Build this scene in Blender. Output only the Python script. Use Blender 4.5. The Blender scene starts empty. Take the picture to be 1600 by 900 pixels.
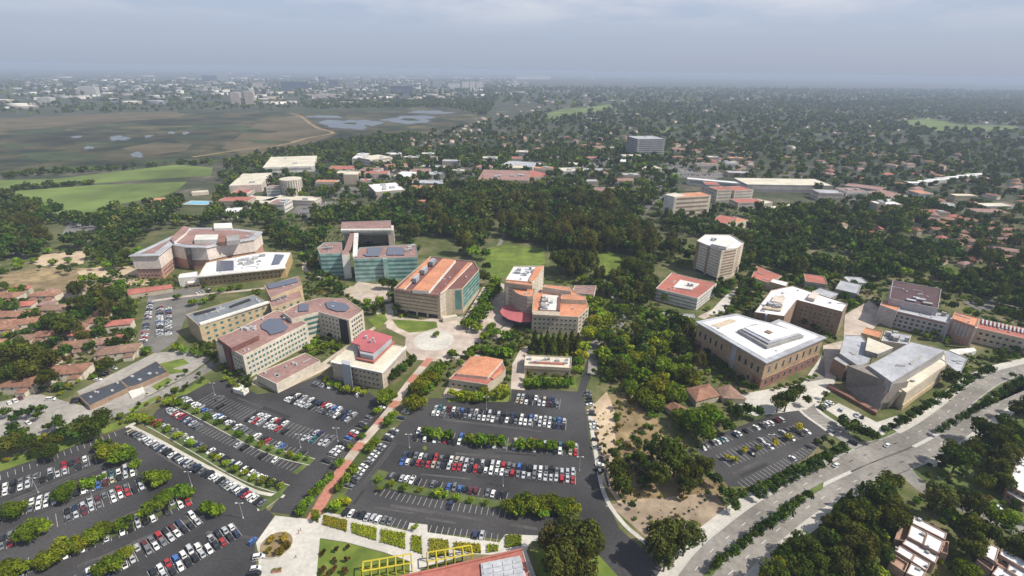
import bpy, bmesh, math, random
import numpy as np
from mathutils import Vector, Matrix

random.seed(7)
rng = np.random.default_rng(7)
SC = bpy.context.scene
COL = SC.collection

# ------------------------------------------------------------------ camera
CAM_H = 185.0
FPX = 800.0                                   # focal length for a 1600 px wide picture
PITCH = math.atan(340 / 800.0)
ROLL = math.atan(24 / 1600.0)
cr, sr = math.cos(ROLL), math.sin(ROLL)
cp, sp = math.cos(PITCH), math.sin(PITCH)
Rv = Vector((1, 0, 0)); Uv = Vector((0, sp, cp)); Fv = Vector((0, cp, -sp))
right = Rv * cr + Uv * sr
up = Uv * cr - Rv * sr
cam_d = bpy.data.cameras.new('camera')
cam_d.lens = 18.0; cam_d.sensor_width = 36.0
cam_d.clip_start = 1.0; cam_d.clip_end = 200000.0
cam = bpy.data.objects.new('camera', cam_d)
m = Matrix((right, up, -Fv)).transposed().to_4x4()
m.translation = Vector((0, 0, CAM_H))
cam.matrix_world = m
COL.objects.link(cam)
SC.camera = cam

# ------------------------------------------------------------------ sun, sky, exposure
SUN_EL = math.radians(50)
SUN_AZ = math.radians(101)                     # clockwise from the view direction (+y)
SUN_DIR = Vector((math.sin(SUN_AZ) * math.cos(SUN_EL), math.cos(SUN_AZ) * math.cos(SUN_EL), math.sin(SUN_EL)))
sd = bpy.data.lights.new('sun', 'SUN')
sd.energy = 4.7; sd.angle = math.radians(0.6); sd.color = (1.0, 0.94, 0.83)
sun = bpy.data.objects.new('sun', sd)
sun.rotation_euler = SUN_DIR.to_track_quat('Z', 'Y').to_euler()
sun.location = (300, 0, 600)
COL.objects.link(sun)

world = bpy.data.worlds.new('World')
SC.world = world
world.use_nodes = True
wn, wl = world.node_tree.nodes, world.node_tree.links
wn.clear()
w_out = wn.new('ShaderNodeOutputWorld'); w_bg = wn.new('ShaderNodeBackground')
sky = wn.new('ShaderNodeTexSky'); sky.sky_type = 'NISHITA'; sky.sun_disc = False
sky.sun_elevation = SUN_EL; sky.sun_rotation = SUN_AZ
sky.altitude = 200; sky.air_density = 1.3; sky.dust_density = 2.0; sky.ozone_density = 1.5
tc = wn.new('ShaderNodeTexCoord')
mp = wn.new('ShaderNodeMapping'); mp.inputs['Scale'].default_value = (1.6, 1.6, 7.0)
cn = wn.new('ShaderNodeTexNoise'); cn.inputs['Scale'].default_value = 2.2; cn.inputs['Detail'].default_value = 6; cn.inputs['Roughness'].default_value = 0.58
cramp = wn.new('ShaderNodeValToRGB')
cramp.color_ramp.elements[0].position = 0.43; cramp.color_ramp.elements[0].color = (0, 0, 0, 1)
cramp.color_ramp.elements[1].position = 0.64; cramp.color_ramp.elements[1].color = (1, 1, 1, 1)
sepz = wn.new('ShaderNodeSeparateXYZ')
zr = wn.new('ShaderNodeMapRange'); zr.inputs['From Min'].default_value = 0.055; zr.inputs['From Max'].default_value = 0.115
cm = wn.new('ShaderNodeMath'); cm.operation = 'MULTIPLY'
cm2 = wn.new('ShaderNodeMath'); cm2.operation = 'MULTIPLY'; cm2.inputs[1].default_value = 0.75
# overcast veil: thin marine layer that greys the whole sky, cloud streaks above it
veil = wn.new('ShaderNodeMix'); veil.data_type = 'RGBA'
vz = wn.new('ShaderNodeMapRange'); vz.inputs['From Min'].default_value = 0.22; vz.inputs['From Max'].default_value = 0.65; vz.inputs['To Min'].default_value = 0.85; vz.inputs['To Max'].default_value = 0.15
vg = wn.new('ShaderNodeMapRange'); vg.inputs['From Min'].default_value = -0.02; vg.inputs['From Max'].default_value = 0.10
vcol = wn.new('ShaderNodeMix'); vcol.data_type = 'RGBA'
vcol.inputs[6].default_value = (3.32, 3.86, 4.95, 1); vcol.inputs[7].default_value = (3.85, 4.52, 6.0, 1)
cmix = wn.new('ShaderNodeMix'); cmix.data_type = 'RGBA'
cmix.inputs[7].default_value = (6.5, 6.5, 6.9, 1)
wl.new(tc.outputs['Generated'], mp.inputs['Vector']); wl.new(mp.outputs['Vector'], cn.inputs['Vector'])
wl.new(cn.outputs['Fac'], cramp.inputs['Fac'])
wl.new(tc.outputs['Generated'], sepz.inputs[0]); wl.new(sepz.outputs['Z'], zr.inputs['Value'])
wl.new(cramp.outputs['Color'], cm.inputs[0]); wl.new(zr.outputs['Result'], cm.inputs[1])
wl.new(cm.outputs[0], cm2.inputs[0])
wl.new(sky.outputs['Color'], veil.inputs[6]); wl.new(sepz.outputs['Z'], vg.inputs['Value']); wl.new(vg.outputs['Result'], vcol.inputs[0]); wl.new(vcol.outputs[2], veil.inputs[7]); wl.new(sepz.outputs['Z'], vz.inputs['Value']); wl.new(vz.outputs['Result'], veil.inputs[0])
wl.new(veil.outputs[2], cmix.inputs[6]); wl.new(cm2.outputs[0], cmix.inputs[0])
wl.new(cmix.outputs[2], w_bg.inputs['Color'])
w_bg.inputs['Strength'].default_value = 0.095
wl.new(w_bg.outputs[0], w_out.inputs['Surface'])

HAZE_D = 0.00012
SC.view_settings.view_transform = 'Standard'
SC.view_settings.look = 'None'
SC.view_settings.exposure = 0.34
SC.view_settings.gamma = 1.0
SC.view_settings.use_curve_mapping = False
SC.cycles.use_denoising = True
SC.cycles.max_bounces = 5
SC.cycles.diffuse_bounces = 2
SC.cycles.glossy_bounces = 2
SC.cycles.transmission_bounces = 2
SC.cycles.volume_bounces = 0
SC.cycles.caustics_reflective = False
SC.cycles.caustics_refractive = False

# ------------------------------------------------------------------ pixel <-> ground helpers
def ray(px, py):
    x = (px - 800) / FPX; y = -(py - 450) / FPX
    x, y = cr * x - sr * y, sr * x + cr * y
    return (x, cp + y * sp, -sp + y * cp)

def G(px, py, z=0.0):
    """Point of the plane at height z seen at pixel (px, py) of the 1600x900 photograph."""
    d = ray(px, py); t = (CAM_H - z) / -d[2]
    return (d[0] * t, d[1] * t)

def proj(x, y, z=0.0):
    v = (x, y, z - CAM_H)
    D = cp * v[1] - sp * v[2]; Y = sp * v[1] + cp * v[2]
    if D < 1: return (-9999, -9999, D)
    a, b = v[0] / D, Y / D
    a, b = cr * a + sr * b, -sr * a + cr * b
    return (800 + FPX * a, 450 - FPX * b, D)

def height_of(base, roof):
    g = G(*base)
    return min((k * 0.1 for k in range(5, 700)), key=lambda z: abs(proj(g[0], g[1], z)[1] - roof[1]))

def GP(pts, z=0.0):
    return [G(p[0], p[1], z) for p in pts]

def area(poly):
    return 0.5 * sum(poly[i][0] * poly[(i + 1) % len(poly)][1] - poly[(i + 1) % len(poly)][0] * poly[i][1] for i in range(len(poly)))

def ccw(poly):
    return poly if area(poly) > 0 else poly[::-1]

def inside(x, y, poly):
    c = False; n = len(poly); j = n - 1
    for i in range(n):
        xi, yi = poly[i]; xj, yj = poly[j]
        if (yi > y) != (yj > y) and x < (xj - xi) * (y - yi) / (yj - yi) + xi:
            c = not c
        j = i
    return c

def smooth(pts, n=6):
    """Catmull-Rom through the points."""
    P = [np.array(p, float) for p in pts]
    P = [2 * P[0] - P[1]] + P + [2 * P[-1] - P[-2]]
    out = []
    for i in range(1, len(P) - 2):
        for k in range(n):
            t = k / n
            out.append(0.5 * ((2 * P[i]) + (-P[i - 1] + P[i + 1]) * t + (2 * P[i - 1] - 5 * P[i] + 4 * P[i + 1] - P[i + 2]) * t * t
                              + (-P[i - 1] + 3 * P[i] - 3 * P[i + 1] + P[i + 2]) * t ** 3))
    out.append(P[-2])
    return [tuple(p) for p in out]

def offset_line(pts, d):
    out = []
    for i, p in enumerate(pts):
        a = pts[max(0, i - 1)]; b = pts[min(len(pts) - 1, i + 1)]
        t = np.array(b) - np.array(a); L = np.hypot(*t) or 1
        nrm = np.array((-t[1], t[0])) / L
        out.append(tuple(np.array(p) + nrm * d))
    return out

def ribbon(pts, w0, w1):
    return offset_line(pts, w0) + offset_line(pts, w1)[::-1]

def inset(poly, d):
    """Move every edge of a ccw polygon inward by d."""
    n = len(poly); out = []
    for i in range(n):
        p0, p1, p2 = (np.array(poly[(i + k) % n]) for k in (-1, 0, 1))
        e1 = (p1 - p0) / (np.hypot(*(p1 - p0)) or 1); e2 = (p2 - p1) / (np.hypot(*(p2 - p1)) or 1)
        n1 = np.array((-e1[1], e1[0])); n2 = np.array((-e2[1], e2[0]))
        k = 1 + n1 @ n2
        out.append(tuple(p1 + (n1 + n2) * d / max(k, 0.4)))
    return out

BLOCKED = []                                   # footprints nothing may grow on
def block(poly, pad=0.0):
    poly = ccw(list(poly))
    if pad: poly = inset(poly, -pad)
    xs = [p[0] for p in poly]; ys = [p[1] for p in poly]
    BLOCKED.append((min(xs), max(xs), min(ys), max(ys), poly))

def is_blocked(x, y):
    for x0, x1, y0, y1, poly in BLOCKED:
        if x0 <= x <= x1 and y0 <= y <= y1 and inside(x, y, poly): return True
    return False

# ------------------------------------------------------------------ materials
def lin(c):
    return tuple((v / 255 / 12.92 if v / 255 <= 0.04045 else ((v / 255 + 0.055) / 1.055) ** 2.4) for v in c)

MATS = {}
def nmat(name, c0, c1, scale=0.3, detail=4, rough=0.85, lo=0.35, hi=0.65, big=None, bump=0.0, metallic=0.0, spec=0.3, c2=None):
    """Principled material whose base colour runs between c0 and c1 (linear) over a noise; big = (scale, dark) adds broad stains."""
    if name in MATS: return MATS[name]
    mt = bpy.data.materials.new(name); mt.use_nodes = True
    N, L = mt.node_tree.nodes, mt.node_tree.links
    b = N['Principled BSDF']
    b.inputs['Roughness'].default_value = rough; b.inputs['Metallic'].default_value = metallic
    b.inputs['Specular IOR Level'].default_value = spec
    g = N.new('ShaderNodeNewGeometry')
    nz = N.new('ShaderNodeTexNoise'); nz.inputs['Scale'].default_value = scale; nz.inputs['Detail'].default_value = detail
    nz.inputs['Roughness'].default_value = 0.6
    L.new(g.outputs['Position'], nz.inputs['Vector'])
    r = N.new('ShaderNodeValToRGB')
    r.color_ramp.elements[0].position = lo; r.color_ramp.elements[0].color = (*c0, 1)
    r.color_ramp.elements[1].position = hi; r.color_ramp.elements[1].color = (*c1, 1)
    if c2 is not None:
        e = r.color_ramp.elements.new(min(hi + 0.14, 0.98)); e.color = (*c2, 1)
    L.new(nz.outputs['Fac'], r.inputs['Fac'])
    out = r.outputs['Color']
    if big:
        n2 = N.new('ShaderNodeTexNoise'); n2.inputs['Scale'].default_value = big[0]; n2.inputs['Detail'].default_value = 5
        L.new(g.outputs['Position'], n2.inputs['Vector'])
        mr = N.new('ShaderNodeMapRange'); mr.inputs['From Min'].default_value = 0.35; mr.inputs['From Max'].default_value = 0.65
        mr.inputs['To Min'].default_value = big[1]; mr.inputs['To Max'].default_value = big[2] if len(big) > 2 else 1.05
        L.new(n2.outputs['Fac'], mr.inputs['Value'])
        mx = N.new('ShaderNodeMix'); mx.data_type = 'RGBA'; mx.blend_type = 'MULTIPLY'; mx.inputs[0].default_value = 1
        L.new(out, mx.inputs[6]); L.new(mr.outputs['Result'], mx.inputs[7]); out = mx.outputs[2]
    L.new(out, b.inputs['Base Color'])
    if bump:
        bp = N.new('ShaderNodeBump'); bp.inputs['Strength'].default_value = bump; bp.inputs['Distance'].default_value = 0.3
        L.new(nz.outputs['Fac'], bp.inputs['Height']); L.new(bp.outputs['Normal'], b.inputs['Normal'])
    MATS[name] = mt
    return mt

def tone(name, c, var=0.14, rough=0.8, scale=0.5, big=(0.06, 0.82), spec=0.3, metallic=0.0):
    """A single colour (linear) with slight mottling."""
    return nmat(name, tuple(v * (1 - var) for v in c), tuple(v * (1 + var) for v in c), scale, 4, rough, big=big, spec=spec, metallic=metallic)

def attr_mat(name, rough=0.8, spec=0.25, coat=0.0):
    if name in MATS: return MATS[name]
    mt = bpy.data.materials.new(name); mt.use_nodes = True
    N, L = mt.node_tree.nodes, mt.node_tree.links
    b = N['Principled BSDF']; b.inputs['Roughness'].default_value = rough; b.inputs['Specular IOR Level'].default_value = spec
    if coat: b.inputs['Coat Weight'].default_value = coat
    a = N.new('ShaderNodeAttribute'); a.attribute_name = 'tint'
    L.new(a.outputs['Color'], b.inputs['Base Color'])
    MATS[name] = mt
    return mt

def leaf_mat(name, transl=0.22):
    """Leaf clumps: the mesh's own leaf tint, shifted a little from plant to plant."""
    if name in MATS: return MATS[name]
    mt = bpy.data.materials.new(name); mt.use_nodes = True
    N, L = mt.node_tree.nodes, mt.node_tree.links
    N.clear()
    o = N.new('ShaderNodeOutputMaterial'); d = N.new('ShaderNodeBsdfDiffuse'); t = N.new('ShaderNodeBsdfTranslucent')
    mx = N.new('ShaderNodeMixShader'); mx.inputs[0].default_value = transl
    a = N.new('ShaderNodeAttribute'); a.attribute_name = 'tint'
    oi = N.new('ShaderNodeObjectInfo')
    hs = N.new('ShaderNodeHueSaturation')
    r1 = N.new('ShaderNodeMapRange'); r1.inputs['To Min'].default_value = 0.462; r1.inputs['To Max'].default_value = 0.525
    r2 = N.new('ShaderNodeMapRange'); r2.inputs['To Min'].default_value = 0.68; r2.inputs['To Max'].default_value = 1.2
    mu = N.new('ShaderNodeMath'); mu.operation = 'MULTIPLY'; mu.inputs[1].default_value = 7.31
    fr = N.new('ShaderNodeMath'); fr.operation = 'FRACT'
    L.new(oi.outputs['Random'], r1.inputs['Value']); L.new(oi.outputs['Random'], mu.inputs[0]); L.new(mu.outputs[0], fr.inputs[0]); L.new(fr.outputs[0], r2.inputs['Value'])
    L.new(r1.outputs['Result'], hs.inputs['Hue']); L.new(r2.outputs['Result'], hs.inputs['Value'])
    L.new(a.outputs['Color'], hs.inputs['Color'])
    L.new(hs.outputs['Color'], d.inputs['Color']); L.new(hs.outputs['Color'], t.inputs['Color'])
    L.new(d.outputs[0], mx.inputs[1]); L.new(t.outputs[0], mx.inputs[2]); L.new(mx.outputs[0], o.inputs['Surface'])
    MATS[name] = mt
    return mt

def glass(name, c, rough=0.12):
    return nmat(name, tuple(v * 0.8 for v in c), tuple(v * 1.25 for v in c), 0.15, 2, rough, spec=0.6)

M_ASPH = nmat('asphalt', (0.036, 0.0345, 0.036), (0.054, 0.052, 0.053), 0.9, 8, 0.92, big=(0.022, 0.62, 1.38), bump=0.05)
M_PATCH = nmat('asphalt_repair', (0.026, 0.026, 0.027), (0.036, 0.035, 0.035), 0.8, 6, 0.9)
M_PATCH2 = nmat('faded_asphalt', (0.062, 0.059, 0.058), (0.086, 0.082, 0.079), 0.6, 7, 0.92, big=(0.05, 0.75, 1.2))
M_ASPH_OLD = nmat('worn_asphalt', (0.125, 0.118, 0.110), (0.175, 0.165, 0.152), 0.5, 8, 0.92, big=(0.05, 0.7, 1.12))
M_ROAD = nmat('road_asphalt', (0.185, 0.172, 0.157), (0.255, 0.238, 0.216), 0.4, 8, 0.92, big=(0.03, 0.62, 1.18))
M_CONC = nmat('pale_concrete', (0.43, 0.41, 0.37), (0.54, 0.51, 0.46), 0.5, 6, 0.9, big=(0.06, 0.82, 1.06))
M_PAVE = nmat('pink_paving', (0.36, 0.29, 0.24), (0.50, 0.43, 0.37), 0.14, 5, 0.9, big=(0.05, 0.84, 1.06))
M_BRICK = nmat('red_brick_paving', (0.34, 0.145, 0.105), (0.44, 0.20, 0.145), 0.6, 5, 0.9)
M_KERB = nmat('kerb_concrete', (0.36, 0.34, 0.31), (0.46, 0.44, 0.40), 0.6, 4, 0.9)
M_LAWN = nmat('mown_lawn', (0.085, 0.130, 0.018), (0.145, 0.185, 0.030), 0.12, 6, 0.95, big=(0.03, 0.75, 1.15))
M_FIELD = nmat('sports_turf', (0.090, 0.135, 0.030), (0.135, 0.175, 0.045), 0.03, 9, 0.95, lo=0.3, hi=0.7, big=(0.009, 0.62, 1.25))
M_DRYGR = nmat('dry_grass', (0.17, 0.125, 0.062), (0.30, 0.225, 0.125), 0.12, 7, 0.95, big=(0.03, 0.7, 1.15))
M_DIRT = nmat('bare_dirt', (0.40, 0.30, 0.20), (0.52, 0.41, 0.285), 0.18, 7, 0.95, big=(0.05, 0.8, 1.1))
M_VERGE = nmat('green_verge', (0.055, 0.085, 0.022), (0.115, 0.145, 0.042), 0.25, 6, 0.95, big=(0.05, 0.7, 1.15))
M_WHITE = tone('white_line_paint', (0.50, 0.50, 0.49), 0.1)
M_GRAVEL = nmat('gravel_yard', (0.26, 0.24, 0.22), (0.36, 0.335, 0.30), 0.3, 6, 0.95, big=(0.04, 0.8, 1.1))
M_MARSH = nmat('marsh_ground', (0.013, 0.022, 0.008), (0.062, 0.056, 0.024), 0.009, 12, 0.95, lo=0.42, hi=0.56, big=(0.003, 0.45, 1.45), c2=(0.13, 0.105, 0.06))
M_MARSHB = nmat('dry_marsh_ground', (0.064, 0.054, 0.027), (0.120, 0.096, 0.055), 0.008, 8, 0.95, big=(0.003, 0.7, 1.2))
M_REED = nmat('reed_green', (0.020, 0.034, 0.012), (0.050, 0.064, 0.024), 0.02, 8, 0.95, big=(0.006, 0.6, 1.3))
M_WATER = nmat('pond_water', (0.055, 0.068, 0.082), (0.10, 0.115, 0.13), 0.012, 6, 0.3, spec=0.4)
M_MUD = nmat('wet_mud', (0.045, 0.043, 0.030), (0.075, 0.068, 0.048), 0.02, 6, 0.8)
M_WALL_WOOD = tone('tree_bark', (0.14, 0.105, 0.075), 0.2)

# the plain: far city and gardens seen at a grazing angle
def ground_mat():
    mt = bpy.data.materials.new('plain_ground'); mt.use_nodes = True
    N, L = mt.node_tree.nodes, mt.node_tree.links
    b = N['Principled BSDF']; b.inputs['Roughness'].default_value = 0.95; b.inputs['Specular IOR Level'].default_value = 0.1
    g = N.new('ShaderNodeNewGeometry')
    def noise(s, d=6, r=0.6):
        n = N.new('ShaderNodeTexNoise'); n.inputs['Scale'].default_value = s; n.inputs['Detail'].default_value = d; n.inputs['Roughness'].default_value = r
        L.new(g.outputs['Position'], n.inputs['Vector']); return n.outputs['Fac']
    def ramp(v, stops):
        r = N.new('ShaderNodeValToRGB')
        while len(r.color_ramp.elements) > 1: r.color_ramp.elements.remove(r.color_ramp.elements[-1])
        r.color_ramp.elements[0].position = stops[0][0]; r.color_ramp.elements[0].color = (*stops[0][1], 1)
        for p, c in stops[1:]:
            e = r.color_ramp.elements.new(p); e.color = (*c, 1)
        L.new(v, r.inputs['Fac']); return r.outputs['Color']
    near = ramp(noise(0.045, 8, 0.65), [(0.30, (0.040, 0.058, 0.018)), (0.48, (0.085, 0.100, 0.034)), (0.60, (0.15, 0.135, 0.07)), (0.74, (0.24, 0.20, 0.135))])
    far = ramp(noise(0.012, 10, 0.7), [(0.34, (0.030, 0.042, 0.024)), (0.50, (0.050, 0.058, 0.036)), (0.60, (0.10, 0.092, 0.072)), (0.70, (0.25, 0.22, 0.19))])
    sx = N.new('ShaderNodeSeparateXYZ'); L.new(g.outputs['Position'], sx.inputs[0])
    mr = N.new('ShaderNodeMapRange'); mr.inputs['From Min'].default_value = 500; mr.inputs['From Max'].default_value = 900
    L.new(sx.outputs['Y'], mr.inputs['Value'])
    mx = N.new('ShaderNodeMix'); mx.data_type = 'RGBA'
    L.new(mr.outputs['Result'], mx.inputs[0]); L.new(near, mx.inputs[6]); L.new(far, mx.inputs[7])
    L.new(mx.outputs[2], b.inputs['Base Color'])
    return mt
M_GROUND = ground_mat()

# ------------------------------------------------------------------ mesh builder and tagging
class MB:
    def __init__(s): s.v = []; s.f = []; s.m = []
    def face(s, pts, mi=0):
        i = len(s.v); s.v += [tuple(p) for p in pts]; s.f.append(list(range(i, i + len(pts)))); s.m.append(mi); return s
    def sheet(s, poly, z, mi=0):
        return s.face([(p[0], p[1], z) for p in ccw(list(poly))], mi)
    def sides(s, poly, z0, z1, mi=0, poly2=None):
        poly = list(poly); poly2 = poly2 or poly; n = len(poly)
        for i in range(n):
            a, b = poly[i], poly[(i + 1) % n]; c, d = poly2[(i + 1) % n], poly2[i]
            s.face([(a[0], a[1], z0), (b[0], b[1], z0), (c[0], c[1], z1), (d[0], d[1], z1)], mi)
        return s
    def prism(s, poly, z0, z1, mi=0, mt=None, bottom=False):
        poly = ccw(list(poly)); s.sides(poly, z0, z1, mi); s.sheet(poly, z1, mi if mt is None else mt)
        if bottom: s.face([(p[0], p[1], z0) for p in poly[::-1]], mi)
        return s
    def box(s, c, size, rot=0.0, mi=0, z0=0.0):
        """centre (x, y), size (sx, sy, sz) standing on z0"""
        ca, sa = math.cos(rot), math.sin(rot)
        q = [(c[0] + ca * x - sa * y, c[1] + sa * x + ca * y) for x, y in ((-size[0] / 2, -size[1] / 2), (size[0] / 2, -size[1] / 2), (size[0] / 2, size[1] / 2), (-size[0] / 2, size[1] / 2))]
        return s.prism(q, z0, z0 + size[2], mi, bottom=True)
    def bar(s, a, b, w, mi=0):
        """square bar from point a to point b"""
        a, b = Vector(a), Vector(b); t = (b - a).normalized()
        u = t.orthogonal().normalized() * w / 2; v = t.cross(u).normalized() * w / 2
        A = [a + u + v, a - u + v, a - u - v, a + u - v]; B = [p + (b - a) for p in A]
        for i in range(4): s.face([A[i], A[(i + 1) % 4], B[(i + 1) % 4], B[i]], mi)
        s.face(A[::-1], mi); s.face(B, mi); return s
    def tube(s, c, r0, r1, z0, z1, n=10, mi=0, cap=True):
        A = [(c[0] + r0 * math.cos(2 * math.pi * k / n), c[1] + r0 * math.sin(2 * math.pi * k / n)) for k in range(n)]
        B = [(c[0] + r1 * math.cos(2 * math.pi * k / n), c[1] + r1 * math.sin(2 * math.pi * k / n)) for k in range(n)]
        s.sides(A, z0, z1, mi, B)
        if cap: s.sheet(B, z1, mi)
        return s
    def mesh(s, name, mats):
        me = bpy.data.meshes.new(name)
        me.from_pydata(s.v, [], s.f)
        for mm in (mats if isinstance(mats, (list, tuple)) else [mats]): me.materials.append(mm)
        me.polygons.foreach_set('material_index', s.m)
        me.update()
        return me
    def build(s, name, mats, parent=None):
        if parent is not None:
            l = parent.location
            s.v = [(p[0] - l.x, p[1] - l.y, p[2] - l.z) for p in s.v]
        o = bpy.data.objects.new(name, s.mesh(name, mats))
        COL.objects.link(o)
        if parent is not None: o.parent = parent
        return o

def np_mesh(name, V, F, mats, tint=None):
    """Mesh of quads from numpy arrays; tint = one colour per face."""
    me = bpy.data.meshes.new(name)
    nv, nf = len(V), len(F)
    k = F.shape[1]
    me.vertices.add(nv); me.vertices.foreach_set('co', np.ascontiguousarray(V, np.float32).ravel())
    me.loops.add(nf * k); me.loops.foreach_set('vertex_index', np.ascontiguousarray(F, np.int32).ravel())
    me.polygons.add(nf); me.polygons.foreach_set('loop_start', np.arange(0, nf * k, k, dtype=np.int32))
    me.update(calc_edges=True)
    if tint is not None:
        a = me.attributes.new('tint', 'FLOAT_COLOR', 'FACE')
        c = np.ones((nf, 4), np.float32); c[:, :3] = tint
        a.data.foreach_set('color', c.ravel())
    for mm in (mats if isinstance(mats, (list, tuple)) else [mats]): me.materials.append(mm)
    return me

THINGS = []
def tag(o, label, cat, group=None, at=None):
    o['label'] = label; o['category'] = cat
    if group: o['group'] = group
    p = at or (o.location.x, o.location.y, o.location.z)
    THINGS.append((o, label, proj(*p)))
    return o

def thing(name, label, cat, x, y, z=0.0, rz=0.0, group=None):
    o = bpy.data.objects.new(name, None); COL.objects.link(o)
    o.empty_display_size = 1.0
    o.location = (x, y, z); o.rotation_euler = (0, 0, rz)
    return tag(o, label, cat, group)

def structure(name, mb, mats, label, kind='structure', cat=None):
    o = mb.build(name, mats); o['kind'] = kind; o['label'] = label; o['category'] = cat or name.replace('_', ' ')
    return o

def link(name, me, parent=None, loc=(0, 0, 0), rz=0.0, scale=None):
    o = bpy.data.objects.new(name, me); COL.objects.link(o)
    if parent is not None: o.parent = parent
    o.location = loc; o.rotation_euler = (0, 0, rz)
    if scale: o.scale = scale
    return o

# ------------------------------------------------------------------ ground and surfaces
R = 70000.0
mbg = MB().sheet([(-R, -600), (R, -600), (R, R), (-R, R)], 0.0)
structure('ground', mbg, M_GROUND, 'green and brown plain of gardens and town reaching to the horizon')

def surface(name, polys, z, mat, label, px=True, blk=True, thick=False, kz=0.0):
    mb = MB()
    for i, p in enumerate(polys):
        w = GP(p) if px else p
        if blk: block(w)
        zz = z + (0.003 if len(polys) < 14 else 0.0002) * i
        if thick: mb.prism(w, 0.0, zz)
        else: mb.sheet(w, zz)
    return structure(name, mb, mat, label)

# far land
surface('marsh', [[(-400, 196), (0, 186), (275, 176), (430, 172), (480, 170), (700, 168), (760, 182), (700, 205), (560, 214), (345, 252), (0, 273), (-400, 300)]], 0.15, M_MARSH, 'dark green and brown marsh with dykes and small ponds')
surface('dry_marsh', [[(-400, 200), (0, 188), (150, 178), (276, 174), (284, 184), (150, 192), (0, 207), (-400, 222)],
                      [(345, 232), (372, 214), (400, 194), (440, 183), (470, 179), (500, 198), (530, 209), (480, 226), (430, 234), (380, 240)],
                      [(190, 232), (245, 222), (300, 226), (290, 236), (220, 244)]], 0.30, M_MARSHB, 'dry brown fields between the marsh and the business district')
def pool(cx, cy, rx, ry, seed, n=40):
    """Ragged shore line round a pixel, drawn as a closed ground polygon."""
    rr = random.Random(seed); ph = [rr.uniform(0, 6.28) for _ in range(5)]; out = []
    for k in range(n):
        t = 2 * math.pi * k / n; q = 1 + 0.16 * math.sin(2 * t + ph[0]) + 0.13 * math.sin(3 * t + ph[1]) + 0.10 * math.sin(5 * t + ph[2]) + 0.07 * math.sin(9 * t + ph[3])
        out.append((cx + rx * q * math.cos(t), cy + ry * q * math.sin(t)))
    return out
surface('pond_margin', [pool(548, 194, 46.2, 10.4, 3), pool(640, 187, 46.2, 7.3, 5), pool(508, 182.5, 28.9, 3.4, 1), pool(672, 175.5, 37.8, 3.7, 2), pool(186, 216, 15.8, 5.6, 4), pool(214, 242, 13.3, 5.1, 6), pool(139, 231, 9.1, 3.7, 7), pool(268, 207.5, 6.5, 3.2, 8), pool(290, 208, 6.5, 3.2, 9), pool(232, 213, 8.2, 2.7, 10), pool(120, 214, 9.9, 2.6, 12)],
        0.40, M_MUD, 'muddy reed margins of the marsh ponds', blk=False)
surface('pond', [pool(548, 194, 39.6, 8.1, 3), pool(640, 187, 39.6, 5.5, 5), pool(508, 182.5, 24, 2.2, 1), pool(672, 175.5, 32, 2.4, 2), pool(186, 216, 12.8, 4.0, 4), pool(214, 242, 10.5, 3.6, 6), pool(139, 231, 6.8, 2.4, 7), pool(268, 207.5, 4.5, 2, 8), pool(290, 208, 4.5, 2, 9), pool(232, 213, 6.0, 1.6, 10), pool(120, 214, 7.5, 1.5, 12)],
        0.45, M_WATER, 'still grey blue ponds in the marsh')
surface('reed_bank', [pool(548, 193, 9, 1.8, 21), pool(575, 197, 6, 1.2, 22), pool(640, 187, 14, 1.8, 23), pool(60, 205, 60, 3, 24), pool(330, 200, 60, 4, 25), pool(90, 245, 70, 6, 26), pool(300, 215, 40, 3, 27), pool(160, 226, 40, 2.5, 28), pool(30, 228, 30, 4, 29), pool(250, 252, 50, 4, 30), pool(400, 205, 30, 3, 31), pool(420, 222, 30, 3, 32), pool(600, 170, 60, 3.5, 33), pool(480, 172, 60, 2.5, 34), pool(180, 196, 50, 2, 35), pool(120, 262, 60, 3, 36)],
        0.5, M_REED, 'dark green reeds along the marsh water', blk=False)
surface('dyke_path', [ribbon(smooth(GP([(455, 178), (470, 182), (484, 193), (498, 201), (520, 208), (480, 216), (440, 227), (380, 234), (300, 246)]), 5), -6, 6)], 0.6, M_DRYGR, 'pale dirt path on the dyke round the ponds', px=False)
surface('far_field', [[(845, 180), (880, 170), (915, 168), (920, 176), (880, 184), (862, 190)], [(905, 170), (950, 163), (962, 168), (935, 175)],
                      [(1010, 204), (1050, 198), (1064, 203), (1040, 207)], [(1400, 190), (1450, 185), (1500, 195), (1590, 197), (1590, 203), (1460, 205)]],
        0.3, M_FIELD, 'mown green golf and park fields among the far suburbs')
surface('sports_field', [[(15, 299), (150, 289), (292, 284), (278, 297), (253, 307), (190, 318), (150, 341), (102, 341), (64, 326)],
                         [(-60, 284), (90, 279), (160, 271), (276, 257), (332, 262), (330, 274), (230, 281), (100, 290), (-60, 298)]],
        0.1, M_FIELD, 'bright green mown sports fields beside the marsh')
surface('park_lawn', [[(750, 391), (785, 382), (850, 388), (852, 412), (800, 430), (765, 438)], [(928, 392), (960, 395), (992, 402), (1000, 425), (960, 440), (938, 428)]], 0.05, M_LAWN, 'sunlit green lawn in the middle of the tree filled park')

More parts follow.
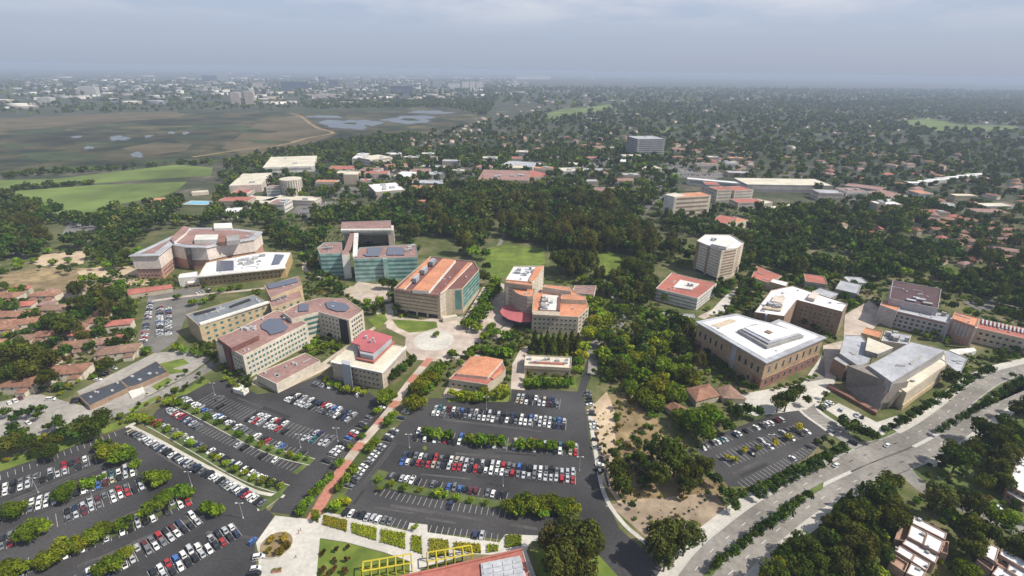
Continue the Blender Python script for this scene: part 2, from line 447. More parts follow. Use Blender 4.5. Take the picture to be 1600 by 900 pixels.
# car parks
LOT_A = [(-120, 772), (0, 737), (196, 668), (212, 670), (300, 722), (398, 778), (428, 806), (398, 850), (402, 905), (400, 960), (-200, 960)]
LOT_B = [(262, 604), (318, 600), (352, 592), (402, 616), (436, 612), (500, 586), (560, 600), (596, 628), (612, 642), (566, 700), (520, 742), (470, 806), (420, 800), (440, 772), (380, 750), (300, 708), (228, 662), (246, 640), (300, 612)]
LOT_C = [(650, 636), (672, 622), (798, 626), (800, 606), (902, 612), (918, 560), (934, 560), (912, 618), (922, 690), (938, 760), (968, 826), (1056, 905), (1085, 980), (1000, 980), (955, 905), (925, 850), (866, 846), (860, 838), (776, 842), (640, 828), (540, 806), (528, 790), (560, 740), (600, 688)]
LOT_D = [(1084, 697), (1130, 676), (1198, 650), (1252, 636), (1296, 680), (1262, 714), (1176, 760), (1138, 760), (1110, 726)]
LOT_E = [(212, 545), (232, 463), (262, 455), (318, 446), (322, 470), (288, 500), (276, 532), (246, 552)]
surface('car_park', [LOT_A, LOT_B, LOT_C, LOT_D], 0.02, M_ASPH, 'dark asphalt car parks laid out in rows')
_rp = random.Random(3)
def lane_patches(n, lines, wlo, whi, llo, lhi):
    out = []
    for _ in range(n):
        p0, p1 = _rp.choice(lines); a, c = np.array(G(*p0)), np.array(G(*p1)); t = (c - a) / np.hypot(*(c - a)); nr = np.array((-t[1], t[0]))
        L = _rp.uniform(llo, lhi); u = _rp.uniform(0, max(1, np.hypot(*(c - a)) - L)); w = _rp.uniform(wlo, whi); o = _rp.uniform(-2.0, 2.0); b = a + t * u + nr * o
        out.append([tuple(b), tuple(b + t * L), tuple(b + t * L + nr * w), tuple(b + nr * w)])
    return out
AISLES = [((0, 790), (200, 712)), ((0, 830), (220, 745)), ((20, 880), (290, 768)), ((120, 890), (310, 810)), ((220, 690), (400, 800)), ((300, 648), (470, 735)), ((340, 612), (540, 690)), ((690, 655), (900, 680)), ((640, 700), (905, 722)), ((620, 735), (905, 762)), ((570, 790), (860, 838)), ((915, 640), (960, 810)), ((1110, 706), (1250, 655)), ((1150, 745), (1270, 690)), ((540, 700), (480, 790)), ((620, 690), (545, 790)), ((320, 830), (400, 840))]
surface('asphalt_repair', lane_patches(16, AISLES, 0.8, 3.0, 6, 22), 0.0262, M_PATCH, 'darker asphalt repairs in the car park aisles', px=False, blk=False)
surface('worn_lane', lane_patches(40, AISLES, 0.7, 1.6, 14, 45), 0.0251 + 0.05 * 0, M_PATCH2, 'lighter worn wheel lanes in the car park aisles', px=False, blk=False)
surface('side_car_park', [LOT_E], 0.02, M_ASPH_OLD, 'grey asphalt side street with parking along it')
surface('gravel_yard', [[(-60, 700), (-60, 640), (60, 615), (120, 632), (160, 640), (150, 655), (60, 680), (0, 690)], [(120, 612), (240, 552), (300, 545), (330, 560), (290, 588), (200, 635), (150, 645)]],
        0.016, M_GRAVEL, 'pale grey yard round the portable classrooms')
surface('yard', [[(455, 332), (470, 316), (545, 314), (560, 318), (522, 332), (490, 347)], [(900, 252), (960, 240), (990, 250), (985, 262), (915, 268)],
                 [(1040, 256), (1090, 250), (1135, 275), (1110, 282), (1050, 276)], [(92, 372), (110, 345), (150, 348), (150, 372), (110, 378)], [(15, 400), (30, 372), (46, 376), (44, 404)], [(1500, 470), (1600, 462), (1660, 466), (1660, 482), (1530, 486)], [(720, 262), (735, 235), (750, 238), (738, 290), (722, 292)], [(505, 300), (540, 292), (590, 292), (585, 300), (520, 312)], [(840, 262), (890, 255), (905, 285), (870, 300), (840, 280)], [(560, 252), (640, 248), (700, 262), (690, 285), (640, 300), (560, 292)], [(990, 272), (1040, 272), (1050, 300), (1010, 330), (985, 305)]],
        0.1, M_ASPH_OLD, 'grey car parks and yards further off in the campus', blk=False)

# streets
NC = smooth(GP([(1042, 960), (1068, 912), (1105, 864), (1140, 834), (1178, 804), (1215, 780), (1253, 757), (1291, 737), (1329, 719), (1367, 703), (1404, 689), (1442, 669), (1480, 642), (1518, 611), (1555, 588), (1600, 575), (1700, 552)]))
SCL = smooth(GP([(1092, 960), (1120, 913), (1145, 888), (1178, 857), (1215, 825), (1253, 796), (1291, 772), (1329, 753), (1367, 736), (1404, 722), (1442, 706), (1480, 685), (1518, 658), (1555, 633), (1600, 608), (1700, 566)]))
surface('road', [ribbon(NC, -6.3, 5.2), ribbon(SCL, -6.3, 5.2)], 0.030, M_ROAD, 'worn grey dual carriageway curving round the campus', px=False)
cross = GP([(1318, 724), (1345, 690), (1395, 686), (1432, 700), (1420, 742), (1352, 762)])
SIDE1 = smooth(GP([(1300, 560), (1268, 610), (1262, 638), (1300, 668), (1345, 702)]))
SIDE2 = smooth(GP([(1398, 716), (1430, 752), (1470, 778), (1530, 800), (1580, 822), (1680, 850)]))
ST = [ribbon(SIDE1, -4.6, 4.6), ribbon(SIDE2, -4.2, 4.2)]
ST_L = smooth(GP([(170, 650), (232, 626), (290, 596), (338, 566), (372, 540)]))
ST += [ribbon(ST_L, -4.5, 4.5)]
PATHC = smooth(GP([(925, 585), (926, 560), (918, 548), (952, 520), (972, 500), (966, 470), (945, 455)]))
surface('side_street', ST + [cross], 0.036, M_ROAD, 'narrow worn side streets joining the dual carriageway', px=False)
surface('park_path', [ribbon(PATHC, -3, 3), ribbon(smooth(GP([(774, 392), (786, 370), (788, 352), (782, 338)])), -2.2, 2.2)], 0.04, M_ROAD, 'grey path winding between the trees of the park', px=False, blk=False)
# pavements: real raised slabs
pv = []
pv.append(ribbon(NC[:48], 5.2, 9.4)); pv.append(ribbon(NC[62:], 5.2, 9.0))
pv.append(ribbon(SCL[:51], -9.6, -6.3)); pv.append(ribbon(SCL[58:], -9.4, -6.3))
pv.append(ribbon(SIDE1[:-4], 4.6, 7.0)); pv.append(ribbon(SIDE1[:-4], -6.4, -4.6))
surface('pavement', pv, 0.13, M_CONC, 'pale concrete footways along the dual carriageway', px=False, thick=True)
surface('gutter', [ribbon(NC[:48], 3.2, 5.2), ribbon(NC[62:], 3.4, 5.2), ribbon(SCL, 3.6, 5.4), ribbon(SCL[:51], -6.3, -4.4), ribbon(SCL[58:], -6.3, -4.6)], 0.0385, M_KERB, 'pale concrete gutters and shoulders of the dual carriageway', px=False, blk=False)
# median strips
med = []
def between(a, b, i0, i1, j0, j1): return offset_line(a, -6.6)[i0:i1] + offset_line(b, 5.5)[j0:j1][::-1]
med.append(between(NC, SCL, 0, 39, 0, 39)); med.append(between(NC, SCL, 71, 97, 71, 97))
surface('median', med, 0.14, M_VERGE, 'planted kerbed median between the two carriageways', px=False, thick=True)
# white markings on the roads
mk = MB()
def dashes(line, off, on=3.0, gap=9.0, w=0.16):
    P = offset_line(line, off); acc = 0.0
    for a, b in zip(P, P[1:]):
        L = math.dist(a, b)
        if (acc % (on + gap)) < on: mk.sheet(ribbon([a, b], -w, w), 0.045)
        acc += L
fine = lambda l: smooth(l[::1], 3)
for line in (fine(NC), fine(SCL)):
    dashes(line, -0.6); dashes(line, 4.6, 1e9, 0, 0.12); dashes(line, -5.7, 1e9, 0, 0.12)
structure('road_marking', mk, M_WHITE, 'white lane lines and crossing bars on the dual carriageway')

# central walk, plaza and footways
WALK = smooth(GP([(487, 812), (503, 785), (528, 742), (560, 698), (590, 664), (616, 632), (640, 598), (672, 560), (706, 520)]))
surface('brick_walk', [ribbon(WALK[:16], -2.6, 2.6)], 0.135, M_BRICK, 'red brick walk running up between the car parks', px=False, thick=True)
surface('central_walk', [ribbon(WALK[15:], -2.6, 2.6)], 0.13, M_PAVE, 'pale pink paved walk leading to the round plaza', px=False, thick=True)
bands = [ribbon(WALK[i:i + 3], -2.5, 2.5) for i in (17, 24, 29, 36, 40)]
surface('brick_band', bands, 0.137, M_BRICK, 'red brick bands across the pale walk', px=False, blk=False)
surface('plaza', [[(430, 806), (470, 810), (488, 812), (512, 800), (545, 808), (636, 830), (640, 817), (668, 820), (668, 832), (780, 848), (790, 835), (865, 838), (864, 843), (830, 846), (822, 860), (840, 908), (833, 908), (814, 857), (768, 867), (737, 866), (668, 884), (640, 902), (640, 877), (600, 863), (540, 847), (500, 841), (494, 905), (490, 960), (402, 960), (404, 905), (404, 866), (400, 848)]],
        0.12, M_CONC, 'pale concrete plaza and footways at the end of the brick walk', thick=True)
surface('round_plaza', [[(636, 512), (660, 500), (700, 494), (740, 500), (760, 520), (742, 548), (716, 560), (690, 566), (650, 562), (632, 545)],
                        [(756, 470), (792, 452), (800, 500), (770, 520), (740, 512)], [(700, 600), (720, 572), (745, 553), (756, 556), (736, 590), (712, 622), (690, 622)],
                        [(798, 608), (800, 570), (812, 548), (826, 540), (822, 570), (818, 600), (820, 610)], [(560, 440), (612, 448), (612, 470), (570, 475), (540, 460)]],
        0.12, M_PAVE, 'pale paved courtyards between the engineering halls', thick=True)
_c = G(678, 532)
surface('white_disc', [[(_c[0] + 15 * math.cos(2 * math.pi * k / 40), _c[1] + 15 * math.sin(2 * math.pi * k / 40)) for k in range(40)]],
        0.136, M_CONC, 'round pale paving in the middle of the upper plaza', px=False, blk=False)
surface('front_lawn', [[(612, 499), (682, 503), (684, 512), (662, 518), (640, 520), (622, 512)], [(575, 500), (598, 488), (606, 500), (590, 516)], [(440, 452), (470, 448), (476, 462), (448, 470)]], 0.16, M_LAWN, 'small lawns in front of the campus halls', thick=True, blk=False)
surface('hall_path', [ribbon(smooth(GP([(436, 352), (470, 372), (480, 392), (476, 420), (500, 432), (540, 452), (580, 470), (600, 500), (640, 520)])), -2.2, 2.2), ribbon(smooth(GP([(505, 568), (560, 530), (600, 505), (640, 510)])), -1.6, 1.6), ribbon(GP([(614, 497), (690, 506), (720, 498)]), -2.5, 2.5),
                      ribbon(smooth(GP([(770, 440), (792, 452), (800, 500), (770, 530)])), -3, 3), ribbon(smooth(GP([(1095, 497), (1130, 478), (1150, 455), (1170, 440)])), -3, 3), ribbon(smooth(GP([(240, 470), (300, 462), (400, 452), (470, 442)])), -2, 2), GP([(1320, 492), (1358, 470), (1386, 490), (1352, 528), (1332, 560), (1312, 576), (1290, 592), (1286, 540), (1318, 532)]),
                      GP([(600, 476), (614, 474), (616, 500), (640, 505), (640, 530), (604, 512)]), GP([(390, 600), (402, 586), (432, 602), (505, 566), (520, 572), (440, 612)])],
        0.105, M_PAVE, 'pale paved paths between the campus halls', px=False, thick=True)
surface('upper_court', [[(690, 506), (724, 492), (748, 506), (724, 524), (696, 520)], [(1140, 620), (1180, 612), (1290, 592), (1308, 570), (1292, 560), (1340, 520), (1372, 490), (1382, 500), (1350, 520), (1322, 545), (1300, 610), (1260, 640), (1180, 650), (1150, 640)],
                        [(1290, 640), (1310, 630), (1370, 660), (1400, 650), (1408, 655), (1380, 680), (1350, 678)], [(1105, 492), (1140, 455), (1152, 458), (1130, 490)]],
        0.118, M_CONC, 'pale concrete courts beside the stone halls', thick=True, blk=True)
surface('walkway', [ribbon(smooth(GP([(204, 666), (240, 684), (300, 717), (352, 744), (400, 768), (444, 776)])), -0.9, 0.9), ribbon(smooth(GP([(924, 640), (934, 700), (948, 768), (975, 812), (1012, 845), (1058, 886)])), -2.6, -0.6),
                    ribbon(smooth(GP([(402, 796), (416, 790), (440, 772)])), -1.2, 1.2), ribbon(GP([(196, 668), (212, 661)]), -1, 1)],
        0.14, M_CONC, 'white concrete footway along the parking rows', px=False, thick=True)
# planted strips of lot B and C, green verges, dirt
STRIP1 = smooth(GP([(224, 654), (262, 674), (318, 706), (362, 732), (404, 752), (446, 765)]))
STRIP2 = smooth(GP([(262, 624), (300, 642), (350, 668), (400, 694), (446, 712), (488, 722)]))
surface('planting_strip', [ribbon(STRIP1, -2.8, 2.6), ribbon(STRIP2, -2.2, 2.2), ribbon(smooth(GP([(584, 752), (640, 764), (700, 775), (790, 790), (905, 800)])), -2.4, 2.4),
                           ribbon(GP([(660, 681), (720, 689), (800, 696), (900, 703)]), -1.6, 1.6), ribbon(GP([(-20, 806), (100, 775), (216, 738)]), -1.2, 1.2),
                           ribbon(GP([(-20, 916), (80, 876), (200, 826), (300, 778)]), -1.4, 1.4), ribbon(GP([(586, 752), (600, 736)]), -3, 3), ribbon(GP([(460, 740), (490, 716)]), -1.5, 1.5), ribbon(GP([(404, 796), (440, 770)]), -2, 2)],
        0.13, M_VERGE, 'narrow planted islands between the parking rows', px=False, blk=False, thick=True)
surface('kerb', [ribbon(STRIP1, -3.2, -2.8), ribbon(STRIP1, 2.6, 3.0), ribbon(STRIP2, -2.6, -2.2), ribbon(STRIP2, 2.2, 2.6)], 0.15, M_KERB, 'concrete kerbs of the planted islands', px=False, blk=False, thick=True)
surface('verge', [[(-120, 760), (0, 722), (100, 690), (180, 660), (215, 646), (218, 654), (196, 664), (100, 703), (0, 736), (-120, 770)],
                  [(258, 622), (322, 592), (330, 596), (268, 628)], [(498, 842), (545, 849), (600, 865), (640, 878), (636, 905), (494, 905)], [(512, 798), (530, 770), (545, 776), (540, 796), (528, 804)],
                  [(866, 846), (925, 856), (970, 905), (985, 960), (850, 960), (836, 862)], [(624, 500), (684, 500), (684, 515), (640, 516)], [(660, 700), (664, 696), (668, 700), (664, 704)],
                  [(700, 628), (702, 606), (798, 606), (794, 628)], [(818, 606), (820, 588), (898, 590), (902, 606)],                  [(200, 640), (246, 618), (250, 622), (206, 646)], [(236, 604), (262, 590), (270, 594), (246, 610)], [(240, 570), (286, 560), (296, 568), (270, 576), (300, 580), (256, 586)]],
        0.024, M_LAWN, 'strips of watered grass along the car parks and streets', blk=False)
surface('dirt_slope', [[(920, 640), (948, 612), (960, 640), (962, 700), (960, 760), (985, 812), (940, 750)],                        [(130, 438), (120, 424), (186, 410), (240, 432), (230, 446), (186, 446)], [(50, 412), (66, 398), (136, 391), (130, 412), (80, 418)]],
        0.028, M_DIRT, 'bare sandy slope beside the access road', blk=False)
surface('dry_grass', [[(948, 618), (985, 610), (1025, 650), (1040, 690), (1060, 740), (1140, 752), (1132, 775), (1050, 792), (968, 786), (960, 700)], [(-60, 470), (-60, 440), (60, 418), (200, 420), (180, 455), (60, 452), (0, 462)]],
        0.02, M_DRYGR, 'dry brown grass on the slope among the trees', blk=False)
surface('dull_verge', [[(1302, 648), (1318, 640), (1364, 668), (1420, 672), (1470, 645), (1520, 600), (1548, 570), (1560, 572), (1500, 635), (1440, 668), (1392, 684), (1352, 684)], [(1130, 812), (1180, 775), (1250, 732), (1318, 690), (1328, 702), (1300, 722), (1240, 752), (1180, 790)], [(1425, 738), (1480, 712), (1600, 640), (1660, 640), (1660, 830), (1560, 800), (1470, 765)]], 0.0243, M_VERGE, 'dull green banks along the dual carriageway', blk=False)
M_SAND = nmat('sandy_soil', (0.23, 0.175, 0.125), (0.36, 0.285, 0.205), 0.22, 8, 0.95, lo=0.3, hi=0.7, big=(0.05, 0.7, 1.2))
surface('sandy_ground', [[(945, 790), (1000, 780), (1115, 770), (1140, 800), (1085, 850), (1060, 884), (1012, 842), (965, 800)]], 0.0291, M_SAND, 'brown sandy ground in the fork of the roads', blk=False)

# ------------------------------------------------------------------ buildings
M_CREAM = tone('cream_render', (0.46, 0.40, 0.31)); M_CREAM2 = tone('pale_cream_render', (0.56, 0.50, 0.41))
M_TANW = tone('tan_render', (0.44, 0.345, 0.215)); M_BEIGE = tone('beige_precast', (0.40, 0.34, 0.265)); M_BEIGE2 = tone('warm_precast', (0.46, 0.385, 0.29))
M_OCHRE = tone('ochre_render', (0.42, 0.30, 0.155)); M_PINKW = tone('salmon_render', (0.46, 0.26, 0.20)); M_PALEPINK = tone('pale_pink_render', (0.57, 0.48, 0.42)); M_SHELL = tone('shell_pink_panel', (0.66, 0.57, 0.51))
M_STONE = nmat('tan_stone', (0.29, 0.20, 0.125), (0.40, 0.285, 0.19), 0.5, 6, 0.85, big=(0.08, 0.85)); M_STONE2 = tone('brown_brick', (0.27, 0.19, 0.135)); M_REDSTONE = tone('reddish_stone', (0.22, 0.115, 0.085))
M_GREYW = tone('grey_concrete', (0.30, 0.29, 0.28)); M_WHITEW = tone('white_render', (0.62, 0.60, 0.56)); M_LILAC = tone('pale_lilac_wall', (0.42, 0.38, 0.38))
M_ROOFW = tone('white_roof_membrane', (0.70, 0.70, 0.71), 0.08, big=(0.07, 0.76)); M_ROOFG = tone('light_grey_roof', (0.38, 0.39, 0.42), 0.12, big=(0.07, 0.72)); M_ROOFDG = nmat('grey_metal_roof', (0.15, 0.165, 0.18), (0.21, 0.225, 0.24), 0.3, 4, 0.55, big=(0.06, 0.85))
M_ROOFP = nmat('dusty_pink_roof', (0.235, 0.140, 0.125), (0.315, 0.195, 0.175), 0.35, 6, 0.9, big=(0.06, 0.8)); M_ROOFR = tone('red_roof', (0.36, 0.13, 0.10), 0.14); M_ROOFROSE = tone('rose_metal_roof', (0.40, 0.115, 0.125), 0.08)
M_ROOFO = nmat('orange_tile_roof', (0.44, 0.185, 0.10), (0.56, 0.26, 0.155), 0.4, 6, 0.85, big=(0.08, 0.82)); M_ROOFM = tone('maroon_roof', (0.17, 0.075, 0.066), 0.15); M_ROOFDM = tone('dark_maroon_roof', (0.085, 0.048, 0.052), 0.15)
M_ROOFT = tone('cream_roof', (0.58, 0.53, 0.43), 0.1); M_TERRA = nmat('terracotta_tiles', (0.19, 0.095, 0.065), (0.34, 0.185, 0.125), 0.5, 8, 0.9, lo=0.3, hi=0.7, big=(0.1, 0.7)); M_ROOFBR = nmat('brown_tiles', (0.16, 0.10, 0.075), (0.30, 0.19, 0.14), 0.5, 8, 0.9, lo=0.3, hi=0.7, big=(0.1, 0.75))
M_SLATE = tone('dark_flat_roof', (0.055, 0.060, 0.072), 0.12); M_DARK = tone('recess_shade', (0.03, 0.03, 0.033)); M_STEEL = tone('grey_steel', (0.33, 0.35, 0.38), 0.08, rough=0.45); M_UNIT = tone('galvanised_unit', (0.40, 0.41, 0.43), 0.15, rough=0.5)  # M_DARK: flat near-black that paints the shade of openings and recesses
M_GLD = glass('dark_window_glass', (0.030, 0.036, 0.042)); M_GLT = glass('teal_window_glass', (0.060, 0.145, 0.145)); M_GLG = glass('green_curtain_glass', (0.10, 0.20, 0.185), 0.2); M_GLG2 = glass('pale_green_spandrel', (0.27, 0.40, 0.37), 0.3); M_GLB = glass('blue_grey_glass', (0.10, 0.12, 0.16))
M_YELLOW = tone('yellow_steel', (0.52, 0.42, 0.035), 0.1, rough=0.5)

def solar_mat():
    mt = bpy.data.materials.new('solar_cells'); mt.use_nodes = True
    N, L = mt.node_tree.nodes, mt.node_tree.links
    b = N['Principled BSDF']; b.inputs['Roughness'].default_value = 0.25
    g = N.new('ShaderNodeNewGeometry'); br = N.new('ShaderNodeTexBrick')
    br.offset = 0.0; br.inputs['Scale'].default_value = 0.5; br.inputs['Mortar Size'].default_value = 0.035
    br.inputs['Color1'].default_value = (0.036, 0.046, 0.085, 1); br.inputs['Color2'].default_value = (0.046, 0.056, 0.10, 1); br.inputs['Mortar'].default_value = (0.20, 0.21, 0.24, 1)
    L.new(g.outputs['Position'], br.inputs['Vector']); L.new(br.outputs['Color'], b.inputs['Base Color'])
    return mt
M_SOLAR = solar_mat()

WIN = {}
def win_mesh(w, h, mat):
    k = (round(w, 2), round(h, 2), mat.name)
    if k not in WIN:
        mb = MB()
        def slab(a, b, y, mi):
            mb.face([(-a, y, -b), (a, y, -b), (a, y, b), (-a, y, b)], mi)
        a, b = w / 2, h / 2
        # frame standing 9 cm proud of the wall, pane set back inside it, sill below
        f = 0.09
        for x0, x1, z0, z1 in ((-a, a, -b, -b + f), (-a, a, b - f, b), (-a, -a + f, -b + f, b - f), (a - f, a, -b + f, b - f)):
            P = [(x0, -0.09, z0), (x1, -0.09, z0), (x1, -0.09, z1), (x0, -0.09, z1)]; Q = [(p[0], 0.02, p[2]) for p in P]
            mb.face(P, 1)
            for i in range(4): mb.face([P[i], Q[i], Q[(i + 1) % 4], P[(i + 1) % 4]], 1)
        slab(a - f, b - f, -0.03, 0)
        WIN[k] = mb.mesh('window', [mat, M_STEEL])
    return WIN[k]

ROOFTOP = {'solar_array', 'plant_room', 'roof_hatch', 'skylight', 'roof_slot', 'plant_deck', 'lantern', 'lantern_roof', 'lantern_wall', 'penthouse', 'penthouse_base', 'penthouse_roof', 'roof_fin', 'courtyard', 'court_well', 'roof_court', 'skylight_base', 'skylight_panel', 'sunken_terrace', 'louvred_plant_room', 'roof_strip'}
class Bld:
    def __init__(s, name, label, px, cat='building', group=None):
        x, y = G(*px)
        s.o = thing(name, label, cat, x, y, 0, 0, group)
    def vol(s, px, h, wall, roof, z0=0.0, par=0.7, name='wall', rname='roof', world=False, top=None, blk=True, base=None):
        """Block whose parapet corners are seen at px; base = how much wider the foot stands (battered wall)."""
        P = ccw([G(p[0], p[1], h) for p in px] if not world else list(px))
        if blk: block(P, 1.0)
        I = inset(P, 0.35)
        mb = MB(); mb.sides(P if base is None else inset(P, -base), z0, h, 0, P); n = len(P)
        for i in range(n):
            a, b, c, d = P[i], P[(i + 1) % n], I[(i + 1) % n], I[i]
            mb.face([(a[0], a[1], h), (b[0], b[1], h), (c[0], c[1], h), (d[0], d[1], h)], 0)
        if par > 0: mb.sides(I[::-1], h - par, h, 0)
        mb.build(name, [top or wall] if False else [wall], s.o)
        s.roof = MB().sheet(I, h - par - 0.004).build(rname, [roof], s.o)
        if name == 'wall' and not world and par >= 0.3 and h > 4 and abs(area(P)) > 260:
            s.clutter(inset(P, 3.0), h - par)
        return P
    def clutter(s, P, z):
        """Vents, hatches, ducts and curbs that every flat roof carries."""
        xs = [p[0] for p in P]; ys = [p[1] for p in P]; e = np.array(P[1]) - np.array(P[0]); ang = math.atan2(e[1], e[0]); k = 0; n = min(9, 3 + int(abs(area(P)) / 260))
        for _ in range(200):
            if k >= n: break
            x, y = random.uniform(min(xs), max(xs)), random.uniform(min(ys), max(ys))
            if not inside(x, y, P): continue
            k += 1; c = random.random()
            if c < 0.5: MB().box((x, y), (random.uniform(0.8, 1.8), random.uniform(0.8, 1.6), random.uniform(0.6, 1.4)), ang, 0, z).build('roof_vent', [M_UNIT], s.o).parent = s.roof
            elif c < 0.75: MB().box((x, y), (random.uniform(5, 11), 0.55, 0.5), ang + random.choice([0, 1.5708]), 0, z).build('duct', [M_UNIT], s.o).parent = s.roof
            else: MB().box((x, y), (random.uniform(2, 4), random.uniform(1.6, 2.6), 0.35), ang, 0, z).build('roof_hatch', [M_GREYW], s.o).parent = s.roof
    def plate(s, name, px, z0, z1, mat, world=False, top=None):
        P = [G(p[0], p[1], z1) for p in px] if not world else list(px)
        o = MB().prism(P, z0, z1, 0, None if top is None else 1, bottom=True).build(name, [mat] + ([top] if top else []), s.o)
        if name in ROOFTOP and z0 > 2 and getattr(s, 'roof', None): o.parent = s.roof
        return o
    def hip(s, px, h, rise, mat, wall, eave=0.6, z0=0.0, inner=0.38):
        P = ccw([G(p[0], p[1], h) for p in px]); block(P, 1.0)
        mb = MB().sides(inset(P, eave), z0, h, 0); mb.build('wall', [wall], s.o)
        roof_hip(P, h, rise, inner).build('roof', [mat], s.o)
        return P
    def wins(s, A, B, h, rows, cols, z0, z1, w, hh, mat, m0=0.04, m1=0.04, name='window', skip=0.0, batter=0.0):
        """Rows of windows on the wall between the roof corners seen at A and B."""
        a, b = np.array(G(A[0], A[1], h)), np.array(G(B[0], B[1], h))
        t = (b - a) / np.hypot(*(b - a)); nrm = np.array((t[1], -t[0]))
        if nrm @ (-(a + b) / 2) < 0: a, b = b, a; t = -t; nrm = -nrm
        L = np.hypot(*(b - a)); ang = math.atan2(t[1], t[0]); me = win_mesh(w, hh, mat)
        l = s.o.location
        for r in range(rows):
            z = z0 + (z1 - z0) * (r + 0.5) / rows
            for c in range(cols):
                if skip and random.random() < skip: continue
                u = m0 + (1 - m0 - m1) * (c + 0.5) / cols
                p = a + t * (u * L) + nrm * 0.02
                link(name, me, s.o, (p[0] - l.x, p[1] - l.y, z), ang)
    def bands(s, A, B, h, rows, z0, z1, hh, mat, m0=0.02, m1=0.02, name='window_band', depth=0.12):
        a, b = np.array(G(A[0], A[1], h)), np.array(G(B[0], B[1], h))
        t = (b - a) / np.hypot(*(b - a)); nrm = np.array((t[1], -t[0]))
        if nrm @ (-(a + b) / 2) < 0: a, b = b, a; t = -t; nrm = -nrm
        L = np.hypot(*(b - a)); a2 = a + t * m0 * L; b2 = b - t * m1 * L
        q = [tuple(a2 - nrm * 0.05), tuple(a2 + nrm * depth), tuple(b2 + nrm * depth), tuple(b2 - nrm * 0.05)]
        for r in range(rows):
            z = z0 + (z1 - z0) * (r + 0.5) / rows
            MB().prism(q, z - hh / 2, z + hh / 2, bottom=True).build(name, [mat], s.o)
    def units(s, px, h, n, size=(3, 2, 1.6), name='air_handler'):
        """Galvanised machines scattered on the roof inside the polygon px."""
        P = [G(p[0], p[1], h) for p in px]; xs = [p[0] for p in P]; ys = [p[1] for p in P]; k = 0
        e = np.array(P[1]) - np.array(P[0]); ang = math.atan2(e[1], e[0])
        for _ in range(400):
            if k >= n: break
            x, y = random.uniform(min(xs), max(xs)), random.uniform(min(ys), max(ys))
            if not inside(x, y, P): continue
            sc = random.uniform(0.6, 1.3); k += 1
            MB().box((x, y), (size[0] * sc, size[1] * sc, size[2] * random.uniform(0.7, 1.2)), ang, 0, h).build(name, [M_UNIT if random.random() < 0.7 else M_GREYW], s.o).parent = getattr(s, 'roof', s.o)

def roof_hip(P, h, rise, inner=0.38):
    mb = MB()
    if len(P) == 4:
        e = [math.dist(P[i], P[(i + 1) % 4]) for i in range(4)]
        if e[0] + e[2] < e[1] + e[3]: P = P[1:] + P[:1]; e = e[1:] + e[:1]
        # long edges are 0-1 and 2-3
        m0 = ((P[3][0] + P[0][0]) / 2, (P[3][1] + P[0][1]) / 2); m1 = ((P[1][0] + P[2][0]) / 2, (P[1][1] + P[2][1]) / 2)
        k = min(0.5, inner * e[1] / max(e[0], 0.1) + 0.05) if inner > 0 else 0.0
        r0 = (m0[0] + (m1[0] - m0[0]) * k, m0[1] + (m1[1] - m0[1]) * k, h + rise); r1 = (m1[0] + (m0[0] - m1[0]) * k, m1[1] + (m0[1] - m1[1]) * k, h + rise)
        Q = [(p[0], p[1], h) for p in P]
        mb.face([Q[0], Q[1], r1, r0]); mb.face([Q[2], Q[3], r0, r1]); mb.face([Q[1], Q[2], r1]); mb.face([Q[3], Q[0], r0])
    else:
        c = (sum(p[0] for p in P) / len(P), sum(p[1] for p in P) / len(P), h + rise)
        for i in range(len(P)):
            a, b = P[i], P[(i + 1) % len(P)]
            mb.face([(a[0], a[1], h), (b[0], b[1], h), c])
    mb.face([(p[0], p[1], h - 0.02) for p in P[::-1]])
    return mb

# --- long pink roofed engineering block (left of centre)
H1 = 17.0
b = Bld('laboratory_building', 'long cream laboratory block with dusty pink roof and rows of teal windows', (430, 560))
FL, FF, FR, FB = (336, 531), (379.5, 555.8), (480, 505), (432, 484)
b.vol([FL, FF, FR, FB], H1, M_CREAM2, M_ROOFP, par=0.4)
b.wins(FF, FR, H1, 4, 17, 1.0, 15.8, 1.8, 1.7, M_GLT, 0.03, 0.04)
b.wins(FL, FF, H1, 4, 4, 1.5, 15.5, 1.1, 1.5, M_GLD, 0.62, 0.06)
b.plate('stair_bay', [(347.5, 536.5), (357, 542), (357.6, 545), (347.8, 539.5)], 0, H1 + 0.3, M_ROOFM)
H2 = 20.5
b.vol([(455, 498), (498, 487), (545, 500), (567.5, 485), (540, 466), (500, 465), (468, 473), (441, 487)], H2, M_CREAM2, M_ROOFP, par=0.4)
b.wins((545, 500), (567.5, 485), H2, 5, 5, 2.0, 19.5, 1.6, 1.8, M_GLD, 0.12, 0.12)
b.wins((498, 487), (545, 500), H2, 5, 5, 2.0, 19.0, 1.4, 1.5, M_GLD, 0.05, 0.35)
b.bands((455, 498), (498, 487), H2, 4, 3.0, 19.0, 1.9, M_GLT, 0.45, 0.04)
b.plate('balcony_stack', [(529, 494.5), (541, 498.5), (541.5, 501.5), (529, 497.5)], 0.0, H2 - 1.0, M_DARK)
for k in range(4):
    b.plate('balcony', [(535, 497.5 + k * 0), (545, 500.6), (545.5, 503), (535, 500.5)], 3.5 + 4 * k, 4.6 + 4 * k, M_ROOFM)
b.plate('louvred_plant_room', [(339, 528), (361, 543.5), (404, 524), (383, 512)], H1, H1 + 3.2, M_ROOFM, top=M_ROOFP)
b.plate('solar_array', [(407, 506), (416, 500), (419, 498), (440, 497), (443, 505), (450, 510), (444, 517), (422, 522.5), (418, 517), (409, 513)], H1, H1 + 0.5, M_SOLAR)
b.plate('solar_array', [(467, 475), (482, 474.5), (482, 485), (466, 486)], H2, H2 + 0.5, M_SOLAR)
